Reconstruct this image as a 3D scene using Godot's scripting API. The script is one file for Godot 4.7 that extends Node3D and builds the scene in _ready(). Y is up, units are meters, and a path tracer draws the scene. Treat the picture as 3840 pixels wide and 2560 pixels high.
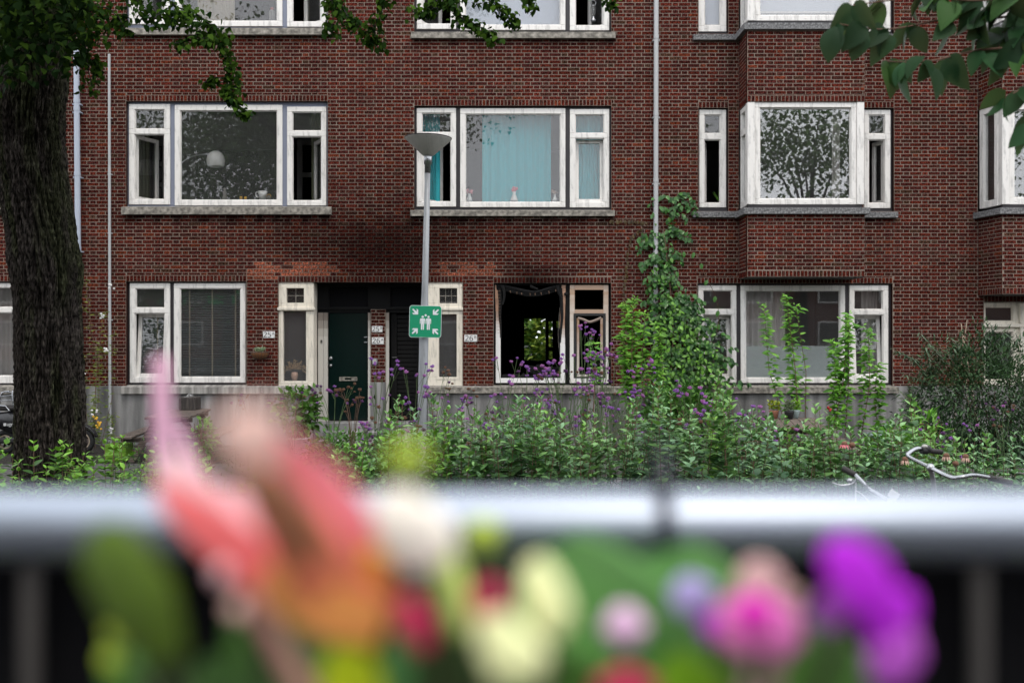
extends Node3D
# A terraced brick front with one burnt flat, seen over a railing hung with flowers.
const EYE := 2.0      # eye above the garden ground
const CZ := 19.2      # camera distance from the brick face (z = 0)
const F := 3733.0     # focal length in pixels of the 3840 px wide photograph
const PPM := 194.44
const COURSE := 0.0694
const BOND := 0.357
const JOINT := 0.0082
const NEAR := 0.8       # the railing and its flowers: scale of their distance
var rng := RandomNumberGenerator.new()
var M := {}
var T := {}
var names := {}
var brick_mats := {}
var brick_meshes := []

func _ready() -> void:
	rng.seed = 71
	setting()
	materials()
	ground()
	buildings()
	wall_fittings()
	room_things()
	street_things()
	plants()
	trees()
	bikes()
	railing_and_flowers()
	opposite_side()

func setting() -> void:
	var cam := Camera3D.new()
	cam.name = "camera"
	cam.position = Vector3(0, EYE, CZ)
	cam.fov = 37.85
	cam.near = 0.05
	cam.far = 400.0
	var att := CameraAttributesPhysical.new()
	att.frustum_focal_length = 35.0
	att.frustum_focus_distance = 12.5
	att.exposure_aperture = 2.0
	att.frustum_near = 0.05
	att.frustum_far = 400.0
	cam.attributes = att
	add_child(cam)
	cam.current = true
	var e := Environment.new()
	e.background_mode = Environment.BG_SKY
	e.tonemap_mode = Environment.TONE_MAPPER_LINEAR
	e.tonemap_exposure = 1.02
	e.sdfgi_enabled = true
	e.ssao_enabled = true
	e.ssil_enabled = true
	var sky := ProceduralSkyMaterial.new()
	sky.sky_top_color = Color(0.92, 0.93, 0.95)
	sky.sky_horizon_color = Color(0.93, 0.94, 0.96)
	sky.sky_curve = 0.2
	sky.ground_bottom_color = Color(0.35, 0.35, 0.35)
	sky.ground_horizon_color = Color(0.6, 0.6, 0.6)
	sky.sky_energy_multiplier = 1.5
	var n := FastNoiseLite.new()
	n.seed = 5
	n.frequency = 0.006
	n.fractal_octaves = 5
	var im := n.get_seamless_image(1024, 512)
	im.convert(Image.FORMAT_RGBA8)
	im.adjust_bcs(0.55, 1.4, 1.0)
	sky.sky_cover = ImageTexture.create_from_image(im)
	sky.sky_cover_modulate = Color(0.95, 0.96, 1.0, 0.10)
	e.sky = Sky.new()
	e.sky.sky_material = sky
	var we := WorldEnvironment.new()
	we.name = "world_environment"
	we.environment = e
	add_child(we)
	var sun := DirectionalLight3D.new()
	sun.name = "sun"
	sun.light_energy = 0.5
	sun.light_color = Color(1.0, 0.97, 0.93)
	sun.light_angular_distance = 18.0
	sun.shadow_enabled = true
	sun.rotation_degrees = Vector3(-60, 25, 0)
	add_child(sun)

# ---------------------------------------------------------------- small helpers
func X(px: float) -> float: return (px - 1920.0) / PPM
func Y(py: float) -> float: return EYE - (py - 1280.0) / PPM
func at(px: float, py: float, z: float) -> Vector3:
	var d := CZ - z
	return Vector3((px - 1920.0) * d / F, EYE - (py - 1280.0) * d / F, z)
func R(a: Array, z := 0.0) -> Array:
	var p := at(a[0], a[3], z)
	var q := at(a[2], a[1], z)
	return [p.x, p.y, q.x, q.y]
func rf(a: float, b: float) -> float: return rng.randf_range(a, b)
func rv(s: float) -> Vector3: return Vector3(rf(-s, s), rf(-s, s), rf(-s, s))
func numbered(called: String) -> String:
	var k: int = names.get(called, 0)
	names[called] = k + 1
	return called if k == 0 else "%s_%03d" % [called, k]
func tag(o: Node, label: String, category := "", group := "", kind := "") -> Node:
	if label: o.set_meta("label", label)
	if category: o.set_meta("category", category)
	if group: o.set_meta("group", group)
	if kind: o.set_meta("kind", kind)
	return o
func thing(called: String, label: String, category: String, pos := Vector3.ZERO, group := "") -> Node3D:
	var o := Node3D.new()
	o.name = numbered(called)
	o.position = pos
	add_child(o)
	tag(o, label, category, group)
	return o
func sb() -> SurfaceTool:
	var st := SurfaceTool.new()
	st.begin(Mesh.PRIMITIVE_TRIANGLES)
	st.set_smooth_group(-1)
	return st
func done(st: SurfaceTool) -> ArrayMesh:
	st.generate_normals()
	return st.commit()
func put(called: String, mesh: Mesh, m: Material, parent: Node = null, kind := "") -> MeshInstance3D:
	var o := MeshInstance3D.new()
	o.mesh = mesh
	o.material_override = null
	if mesh is PrimitiveMesh:
		(mesh as PrimitiveMesh).material = m
	else:
		for i in mesh.get_surface_count():
			o.set_surface_override_material(i, m)
	if parent == null or parent == self:
		o.name = numbered(called)
		add_child(o)
	else:
		var k := 0
		var nm := called
		while parent.has_node(NodePath(nm)):
			k += 1
			nm = "%s_%03d" % [called, k]
		o.name = nm
		parent.add_child(o)
	if kind: o.set_meta("kind", kind)
	return o
var child_counts := {}
func obj(called: String, st: SurfaceTool, m: Material, parent: Node = null, kind := "") -> MeshInstance3D:
	return put(called, done(st), m, parent, kind)
func copy_put(called: String, mesh: Mesh, m: Material, parent: Node, xf: Transform3D) -> MeshInstance3D:
	# for many alike pieces: numbers kept per parent, so that no search is needed
	var key := str(parent.get_instance_id()) + called
	var k: int = child_counts.get(key, 0)
	child_counts[key] = k + 1
	var o := MeshInstance3D.new()
	o.mesh = mesh
	o.set_surface_override_material(0, m)
	o.name = called if k == 0 else "%s_%03d" % [called, k]
	o.transform = xf
	parent.add_child(o)
	return o
func many(called: String, mesh: Mesh, m: Material, xfs: Array, cols: Array, parent: Node) -> MultiMeshInstance3D:
	var mm := MultiMesh.new()
	mm.transform_format = MultiMesh.TRANSFORM_3D
	mm.use_colors = true
	mm.mesh = mesh
	mm.instance_count = xfs.size()
	for i in xfs.size():
		mm.set_instance_transform(i, xfs[i])
		mm.set_instance_color(i, cols[i])
	var o := MultiMeshInstance3D.new()
	o.multimesh = mm
	o.material_override = m
	o.name = called
	o.set_meta("kind", "stuff")
	parent.add_child(o, true)
	return o

# ---------------------------------------------------------------- shapes
func tri(st: SurfaceTool, p: Vector3, q: Vector3, r: Vector3, c: Vector3) -> void:
	if (r - p).cross(q - p).dot((p + q + r) / 3.0 - c) < 0.0:
		st.add_vertex(p); st.add_vertex(r); st.add_vertex(q)
	else:
		st.add_vertex(p); st.add_vertex(q); st.add_vertex(r)
func raw3(st: SurfaceTool, p: Vector3, q: Vector3, r: Vector3) -> void:
	st.add_vertex(p); st.add_vertex(q); st.add_vertex(r)
func quad(st: SurfaceTool, a: Vector3, b: Vector3, c: Vector3, d: Vector3, o: Vector3) -> void:
	tri(st, a, b, c, o); tri(st, a, c, d, o)
func box(st: SurfaceTool, a: Vector3, b: Vector3, bev := 0.0, xf := Transform3D.IDENTITY) -> void:
	st.set_smooth_group(-1)
	var c := (a + b) / 2.0
	var h := (b - a).abs() / 2.0
	var w := minf(bev, minf(h.x, minf(h.y, h.z)) * 0.6)
	var o := xf * c
	if w <= 0.0:
		var v := []
		for i in 8:
			v.append(xf * (c + Vector3(h.x if i & 1 else -h.x, h.y if i & 2 else -h.y, h.z if i & 4 else -h.z)))
		for f in [[0, 1, 3, 2], [4, 5, 7, 6], [0, 1, 5, 4], [2, 3, 7, 6], [0, 2, 6, 4], [1, 3, 7, 5]]:
			quad(st, v[f[0]], v[f[1]], v[f[2]], v[f[3]], o)
		return
	var px := []
	var py := []
	var pz := []
	for i in 8:
		var s := Vector3(1 if i & 1 else -1, 1 if i & 2 else -1, 1 if i & 4 else -1)
		px.append(xf * (c + s * Vector3(h.x, h.y - w, h.z - w)))
		py.append(xf * (c + s * Vector3(h.x - w, h.y, h.z - w)))
		pz.append(xf * (c + s * Vector3(h.x - w, h.y - w, h.z)))
	for f in [[0, 2, 6, 4], [1, 3, 7, 5]]: quad(st, px[f[0]], px[f[1]], px[f[2]], px[f[3]], o)
	for f in [[0, 1, 5, 4], [2, 3, 7, 6]]: quad(st, py[f[0]], py[f[1]], py[f[2]], py[f[3]], o)
	for f in [[0, 1, 3, 2], [4, 5, 7, 6]]: quad(st, pz[f[0]], pz[f[1]], pz[f[2]], pz[f[3]], o)
	for e in [[0, 4], [1, 5], [2, 6], [3, 7]]: quad(st, px[e[0]], px[e[1]], py[e[1]], py[e[0]], o)
	for e in [[0, 2], [1, 3], [4, 6], [5, 7]]: quad(st, px[e[0]], px[e[1]], pz[e[1]], pz[e[0]], o)
	for e in [[0, 1], [2, 3], [4, 5], [6, 7]]: quad(st, py[e[0]], py[e[1]], pz[e[1]], pz[e[0]], o)
	for i in 8: tri(st, px[i], py[i], pz[i], o)
func slab(st: SurfaceTool, r: Array, z0: float, z1: float, bev := 0.0) -> void:
	box(st, Vector3(r[0], r[1], z0), Vector3(r[2], r[3], z1), bev)
func minus(r: Array, holes: Array) -> Array:
	# the rectangle r = [x0, y0, x1, y1] without the holes, as few rectangles
	var ys := [r[1], r[3]]
	for h in holes:
		for y in [h[1], h[3]]:
			if y > r[1] and y < r[3]: ys.append(y)
	ys.sort()
	var out := []
	for i in ys.size() - 1:
		if ys[i + 1] - ys[i] < 1e-5: continue
		var m: float = (ys[i] + ys[i + 1]) / 2.0
		var cut := []
		for h in holes:
			if h[1] < m and h[3] > m: cut.append([h[0], h[2]])
		cut.sort_custom(func(a, b): return a[0] < b[0])
		var x: float = r[0]
		var spans := []
		for c in cut:
			if c[0] > x + 1e-5: spans.append([x, minf(c[0], r[2])])
			x = maxf(x, c[1])
		if x < r[2] - 1e-5: spans.append([x, r[2]])
		for s in spans:
			var joined := false
			for o in out:
				if absf(o[3] - ys[i]) < 1e-5 and absf(o[0] - s[0]) < 1e-5 and absf(o[2] - s[1]) < 1e-5:
					o[3] = ys[i + 1]; joined = true
					break
			if not joined: out.append([s[0], ys[i], s[1], ys[i + 1]])
	return out
func plate(st: SurfaceTool, r: Array, holes: Array, z0: float, z1: float, bev := 0.0) -> void:
	for q in minus(r, holes): slab(st, q, z0, z1, bev)
func frames_along(pts: Array) -> Array:
	var out := []
	var up := Vector3(0.123, 0.31, 0.94).normalized()
	for i in pts.size():
		var t: Vector3 = (pts[mini(i + 1, pts.size() - 1)] - pts[maxi(i - 1, 0)]).normalized()
		var s := t.cross(up)
		if s.length() < 1e-3: s = t.cross(Vector3.RIGHT)
		s = s.normalized()
		up = s.cross(t).normalized()
		out.append([s, up])
	return out
func tube(st: SurfaceTool, pts: Array, r0: float, r1 := -1.0, n := 6) -> void:
	if r1 < 0.0: r1 = r0
	var fr := frames_along(pts)
	var rings := []
	for i in pts.size():
		var r := lerpf(r0, r1, float(i) / maxf(1, pts.size() - 1))
		var ring := []
		for j in n:
			var a := TAU * j / n
			ring.append(pts[i] + (fr[i][0] * cos(a) + fr[i][1] * sin(a)) * r)
		rings.append(ring)
	st.set_smooth_group(1)
	for i in pts.size() - 1:
		var c: Vector3 = (pts[i] + pts[i + 1]) / 2.0
		for j in n:
			var k := (j + 1) % n
			quad(st, rings[i][j], rings[i][k], rings[i + 1][k], rings[i + 1][j], c)
	st.set_smooth_group(-1)
	for j in range(1, n - 1):
		tri(st, rings[0][0], rings[0][j], rings[0][j + 1], pts[1])
		tri(st, rings[-1][0], rings[-1][j], rings[-1][j + 1], pts[-2])
func smooth(pts: Array, per := 5) -> Array:
	var out := []
	for i in pts.size() - 1:
		var a: Vector3 = pts[maxi(i - 1, 0)]
		var d: Vector3 = pts[mini(i + 2, pts.size() - 1)]
		for k in per:
			out.append((pts[i] as Vector3).cubic_interpolate(pts[i + 1], a, d, float(k) / per))
	out.append(pts[-1])
	return out
func lathe(st: SurfaceTool, prof: Array, n: int, xf := Transform3D.IDENTITY) -> void:
	st.set_smooth_group(2)
	for i in prof.size() - 1:
		for j in n:
			var a := TAU * j / n
			var b := TAU * (j + 1) / n
			var p := xf * Vector3(prof[i].x * cos(a), prof[i].y, prof[i].x * sin(a))
			var q := xf * Vector3(prof[i].x * cos(b), prof[i].y, prof[i].x * sin(b))
			var r := xf * Vector3(prof[i + 1].x * cos(b), prof[i + 1].y, prof[i + 1].x * sin(b))
			var s := xf * Vector3(prof[i + 1].x * cos(a), prof[i + 1].y, prof[i + 1].x * sin(a))
			if prof[i].x > 1e-5: raw3(st, p, q, s if prof[i + 1].x > 1e-5 else r)
			if prof[i + 1].x > 1e-5: raw3(st, q, r, s)
func ball(st: SurfaceTool, c: Vector3, s: Vector3, n := 10, b := Basis()) -> void:
	var prof := []
	for i in n / 2 + 1:
		var a := -PI / 2 + PI * i / (n / 2)
		prof.append(Vector2(maxf(cos(a), 0.0), sin(a)))
	prof[0].x = 0.0
	prof[-1].x = 0.0
	lathe(st, prof, n, Transform3D(b * Basis.from_scale(s), c))
func poly(st: SurfaceTool, pts: PackedVector2Array, z0: float, z1: float, xf := Transform3D.IDENTITY) -> void:
	st.set_smooth_group(-1)
	var ix := Geometry2D.triangulate_polygon(pts)
	for i in range(0, ix.size(), 3):
		for z in [z0, z1]:
			var o := Vector3(0, 0, (z0 + z1) / 2)
			var t := []
			for k in 3: t.append(Vector3(pts[ix[i + k]].x, pts[ix[i + k]].y, z))
			var n: Vector3 = (t[2] - t[0]).cross(t[1] - t[0])
			if n.z * (z - o.z) < 0: t = [t[0], t[2], t[1]]
			raw3(st, xf * t[0], xf * t[1], xf * t[2])
	var flip := Geometry2D.is_polygon_clockwise(pts)
	for i in pts.size():
		var a := pts[i]
		var b := pts[(i + 1) % pts.size()]
		if flip:
			var c := a; a = b; b = c
		var p := xf * Vector3(a.x, a.y, z0)
		var q := xf * Vector3(b.x, b.y, z0)
		var r := xf * Vector3(b.x, b.y, z1)
		var s := xf * Vector3(a.x, a.y, z1)
		raw3(st, p, r, q)
		raw3(st, p, s, r)
func loft(st: SurfaceTool, secs: Array, n := 14, power := 2.6) -> void:
	# closed body through sections [centre, half height, half depth] along x
	st.set_smooth_group(3)
	var rings := []
	for s in secs:
		var ring := []
		for j in n:
			var a := TAU * j / n
			var c := cos(a)
			var v := sin(a)
			ring.append(s[0] + Vector3(0, signf(v) * pow(absf(v), 2.0 / power) * s[1], signf(c) * pow(absf(c), 2.0 / power) * s[2]))
		rings.append(ring)
	for i in secs.size() - 1:
		var o: Vector3 = (secs[i][0] + secs[i + 1][0]) / 2.0
		for j in n: quad(st, rings[i][j], rings[i][(j + 1) % n], rings[i + 1][(j + 1) % n], rings[i + 1][j], o)
	for j in range(1, n - 1):
		tri(st, rings[0][0], rings[0][j], rings[0][j + 1], secs[1][0])
		tri(st, rings[-1][0], rings[-1][j], rings[-1][j + 1], secs[-2][0])
func ring_tube(st: SurfaceTool, c: Vector3, ax: Vector3, r: float, t: float, n := 28, m := 6, squash := 1.0) -> void:
	var s := ax.cross(Vector3.UP)
	if s.length() < 0.01: s = ax.cross(Vector3.RIGHT)
	s = s.normalized()
	var u := s.cross(ax).normalized()
	st.set_smooth_group(4)
	for i in n:
		var g := []
		for k in 2:
			var a := TAU * (i + k) / n
			var d := s * cos(a) + u * sin(a)
			var row := []
			for j in m:
				var b := TAU * j / m
				row.append(c + d * (r + t * cos(b)) + ax * t * squash * sin(b))
			g.append([row, c + d * r])
		for j in m:
			var k2 := (j + 1) % m
			quad(st, g[0][0][j], g[0][0][k2], g[1][0][k2], g[1][0][j], (g[0][1] + g[1][1]) / 2.0)
func leaf_mesh(wide := 0.5, fold := 0.25, droop := 0.15, n := 5, peak := 0.42) -> ArrayMesh:
	# a leaf one unit long along +z, its upper face to +y
	var st := SurfaceTool.new()
	st.begin(Mesh.PRIMITIVE_TRIANGLES)
	st.set_smooth_group(0)
	var mid := []
	var lft := []
	var rgt := []
	for i in n + 1:
		var t := float(i) / n
		var w := wide * 0.5 * pow(sin(PI * pow(t, log(0.5) / log(peak))), 0.85) if i > 0 and i < n else 0.0
		var y := -droop * t * t
		mid.append(Vector3(0, y, t))
		lft.append(Vector3(-w, y + fold * w, t))
		rgt.append(Vector3(w, y + fold * w, t))
	var o := Vector3(0, -50, 0.5)
	for i in n:
		for side in [lft, rgt]:
			if i > 0: tri(st, mid[i], side[i], side[i + 1], o)
			tri(st, mid[i], side[i + 1], mid[i + 1], o)
	st.generate_normals()
	return st.commit()
func aim(pos: Vector3, along: Vector3, up: Vector3, s: float) -> Transform3D:
	var z := along.normalized()
	var x := up.cross(z)
	if x.length() < 1e-3: x = Vector3.RIGHT.cross(z)
	x = x.normalized()
	return Transform3D(Basis(x, z.cross(x), z) * s, pos) if s > 0 else Transform3D()
func text(called: String, words: String, height: float, depth: float, m: Material, parent: Node, pos: Vector3, font := "Droid Sans", b := Basis()) -> void:
	var t := TextMesh.new()
	var f := SystemFont.new()
	f.font_names = PackedStringArray([font])
	t.font = f
	t.text = words
	t.font_size = 64
	t.pixel_size = height / 47.0
	t.depth = depth
	t.curve_step = 1.5
	var o := MeshInstance3D.new()
	t.material = m
	o.mesh = t
	o.name = called
	o.transform = Transform3D(b, pos)
	parent.add_child(o, true)

# ---------------------------------------------------------------- materials
func lin(c: Color) -> Color: return c.linear_to_srgb()
func mat(key: String, c: Color, rough := 0.7, metal := 0.0) -> StandardMaterial3D:
	var m := StandardMaterial3D.new()
	m.resource_name = key
	m.albedo_color = lin(c)
	m.roughness = rough
	m.metallic = metal
	M[key] = m
	return m
func noise_tex(key: String, sd: int, freq: float, oct: int, bright: float, contrast: float, size := 512, stretch := Vector2.ONE) -> ImageTexture:
	var n := FastNoiseLite.new()
	n.seed = sd
	n.noise_type = FastNoiseLite.TYPE_SIMPLEX_SMOOTH
	n.frequency = freq
	n.fractal_octaves = oct
	var im := n.get_seamless_image(int(size / stretch.x), int(size / stretch.y))
	if stretch != Vector2.ONE: im.resize(size, size, Image.INTERPOLATE_CUBIC)
	im.convert(Image.FORMAT_RGB8)
	im.adjust_bcs(bright, contrast, 1.0)
	T[key] = ImageTexture.create_from_image(im)
	return T[key]
func grime_tex(key: String, sd: int, low: float) -> void:
	# mostly clean, with faint runs of dirt
	var n := FastNoiseLite.new()
	n.seed = sd
	n.frequency = 0.03
	n.fractal_octaves = 4
	var a := n.get_seamless_image(256, 64)
	a.resize(256, 256, Image.INTERPOLATE_CUBIC)
	n.frequency = 0.06
	var c := n.get_seamless_image(256, 256)
	var im := Image.create(256, 256, false, Image.FORMAT_RGB8)
	for y in 256:
		for x in 256:
			var v := clampf(1.03 - 0.38 * maxf(0.0, 0.5 - a.get_pixel(x, y).r) - 0.14 * maxf(0.0, 0.5 - c.get_pixel(x, y).r), low, 1.0)
			im.set_pixel(x, y, Color(v, v * 0.985, v * 0.955))
	T[key] = ImageTexture.create_from_image(im)
func skin(m: StandardMaterial3D, tex: Texture2D, scale: Vector3, bump: Texture2D = null, cm := 0.3) -> StandardMaterial3D:
	m.albedo_texture = tex
	m.uv1_triplanar = true
	m.uv1_world_triplanar = true
	m.uv1_scale = scale
	if bump:
		m.heightmap_enabled = true
		m.heightmap_texture = bump
		m.heightmap_scale = cm
	return m
func leafy(key: String, rough := 0.45, back := 0.35) -> StandardMaterial3D:
	var m := mat(key, Color(1, 1, 1), rough)
	m.vertex_color_use_as_albedo = true
	m.metallic_specular = 0.38
	m.backlight_enabled = true
	m.backlight = lin(Color(back, back, back * 0.7))
	return m
func materials() -> void:
	noise_tex("grain", 3, 0.02, 5, 1.7, 0.6)
	noise_tex("blotch", 9, 0.02, 5, 1.7, 0.3)
	noise_tex("fine", 17, 0.09, 3, 1.5, 0.6)
	noise_tex("streak", 23, 0.012, 5, 1.7, 0.22, 512, Vector2(1, 6))
	noise_tex("wood", 29, 0.03, 4, 1.5, 0.7, 512, Vector2(14, 1))
	noise_tex("bark", 31, 0.05, 5, 1.5, 1.1, 512, Vector2(1, 3))
	var b := skin(mat("brick", Color(1, 1, 1), 0.85), T.grain, Vector3.ONE * 2.3, T.fine, 0.5)
	b.vertex_color_use_as_albedo = true
	b.metallic_specular = 0.12
	var mo := skin(mat("mortar", Color(1, 1, 1), 0.95), T.fine, Vector3.ONE * 3.0)
	mo.vertex_color_use_as_albedo = true
	mo.metallic_specular = 0.1
	skin(mat("concrete", Color(0.66, 0.65, 0.64), 0.9), T.streak, Vector3(0.45, 0.35, 0.45), T.fine, 0.3)
	skin(mat("sill_stone", Color(0.66, 0.61, 0.53), 0.85), T.blotch, Vector3.ONE * 0.8, T.fine, 0.2)
	skin(mat("sill_white", Color(0.92, 0.88, 0.82), 0.8), T.streak, Vector3(1.0, 0.6, 1.0), T.fine, 0.2)
	skin(mat("sill_grey", Color(0.45, 0.45, 0.46), 0.85), T.blotch, Vector3.ONE * 2.0, T.fine, 0.3)
	grime_tex("grime", 51, 0.6)
	skin(mat("white_upvc", Color(0.77, 0.775, 0.80), 0.4), T.grime, Vector3(1.3, 0.9, 1.3))
	skin(mat("cream", Color(0.75, 0.72, 0.66), 0.4), T.grime, Vector3(1.7, 1.2, 1.7))
	mat("dark_frame", Color(0.022, 0.018, 0.022), 0.5)
	mat("blue_frame", Color(0.20, 0.22, 0.29), 0.5)
	mat("rubber", Color(0.015, 0.015, 0.016), 0.6)
	mat("black_char", Color(0.008, 0.008, 0.009), 0.95).metallic_specular = 0.1
	skin(mat("charcoal", Color(0.03, 0.03, 0.032), 0.55), T.fine, Vector3.ONE * 9.0, T.fine, 1.5).metallic_specular = 0.3
	mat("ember_brown", Color(0.33, 0.2, 0.13), 0.7)
	mat("interior", Color(0.2, 0.195, 0.19), 0.9)
	mat("interior_dark", Color(0.07, 0.065, 0.06), 0.9)
	mat("door_green", Color(0.002, 0.010, 0.009), 0.15)
	mat("pipe_pale", Color(0.42, 0.47, 0.56), 0.45)
	mat("pipe_grey", Color(0.42, 0.43, 0.44), 0.5)
	mat("steel", Color(0.42, 0.43, 0.45), 0.35, 0.9)
	mat("chrome", Color(0.36, 0.37, 0.39), 0.22, 1.0)
	skin(mat("galvanised", Color(0.29, 0.315, 0.36), 0.5, 0.25), T.grime, Vector3(2.3, 0.8, 2.3))
	skin(mat("lamp_bowl", Color(0.46, 0.46, 0.47), 0.4, 0.0), T.grime, Vector3(2.0, 2.0, 2.0))
	mat("sign_green", Color(0.0, 0.27, 0.13), 0.4)
	mat("sign_white", Color(0.72, 0.74, 0.78), 0.4)
	mat("enamel", Color(0.72, 0.72, 0.72), 0.35)
	mat("ink", Color(0.012, 0.012, 0.014), 0.6)
	mat("teal", Color(0.045, 0.44, 0.50), 0.85)
	mat("pale_curtain", Color(0.55, 0.52, 0.5), 0.9)
	mat("olive_curtain", Color(0.17, 0.18, 0.11), 0.9)
	mat("beige_curtain", Color(0.33, 0.29, 0.23), 0.9)
	mat("blue_blind", Color(0.52, 0.57, 0.66), 0.8)
	mat("slat_grey", Color(0.055, 0.075, 0.08), 0.5)
	mat("tape", Color(0.22, 0.2, 0.15), 0.9)
	mat("porcelain", Color(0.75, 0.75, 0.73), 0.25)
	mat("yellow", Color(0.75, 0.42, 0.03), 0.5)
	mat("pink_flower", Color(0.62, 0.16, 0.2), 0.7)
	mat("terracotta", Color(0.3, 0.13, 0.08), 0.8)
	mat("coco", Color(0.17, 0.075, 0.03), 0.95)
	mat("skin_clay", Color(0.5, 0.32, 0.25), 0.6)
	mat("pampas", Color(0.33, 0.22, 0.11), 0.95)
	skin(mat("old_wood", Color(0.24, 0.185, 0.15), 0.85), T.wood, Vector3(1.0, 2.0, 2.0), T.wood, 0.5)
	mat("rust_red", Color(0.12, 0.035, 0.025), 0.8)
	mat("scooter_black", Color(0.012, 0.012, 0.014), 0.25)
	mat("tyre", Color(0.012, 0.012, 0.012), 0.75)
	mat("tan_wall", Color(0.42, 0.34, 0.25), 0.7)
	mat("grip", Color(0.018, 0.015, 0.015), 0.7)
	mat("lime_crate", Color(0.14, 0.29, 0.015), 0.5)
	mat("white_bucket", Color(0.78, 0.77, 0.76), 0.45)
	mat("blue_pot", Color(0.30, 0.38, 0.38), 0.6)
	mat("stem_green", Color(0.06, 0.10, 0.03), 0.7)
	mat("stem_brown", Color(0.13, 0.07, 0.045), 0.8)
	mat("bamboo", Color(0.45, 0.36, 0.26), 0.7)
	mat("verbena", Color(0.26, 0.10, 0.38), 0.8)
	mat("verbena_pink", Color(0.36, 0.13, 0.36), 0.8)
	mat("verbena_dark", Color(0.10, 0.03, 0.12), 0.8)
	mat("seed_brown", Color(0.15, 0.075, 0.045), 0.9)
	mat("white_petal", Color(0.75, 0.74, 0.72), 0.6)
	skin(mat("paving", Color(0.22, 0.21, 0.2), 0.9), T.blotch, Vector3.ONE * 0.7, T.fine, 0.4)
	skin(mat("soil", Color(0.045, 0.035, 0.025), 1.0), T.grain, Vector3.ONE * 1.3, T.fine, 2.0)
	skin(mat("asphalt", Color(0.06, 0.06, 0.062), 0.9), T.fine, Vector3.ONE, T.fine, 0.4)
	var tr := skin(mat("bark", Color(1, 1, 1), 0.95), T.bark, Vector3(2.2, 1.1, 2.2), T.bark, 4.0)
	tr.vertex_color_use_as_albedo = true
	tr.metallic_specular = 0.2
	skin(mat("limb", Color(0.03, 0.026, 0.022), 0.95), T.bark, Vector3(3, 1.2, 3), T.bark, 2.0)
	var fr := mat("scorched_frame", Color(1, 1, 1), 0.5)
	fr.vertex_color_use_as_albedo = true
	leafy("leaf")
	leafy("leaf_gloss", 0.28, 0.25)
	leafy("leaf_dull", 0.75, 0.3).metallic_specular = 0.15
	leafy("petal", 0.6, 0.5)
	var g := mat("glass", Color(1, 1, 1, 0.02), 0.0)
	g.refraction_enabled = true
	g.refraction_scale = 0.052
	g.transparency = BaseMaterial3D.TRANSPARENCY_ALPHA
	var gb := mat("bay_glass", Color(1, 1, 1, 0.02), 0.0)
	gb.refraction_enabled = true
	gb.refraction_scale = 0.1
	gb.transparency = BaseMaterial3D.TRANSPARENCY_ALPHA
	var g2 := mat("clear_glass", Color(1, 1, 1, 0.03), 0.02)
	g2.transparency = BaseMaterial3D.TRANSPARENCY_ALPHA
	var fg := mat("frosted", Color(0.6, 0.68, 0.68, 0.55), 0.6)
	fg.transparency = BaseMaterial3D.TRANSPARENCY_ALPHA
	for k in 2:
		var st := sb()
		var w := 0.09 if k else 0.06
		# a brick whose front edge is worn: unit size, the front at z = 0.5
		st = sb()
		var v := []
		for i in 8:
			var s := Vector3(1 if i & 1 else -1, 1 if i & 2 else -1, 1 if i & 4 else -1) * 0.5
			if i & 4:
				s.x *= 1.0 - 0.05 - (0.02 if i & 1 == k else 0.0)
				s.y *= 1.0 - w * 1.6
			v.append(s)
		var e := []
		for i in 4: e.append(Vector3(v[i].x, v[i].y, 0.12))
		quad(st, v[4], v[5], v[7], v[6], Vector3.ZERO)
		for p in [[0, 1, 5, 4], [1, 3, 7, 5], [3, 2, 6, 7], [2, 0, 4, 6]]:
			quad(st, e[p[0]], e[p[1]], v[p[2]], v[p[3]], Vector3.ZERO)
			quad(st, v[p[0]], v[p[1]], e[p[1]], e[p[0]], Vector3.ZERO)
		brick_meshes.append(done(st))

# ---------------------------------------------------------------- ground
func ground() -> void:
	var st := sb()
	quad(st, Vector3(-150, 0, -120), Vector3(150, 0, -120), Vector3(150, 0, 180), Vector3(-150, 0, 180), Vector3(0, -9, 0))
	obj("ground", st, M.soil, null, "structure")
	st = sb()
	for i in 34:
		for k in 5:
			var x := -13.0 + i * 0.62 + (k % 2) * 0.3
			box(st, Vector3(x, 0.002, 3.2 + k * 0.62), Vector3(x + 0.6, 0.03 + rf(0, 0.006), 3.8 + k * 0.62), 0.008)
	obj("garden_path", st, M.paving, null, "structure")
	st = sb()
	box(st, Vector3(-120, 0.002, 18.1), Vector3(120, 0.85, 100))
	obj("raised_street", st, M.asphalt, null, "structure")
	st = sb()
	box(st, Vector3(-60, 0.85, 17.75), Vector3(60, 0.98, 18.1), 0.02)
	obj("street_kerb", st, M.concrete, null, "structure")

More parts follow.
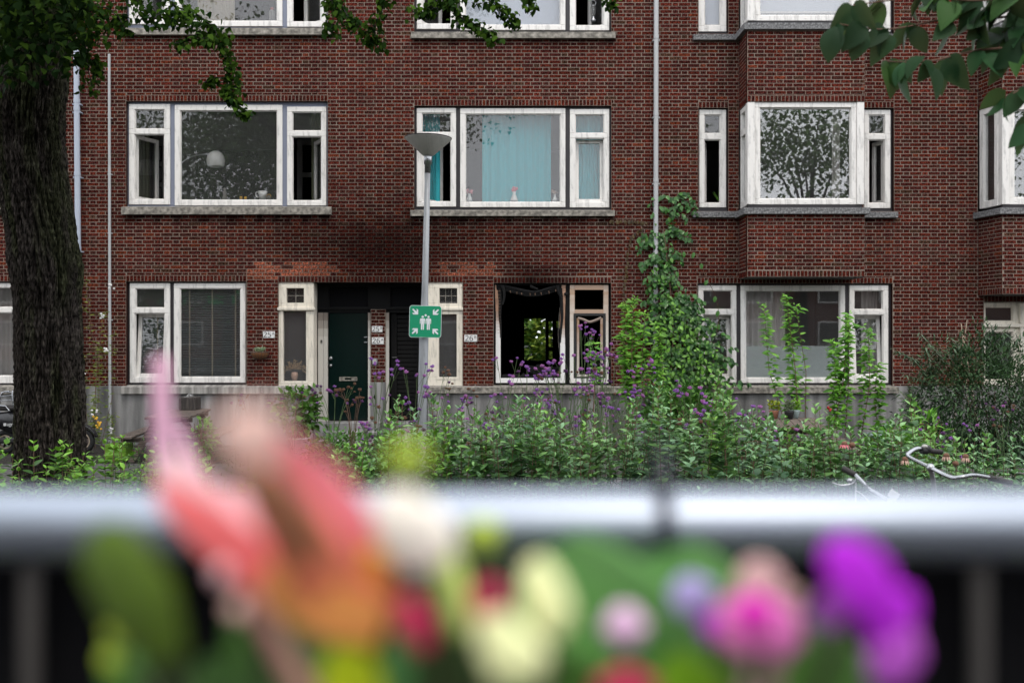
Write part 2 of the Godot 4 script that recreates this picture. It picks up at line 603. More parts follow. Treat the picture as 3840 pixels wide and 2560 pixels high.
# ---------------------------------------------------------------- bricks
var sooty_sills := [[453, 1240, 803, 1.0], [1538, 2306, 809, 0.9], [459, 1237, 129, 0.5], [1541, 2309, 142, 0.7], [2613, 2775, 814, 0.35], [2796, 3263, 806, 0.5], [3247, 3366, 815, 0.4], [2796, 3263, 116, 0.5]]
var soot_noise := FastNoiseLite.new()
func soot(px: float, py: float) -> float:
	soot_noise.frequency = 0.012
	var n := soot_noise.get_noise_2d(px, py * 2.0)
	var s := 1.0
	if py < 1064:
		var up := (1064.0 - py) / (215.0 + 70.0 * n)
		var side := (px - (1425.0 + 0.12 * (1064.0 - py))) / (255.0 + 90.0 * n)
		s *= 1.0 - 0.84 * exp(-pow(absf(side), 2.4)) * exp(-up * up * 0.7) * lerpf(1.0, 0.6, clampf((py - 960.0) / 60.0, 0, 1))
		var hz := (px - 1480.0) / 620.0
		s *= 1.0 - 0.42 * exp(-hz * hz * hz * hz) * exp(-pow((py - 880.0 + 60.0 * n) / 95.0, 2.0))
		var w := (px - 2000.0) / 150.0
		s *= 1.0 - (0.7 + 0.4 * n) * exp(-w * w - pow((1064.0 - py) / 75.0, 2.0))
	for k in sooty_sills:
		if px > k[0] and px < k[1] and py > k[2] and py < k[2] + 42:
			soot_noise.frequency = 0.02
			var m := soot_noise.get_noise_2d(px * 1.2, 77.0 + k[2])
			if m > -0.12: s *= 1.0 - 0.68 * k[3] * clampf((m + 0.12) * 5.0, 0, 1) * clampf((k[2] + 42 - py) / 22.0, 0, 1)
	return s
func fresh(px: float, py: float) -> bool:
	px += rf(-28, 28)
	py += rf(-3, 3)
	return rng.randf() < 0.88 and py > 983 and py < 1034 + (9 if px < 1235 else 0) and ((px > 925 + (py - 983) * 0.35 and px < 1240) or (px > 1632 and px < 1872))
func brick_color(px: float, py: float) -> Color:
	var k := rng.randf()
	var c := Color(0.160, 0.033, 0.024)
	if k < 0.30: c = Color(0.125, 0.031, 0.027)
	elif k < 0.42: c = Color(0.130, 0.045, 0.035)
	elif k < 0.58: c = Color(0.195, 0.038, 0.026)
	elif k < 0.62: c = Color(0.26, 0.058, 0.03)
	elif k < 0.66: c = Color(0.13, 0.062, 0.040)
	if fresh(px, py): c = Color(0.58, 0.165, 0.095) * rf(0.75, 1.1)
	soot_noise.frequency = 0.0045
	return c * 0.9 * (1.0 + 0.4 * soot_noise.get_noise_2d(px, py * 1.6 + 4000.0)) * rf(0.86, 1.14) * soot(px, py)
func mortar_color(px: float, py: float) -> Color:
	soot_noise.frequency = 0.006
	var n := soot_noise.get_noise_2d(px + 900.0, py)
	return Color(0.57, 0.455, 0.375) * (1.0 + 0.35 * n) * pow(soot(px, py), 1.35)
func add_brick(b: Dictionary, f: Transform3D, u0: float, v0: float, u1: float, v1: float, turned := false) -> void:
	var j := JOINT / 2.0
	var w := u1 - u0 - 2 * j
	var h := v1 - v0 - 2 * j
	if w < 0.012 or h < 0.012: return
	var c := Vector3((u0 + u1) / 2 + rf(-0.0012, 0.0012), (v0 + v1) / 2 + rf(-0.001, 0.001), -0.02 + rf(-0.0012, 0.0012))
	var bs := Basis(Vector3(0, 0, 1), rf(-0.004, 0.004)) * Basis.from_scale(Vector3(w, h, 0.04))
	if turned: bs = Basis(Vector3(0, 0, 1), PI / 2) * Basis.from_scale(Vector3(h, w, 0.04))
	var t := f * Transform3D(bs, c)
	b.bricks.append([t, brick_color(1920 + t.origin.x * PPM, 1280 - (t.origin.y - EYE) * PPM)])
func brick_field(b: Dictionary, f: Transform3D, r: Array, holes: Array, phase := 0.0) -> void:
	var k0 := int(floor(r[1] / COURSE))
	var k1 := int(ceil(r[3] / COURSE))
	for k in range(k0, k1):
		var v0 := maxf(k * COURSE, r[1])
		var v1 := minf((k + 1) * COURSE, r[3])
		if v1 - v0 < 0.02: continue
		var xs := [r[0], r[2]]
		var hit := []
		for h in holes:
			if h[3] > v0 + 0.004 and h[1] < v1 - 0.004 and h[2] > r[0] and h[0] < r[2]:
				hit.append(h)
				xs.append(clampf(h[0], r[0], r[2])); xs.append(clampf(h[2], r[0], r[2]))
		xs.sort()
		var segs := []
		for i in xs.size() - 1:
			if xs[i + 1] - xs[i] < 0.004: continue
			var m: float = (xs[i] + xs[i + 1]) / 2
			var lo := v0
			var hi := v1
			for h in hit:
				if h[0] < m and h[2] > m:
					if h[1] - lo > hi - h[3]: hi = minf(hi, h[1])
					else: lo = maxf(lo, h[3])
			if hi - lo < 0.02: continue
			if segs and absf(segs[-1][1] - xs[i]) < 1e-4 and absf(segs[-1][2] - lo) < 1e-4 and absf(segs[-1][3] - hi) < 1e-4: segs[-1][1] = xs[i + 1]
			else: segs.append([xs[i], xs[i + 1], lo, hi])
		for s in segs:
			var off: float = phase + (BOND / 2 if k % 2 else 0.0)
			var i0 := int(floor((s[0] - off) / BOND)) - 1
			var u := off + i0 * BOND
			while u < s[1]:
				for l in [BOND * 2 / 3, BOND / 3]:
					var a := maxf(u, s[0])
					var e := minf(u + l, s[1])
					if e - a > 0.03: add_brick(b, f, a, s[2], e, s[3])
					u += l
func rowlock(b: Dictionary, f: Transform3D, r: Array) -> void:
	var n := int(round((r[2] - r[0]) / COURSE))
	for i in n: add_brick(b, f, lerpf(r[0], r[2], float(i) / n), r[1], lerpf(r[0], r[2], float(i + 1) / n), r[3], true)
func finish_bricks(b: Dictionary, focus: Vector3, most := 300) -> void:
	var list: Array = b.bricks
	list.sort_custom(func(p, q): return p[0].origin.distance_squared_to(focus) < q[0].origin.distance_squared_to(focus))
	var xfs := [[], []]
	var cols := [[], []]
	for i in list.size():
		if i < most:
			var c: Color = list[i][1]
			var key := "%d_%d_%d" % [int(sqrt(c.r) * 40), int(sqrt(c.g) * 50), int(sqrt(c.b) * 50)]
			if not brick_mats.has(key):
				var m := StandardMaterial3D.new()
				m.resource_name = "brick_tone"
				m.albedo_color = lin(c)
				m.roughness = 0.85
				m.metallic_specular = 0.12
				skin(m, T.grain, Vector3.ONE * 2.3, T.fine, 0.5)
				brick_mats[key] = m
			copy_put("brick", brick_meshes[i % 2], brick_mats[key], b.root, list[i][0])
		else:
			xfs[i % 2].append(list[i][0])
			cols[i % 2].append(list[i][1])
	for k in 2: many("brick_courses", brick_meshes[k], M.brick, xfs[k], cols[k], b.root)
func mortar_sheet(st: SurfaceTool, f: Transform3D, r: Array, cell := 0.14) -> void:
	st.set_smooth_group(-1)
	var nx := maxi(1, int((r[2] - r[0]) / cell))
	var ny := maxi(1, int((r[3] - r[1]) / cell))
	for i in nx:
		for j in ny:
			var p := []
			for q in [[0, 0], [1, 0], [1, 1], [0, 1]]:
				p.append(f * Vector3(lerpf(r[0], r[2], float(i + q[0]) / nx), lerpf(r[1], r[3], float(j + q[1]) / ny), -0.0045))
			var o := f * Vector3(0, 0, -60)
			for t in [[0, 1, 2], [0, 2, 3]]:
				var vs := [p[t[0]], p[t[1]], p[t[2]]]
				if (vs[2] - vs[0]).cross(vs[1] - vs[0]).dot(f.basis.z) < 0: vs = [vs[0], vs[2], vs[1]]
				for v in vs:
					st.set_color(mortar_color(1920 + v.x * PPM, 1280 - (v.y - EYE) * PPM))
					st.add_vertex(v)
func wall_mesh(st: SurfaceTool, f: Transform3D, r: Array, holes: Array, thick := 0.25) -> void:
	for q in minus(r, holes):
		mortar_sheet(st, f, q)
		st.set_color(Color(0.10, 0.045, 0.038))
		box(st, Vector3(q[0], q[1], -thick), Vector3(q[2], q[3], -0.012), 0.0, f)

# ---------------------------------------------------------------- windows
func window(b: Dictionary, open: Array, units: Array, mull: Material, fm: Material, z := 0.0, back := 0.0) -> MeshInstance3D:
	# open: the opening; units: [frame, [hole, ...]]; a hole may end in ["left" | "right" | "tilt", degrees] for a sash that stands ajar
	var st := sb()
	var fr := []
	for u in units: fr.append(R(u[0], z))
	plate(st, R(open, z), fr, z - back - 0.16, z - back - 0.085, 0.004)
	var w := obj("window", st, mull, b.root)
	for i in units.size():
		var holes := []
		for h in units[i][1]: holes.append(R(h, z))
		st = sb()
		plate(st, fr[i], holes, z - back - 0.15, z - back - 0.055, 0.006)
		for h in holes: # glazing beads and drain caps
			plate(st, [h[0] - 0.0, h[1] - 0.0, h[2], h[3]], [[h[0] + 0.016, h[1] + 0.016, h[2] - 0.016, h[3] - 0.016]], z - back - 0.12, z - back - 0.08, 0.003)
			for x in [h[0] + 0.03, h[2] - 0.03]: box(st, Vector3(x - 0.013, h[1] - 0.062, z - back - 0.056), Vector3(x + 0.013, h[1] - 0.048, z - back - 0.046), 0.003)
		obj("frame", st, fm, w)
		for k in holes.size():
			var h: Array = holes[k]
			var spec: Array = units[i][1][k]
			var p := sb()
			if spec.size() == 4:
				slab(p, [h[0] + 0.012, h[1] + 0.012, h[2] - 0.012, h[3] - 0.012], z - back - 0.108, z - back - 0.100)
				obj("pane", p, M.glass, w)
			elif spec[4] != "none":
				var wd: float = h[2] - h[0]
				var ht: float = h[3] - h[1]
				var t := Transform3D(Basis(), Vector3(h[0], h[1], z - back - 0.13))
				if spec[4] == "left": t.basis = Basis(Vector3.UP, deg_to_rad(spec[5]))
				elif spec[4] == "right": t = Transform3D(Basis(Vector3.UP, deg_to_rad(-spec[5])), Vector3(h[2], h[1], z - back - 0.13)) * Transform3D(Basis(), Vector3(-wd, 0, 0))
				else: t.basis = Basis(Vector3.RIGHT, deg_to_rad(-spec[5]))
				var s2 := sb()
				plate(s2, [0.004, 0.004, wd - 0.004, ht - 0.004], [[0.075, 0.075, wd - 0.075, ht - 0.075]], -0.06, 0.0, 0.005)
				var sash := obj("sash", s2, fm, w)
				sash.transform = t
				slab(p, [0.07, 0.07, wd - 0.07, ht - 0.07], -0.034, -0.026)
				var pane := obj("pane", p, M.glass, w)
				pane.transform = t
	return w
func sill(b: Dictionary, px: Array, m: Material, out := 0.1, z := 0.0, called := "sill") -> void:
	# px: the front face; the top slopes
	var r := R(px, z + out)
	var st := sb()
	var prof := PackedVector2Array([Vector2(z + out, r[1]), Vector2(z + out, r[3]), Vector2(z - 0.08, r[3] + 0.035), Vector2(z - 0.08, r[1])])
	var f := Transform3D(Basis(Vector3(0, 0, 1), Vector3(0, 1, 0), Vector3(-1, 0, 0)), Vector3.ZERO)
	poly(st, prof, -r[2], -r[0], f)
	obj(called, st, m, b.root)
func pane_box(b: Node, called: String, r: Array, z: float, m: Material) -> void:
	var st := sb()
	slab(st, r, z, z + 0.008)
	obj(called, st, m, b)

func buildings() -> void:
	var flat := Transform3D()
	var top := -330.0
	# --- the middle section
	var b := {"bricks": [], "root": thing("apartment_building", "dark red brick apartment building with a burnt out ground floor flat between two drainpipes", "building")}
	var openings := [[471, 379, 1228, 787], [471, top, 1228, 104], [1553, 396, 2293, 790], [1553, top, 2293, 120], [471, 1055, 923, 1449], [1042, 1058, 1735, 1449], [1851, 1061, 2292, 1449]]
	var heads := [[471, 356, 1228, 379], [1553, 373, 2293, 396], [471, 1032, 923, 1055], [1042, 1035, 1735, 1058], [1851, 1038, 2292, 1061]]
	facade(b, [285, top, 2460, 1447], openings, heads, flat)
	var st := sb()
	for r in [[285, 1447, 1174, 1690], [1603, 1447, 2460, 1690]]: slab(st, [X(r[0]), 0.0, X(r[2]), Y(r[1])], -0.25, 0.02, 0.004)
	obj("plinth", st, M.concrete, b.root)
	st = sb()
	for x in [960, 1080, 740, 1750, 1905, 2110, 2300]:
		st = sb()
		box(st, Vector3(X(x), 0.05, 0.018), Vector3(X(x) + 0.006, Y(1478), 0.0215))
		obj("plinth_joint", st, M.interior_dark, b.root)
	sill(b, [453, 776, 1240, 803], M.sill_stone)
	sill(b, [459, 104, 1237, 129], M.sill_stone)
	sill(b, [1538, 789, 2306, 809], M.sill_stone)
	sill(b, [1541, 119, 2309, 142], M.sill_stone)
	sill(b, [452, 1451, 1200, 1476], M.sill_white, 0.09)
	sill(b, [1598, 1452, 2462, 1474], M.sill_stone, 0.09)
	# first floor, the window with the arc lamp
	window(b, [471, 379, 1228, 778], [
		[[478, 387, 632, 765], [[499, 407, 611, 481], [499, 500, 611, 746, "left", 62]]],
		[[650, 390, 1055, 769], [[670, 411, 1036, 749]]],
		[[1073, 397, 1221, 769], [[1092, 416, 1203, 488], [1092, 508, 1203, 751, "right", 62]]]], M.blue_frame, M.white_upvc)
	window(b, [471, top, 1228, 106], [
		[[478, top + 8, 632, 87], [[499, top + 30, 611, -140], [499, -120, 611, 68, "left", 35]]],
		[[650, top + 8, 1055, 95], [[670, top + 30, 1036, 75]]],
		[[1073, top + 8, 1221, 97], [[1092, top + 30, 1203, -140], [1092, -120, 1203, 78, "right", 40]]]], M.blue_frame, M.white_upvc)
	window(b, [1553, 396, 2293, 791], [
		[[1561, 402, 1709, 773], [[1580, 420, 1691, 494], [1580, 513, 1691, 755, "left", 48]]],
		[[1725, 403, 2121, 775], [[1744, 424, 2103, 757]]],
		[[2138, 406, 2286, 776], [[2158, 426, 2267, 497], [2158, 515, 2267, 757, "tilt", 3.5]]]], M.dark_frame, M.white_upvc)
	window(b, [1553, top, 2293, 121], [
		[[1561, top + 8, 1709, 105], [[1580, top + 30, 1691, -130], [1580, -110, 1691, 86, "left", 50]]],
		[[1725, top + 8, 2121, 109], [[1744, top + 30, 2103, 90]]],
		[[2138, top + 8, 2286, 110], [[2158, top + 30, 2267, -130], [2158, -110, 2267, 92, "right", 60]]]], M.dark_frame, M.white_upvc)
	window(b, [471, 1055, 923, 1453], [
		[[481, 1061, 632, 1435], [[502, 1080, 612, 1154], [499, 1173, 612, 1415, "tilt", 6.0]]],
		[[647, 1061, 917, 1435], [[669, 1080, 898, 1415]]]], M.dark_frame, M.white_upvc)
	porch(b)
	burnt_window(b)
	shell(b, X(285), X(2460), [X(1390)], true)
	finish_bricks(b, Vector3(X(1560), Y(840), 0.0))
	# --- the section with the bays
	var c := {"bricks": [], "root": thing("apartment_building", "dark red brick building with projecting bay windows beyond the climber on the drainpipe", "building")}
	openings = [[2620, 404, 2732, 792], [2620, top, 2732, 126], [2772, top, 3197, 1040], [3240, 404, 3354, 792], [3240, top, 3354, 126], [2616, 1062, 3349, 1449], [3669, top, 4100, 1108], [3692, 1131, 4060, 1449]]
	heads = [[2620, 381, 2732, 404], [3240, 381, 3354, 404], [2616, 1040, 3349, 1062], [3692, 1109, 4060, 1131]]
	facade(c, [2460, top, 4300, 1447], openings, heads, flat)
	st = sb()
	slab(st, [X(2460), 0.0, X(4300), Y(1447)], -0.25, 0.02, 0.004)
	obj("plinth", st, M.concrete, c.root)
	sill(c, [2602, 794, 2775, 814], M.sill_grey)
	sill(c, [2602, 128, 2770, 148], M.sill_grey)
	sill(c, [3215, 795, 3370, 815], M.sill_grey)
	sill(c, [3215, 126, 3370, 148], M.sill_grey)
	sill(c, [2640, 1452, 3372, 1474], M.sill_stone, 0.09)
	window(c, [2620, 404, 2732, 793], [[[2625, 408, 2726, 776], [[2644, 427, 2705, 498], [2644, 520, 2705, 760, "left", 68]]]], M.dark_frame, M.white_upvc)
	window(c, [2620, top, 2732, 127], [[[2622, top + 8, 2727, 115], [[2645, top + 30, 2705, -130], [2645, -110, 2705, 92]]]], M.dark_frame, M.white_upvc)
	window(c, [3240, 404, 3354, 793], [[[3246, 409, 3345, 779], [[3263, 427, 3324, 499], [3263, 520, 3324, 760, "right", 66]]]], M.dark_frame, M.white_upvc)
	window(c, [3240, top, 3354, 127], [[[3246, top + 8, 3345, 115], [[3263, top + 30, 3324, -130], [3263, -110, 3324, 92]]]], M.dark_frame, M.white_upvc)
	window(c, [2616, 1062, 3349, 1453], [
		[[2621, 1069, 2765, 1436], [[2639, 1088, 2748, 1160], [2639, 1179, 2748, 1416, "tilt", 5.0]]],
		[[2781, 1069, 3174, 1436], [[2800, 1088, 3155, 1418]]],
		[[3190, 1069, 3337, 1436], [[3208, 1088, 3316, 1160], [3208, 1179, 3318, 1416, "tilt", 5.0]]]], M.dark_frame, M.white_upvc)
	window(c, [3692, 1131, 4060, 1449], [[[3694, 1134, 3830, 1215], [[3702, 1150, 3806, 1204]]], [[3694, 1225, 3830, 1445], [[3702, 1244, 3806, 1425]]], [[3834, 1134, 4055, 1445], [[3850, 1150, 4040, 1425]]]], M.cream, M.cream)
	st = sb()
	slab(st, R([3690, 1214, 4060, 1226]), -0.09, 0.02, 0.004)
	slab(st, R([3828, 1134, 3846, 1214]), -0.09, 0.01, 0.01)
	slab(st, R([3828, 1226, 3846, 1445]), -0.09, 0.01, 0.01)
	obj("transom", st, M.cream, c.root)
	bay(c, X(2772), X(3197), 0.0, [
		[[475, 384, 1145, 766], [[507, 403, 1113, 746]]], [[475, top + 8, 1145, 76], [[507, top + 30, 1113, 53]]]], 2560.0, 0.574, [[425, 475], [1145, 1195]], 1037, 0.69)
	bay(c, X(3669), X(4110), 0.13, [], 3600.0, 1.0, [], 1102, 0.69)
	shell(c, X(2460), X(4300), [X(3480)], false)
	finish_bricks(c, Vector3(X(3020), Y(930), 0.69))
	# --- the neighbour behind the tree trunk
	var a := {"bricks": [], "root": thing("apartment_building", "neighbouring brick building mostly hidden behind the thick tree trunk", "building")}
	openings = [[-900, 1055, 66, 1449], [-900, 380, -8, 787], [-900, top, -8, 104]]
	facade(a, [-1000, top, 285, 1447], openings, [[-900, 1032, 66, 1055], [-900, 357, -8, 380]], flat)
	st = sb()
	slab(st, [X(-1000), 0.0, X(285), Y(1447)], -0.25, 0.02, 0.004)
	obj("plinth", st, M.concrete, a.root)
	sill(a, [-920, 776, 16, 800], M.sill_stone)
	sill(a, [-920, 1451, 90, 1476], M.sill_stone, 0.09)
	window(a, [-900, 1055, 66, 1453], [[[-380, 1061, -70, 1437], [[-360, 1080, -90, 1417]]], [[-56, 1061, 60, 1437], [[-38, 1077, 59, 1152], [-38, 1171, 59, 1410]]]], M.dark_frame, M.white_upvc)
	window(a, [-900, 380, -8, 778], [[[-400, 388, -14, 767], [[-380, 410, -34, 747]]]], M.blue_frame, M.white_upvc)
	window(a, [-900, top, -8, 106], [[[-400, top + 8, -14, 95], [[-380, top + 30, -34, 75]]]], M.blue_frame, M.white_upvc)
	shell(a, X(-1000), X(285), [], false)
	finish_bricks(a, Vector3(X(0), Y(900), 0.0))

func facade(b: Dictionary, px: Array, openings: Array, heads: Array, f: Transform3D) -> void:
	var r := [X(px[0]), Y(px[3]), X(px[2]), Y(px[1])]
	var holes := []
	for o in openings: holes.append([X(o[0]), Y(o[3]), X(o[2]), Y(o[1])])
	var st := sb()
	wall_mesh(st, f, r, holes)
	obj("wall", st, M.mortar, b.root)
	for h in heads:
		var q := [X(h[0]), Y(h[3]), X(h[2]), Y(h[1])]
		rowlock(b, f, q)
		holes.append(q)
	brick_field(b, f, r, holes)

func shell(b: Dictionary, x0: float, x1: float, inner: Array, burnt: bool) -> void:
	var st := sb()
	var back := -7.0
	var xs := [x0 + 0.01]
	xs.append_array(inner)
	xs.append(x1 - 0.01)
	var cuts := []
	if burnt:
		for h in [[1966, 1193, 2047, 1352], [2058, 1204, 2073, 1302], [2058, 1316, 2073, 1345], [2086, 1204, 2103, 1230]]: cuts.append(R(h, back))
	plate(st, [x0, -0.2, x1, Y(-330)], cuts, back - 0.25, back)
	obj("rear_wall", st, M.black_char if burnt else M.interior, b.root)
	for i in xs.size():
		st = sb()
		box(st, Vector3(xs[i] - 0.05, 0.0, back + 0.002), Vector3(xs[i] + 0.05, Y(-328), -0.7 if i == 1 and burnt else -0.255))
		obj("party_wall", st, M.interior_dark, b.root)
	for y in [[0.25, 0.42], [Y(945), Y(905)], [Y(300), Y(262)], [Y(-310), Y(-328)]]:
		for i in xs.size() - 1:
			st = sb()
			box(st, Vector3(xs[i] + 0.052, y[0], back + 0.002), Vector3(xs[i + 1] - 0.052, y[1], -0.258))
			obj("floor_slab", st, M.black_char if burnt and i == 1 and y[0] < Y(400) else M.interior_dark, b.root)
	if burnt:
		st = sb()
		box(st, Vector3(X(1390) + 0.055, 0.43, back + 0.01), Vector3(X(1390) + 0.075, Y(946), -0.75))
		obj("charred_lining", st, M.black_char, b.root)
		st = sb()
		box(st, Vector3(x1 - 0.085, 0.43, back + 0.01), Vector3(x1 - 0.065, Y(946), -0.26))
		obj("charred_lining", st, M.black_char, b.root)
		st = sb()
		box(st, Vector3(X(1760), 0.43, -4.0), Vector3(X(1760) + 0.1, Y(946), -0.75))
		obj("charred_lining", st, M.black_char, b.root)

func bay(b: Dictionary, x0: float, x1: float, slant: float, units: Array, ox: float, k: float, posts: Array, base_py: float, z: float) -> void:
	var fx0 := x0 + slant
	var yb := at(0, base_py, z).y
	var ysill := at(0, 803, z).y
	var yhead := at(0, 381, z).y
	var ysill2 := at(0, 113, z).y
	var ytop := Y(-330)
	var st := sb()
	var ff := Transform3D(Basis(), Vector3(0, 0, z))
	var dir := Vector3(slant, 0, z).normalized()
	var side_len := Vector3(slant, 0, z).length()
	var nrm := dir.cross(Vector3.UP)          # outwards, to the left
	var fs := Transform3D(Basis(dir, Vector3.UP, dir.cross(Vector3.UP)), Vector3(x0, 0, 0))
	if fs.basis.z.x > 0: fs.basis.z = -fs.basis.z
	for p in [[yb, ysill], [yhead, ysill2]]:
		st = sb()
		# front
		wall_mesh(st, ff, [fx0, p[0], x1, p[1]], [], 0.12)
		rowlock(b, ff, [fx0, p[0], x1, p[0] + 0.115])
		brick_field(b, ff, [fx0, p[0] + 0.115, x1, p[1]], [], 0.05)
		# the side towards the camera
		mortar_sheet(st, fs, [0.0, p[0], side_len - 0.014, p[1]])
		var lt := Transform3D(Basis(dir, Vector3.UP, fs.basis.z), Vector3(x0, 0, 0))
		var n := int(round((side_len) / COURSE))
		for i in n: add_brick(b, lt, i * side_len / n, p[0], (i + 1) * side_len / n, p[0] + 0.115, true)
		brick_field(b, lt, [0.0, p[0] + 0.115, side_len, p[1]], [], 0.1)
		st.set_color(Color(0.1, 0.045, 0.04))
		box(st, Vector3(x1 - 0.1, p[0], 0.0), Vector3(x1 - 0.002, p[1], z - 0.13))
		box(st, Vector3(fx0 + 0.02, p[0], 0.0), Vector3(fx0 + 0.12, p[1], z - 0.13))
		obj("bay_wall", st, M.mortar, b.root)
	st = sb()
	box(st, Vector3(fx0 + 0.02, yb - 0.012, -0.2), Vector3(x1 - 0.01, yb + 0.02, z - 0.02))
	obj("bay_soffit", st, M.interior_dark, b.root)
	# stone sills that follow the bay
	for y in [ysill, ysill2]:
		st = sb()
		var o := 0.075
		var pts := PackedVector2Array([Vector2(x0 - o - 0.02, 0.0), Vector2(fx0 - o, z + o), Vector2(x1 + o, z + o), Vector2(x1 + o, 0.0)])
		poly(st, pts, -y - 0.115, -y, Transform3D(Basis(Vector3(1, 0, 0), Vector3(0, 0, 1), Vector3(0, -1, 0)), Vector3.ZERO))
		obj("sill", st, M.sill_grey, b.root)
	# glazed storeys
	for s in [[ysill + 0.115, yhead], [ysill2 + 0.115, ytop]]:
		var y0: float = s[0]
		var y1: float = s[1]
		var w: MeshInstance3D
		st = sb()
		# dark base strip, the corner posts and the head
		box(st, Vector3(fx0 + 0.03, y0, z - 0.16), Vector3(x1 - 0.03, y0 + 0.07, z - 0.05), 0.004)
		w = obj("window", st, M.dark_frame, b.root)
		var yl := y0 + 0.07
		st = sb()
		box(st, Vector3(fx0 + 0.005, yl, z - 0.17), Vector3(fx0 + 0.145, y1, z - 0.012), 0.008)
		box(st, Vector3(x1 - 0.145, yl, z - 0.17), Vector3(x1 - 0.005, y1, z - 0.012), 0.008)
		obj("corner_post", st, M.white_upvc, w)
		st = sb()
		var fr := [fx0 + 0.148, yl, x1 - 0.148, y1 - 0.002]
		var hole := [fr[0] + 0.092, yl + 0.105, fr[2] - 0.092, y1 - 0.1]
		var holes := [hole]
		if slant > 0: holes = [[fr[0] + 0.1, y1 - 0.62, fr[0] + 0.7, y1 - 0.14], [fr[0] + 0.1, yl + 0.13, fr[0] + 0.7, y1 - 0.72], [fr[0] + 0.95, yl + 0.13, fr[2] - 0.1, y1 - 0.14]]
		plate(st, fr, holes, z - 0.16, z - 0.03, 0.008)
		for h in holes:
			plate(st, h, [[h[0] + 0.018, h[1] + 0.018, h[2] - 0.018, h[3] - 0.018]], z - 0.12, z - 0.07, 0.003)
			for x in [h[0] + 0.02, (h[0] + h[2]) / 2, h[2] - 0.02]: box(st, Vector3(x - 0.014, h[1] - 0.07, z - 0.032), Vector3(x + 0.014, h[1] - 0.055, z - 0.02), 0.003)
		obj("frame", st, M.white_upvc, w)
		for h in holes: pane_box(w, "pane", [h[0] + 0.012, h[1] + 0.012, h[2] - 0.012, h[3] - 0.012], z - 0.1, M.bay_glass)
		# side lights on the slanting or square return
		for e in [0, 1]:
			var t := fs
			if e == 1: t = Transform3D(Basis(Vector3(0, 0, -1), Vector3.UP, Vector3(1, 0, 0)), Vector3(x1, 0, z))
			st = sb()
			var q := [0.015, yl, side_len - 0.16, y1 - 0.002]
			var hs := [[q[0] + 0.11, y1 - 0.42, q[2] - 0.11, y1 - 0.1], [q[0] + 0.11, yl + 0.11, q[2] - 0.11, y1 - 0.54]]
			if slant > 0: hs = [[q[0] + 0.13, yl + 0.13, q[2] - 0.1, y1 - 0.12]]
			for r in minus(q, hs): box(st, Vector3(r[0], r[1], -0.12), Vector3(r[2], r[3], -0.02), 0.006, t)
			obj("side_frame", st, M.white_upvc, w)
			for h in hs:
				st = sb()
				box(st, Vector3(h[0] - 0.01, h[1] - 0.01, -0.075), Vector3(h[2] + 0.01, h[3] + 0.01, -0.067), 0.0, t)
				obj("pane", st, M.glass, w)

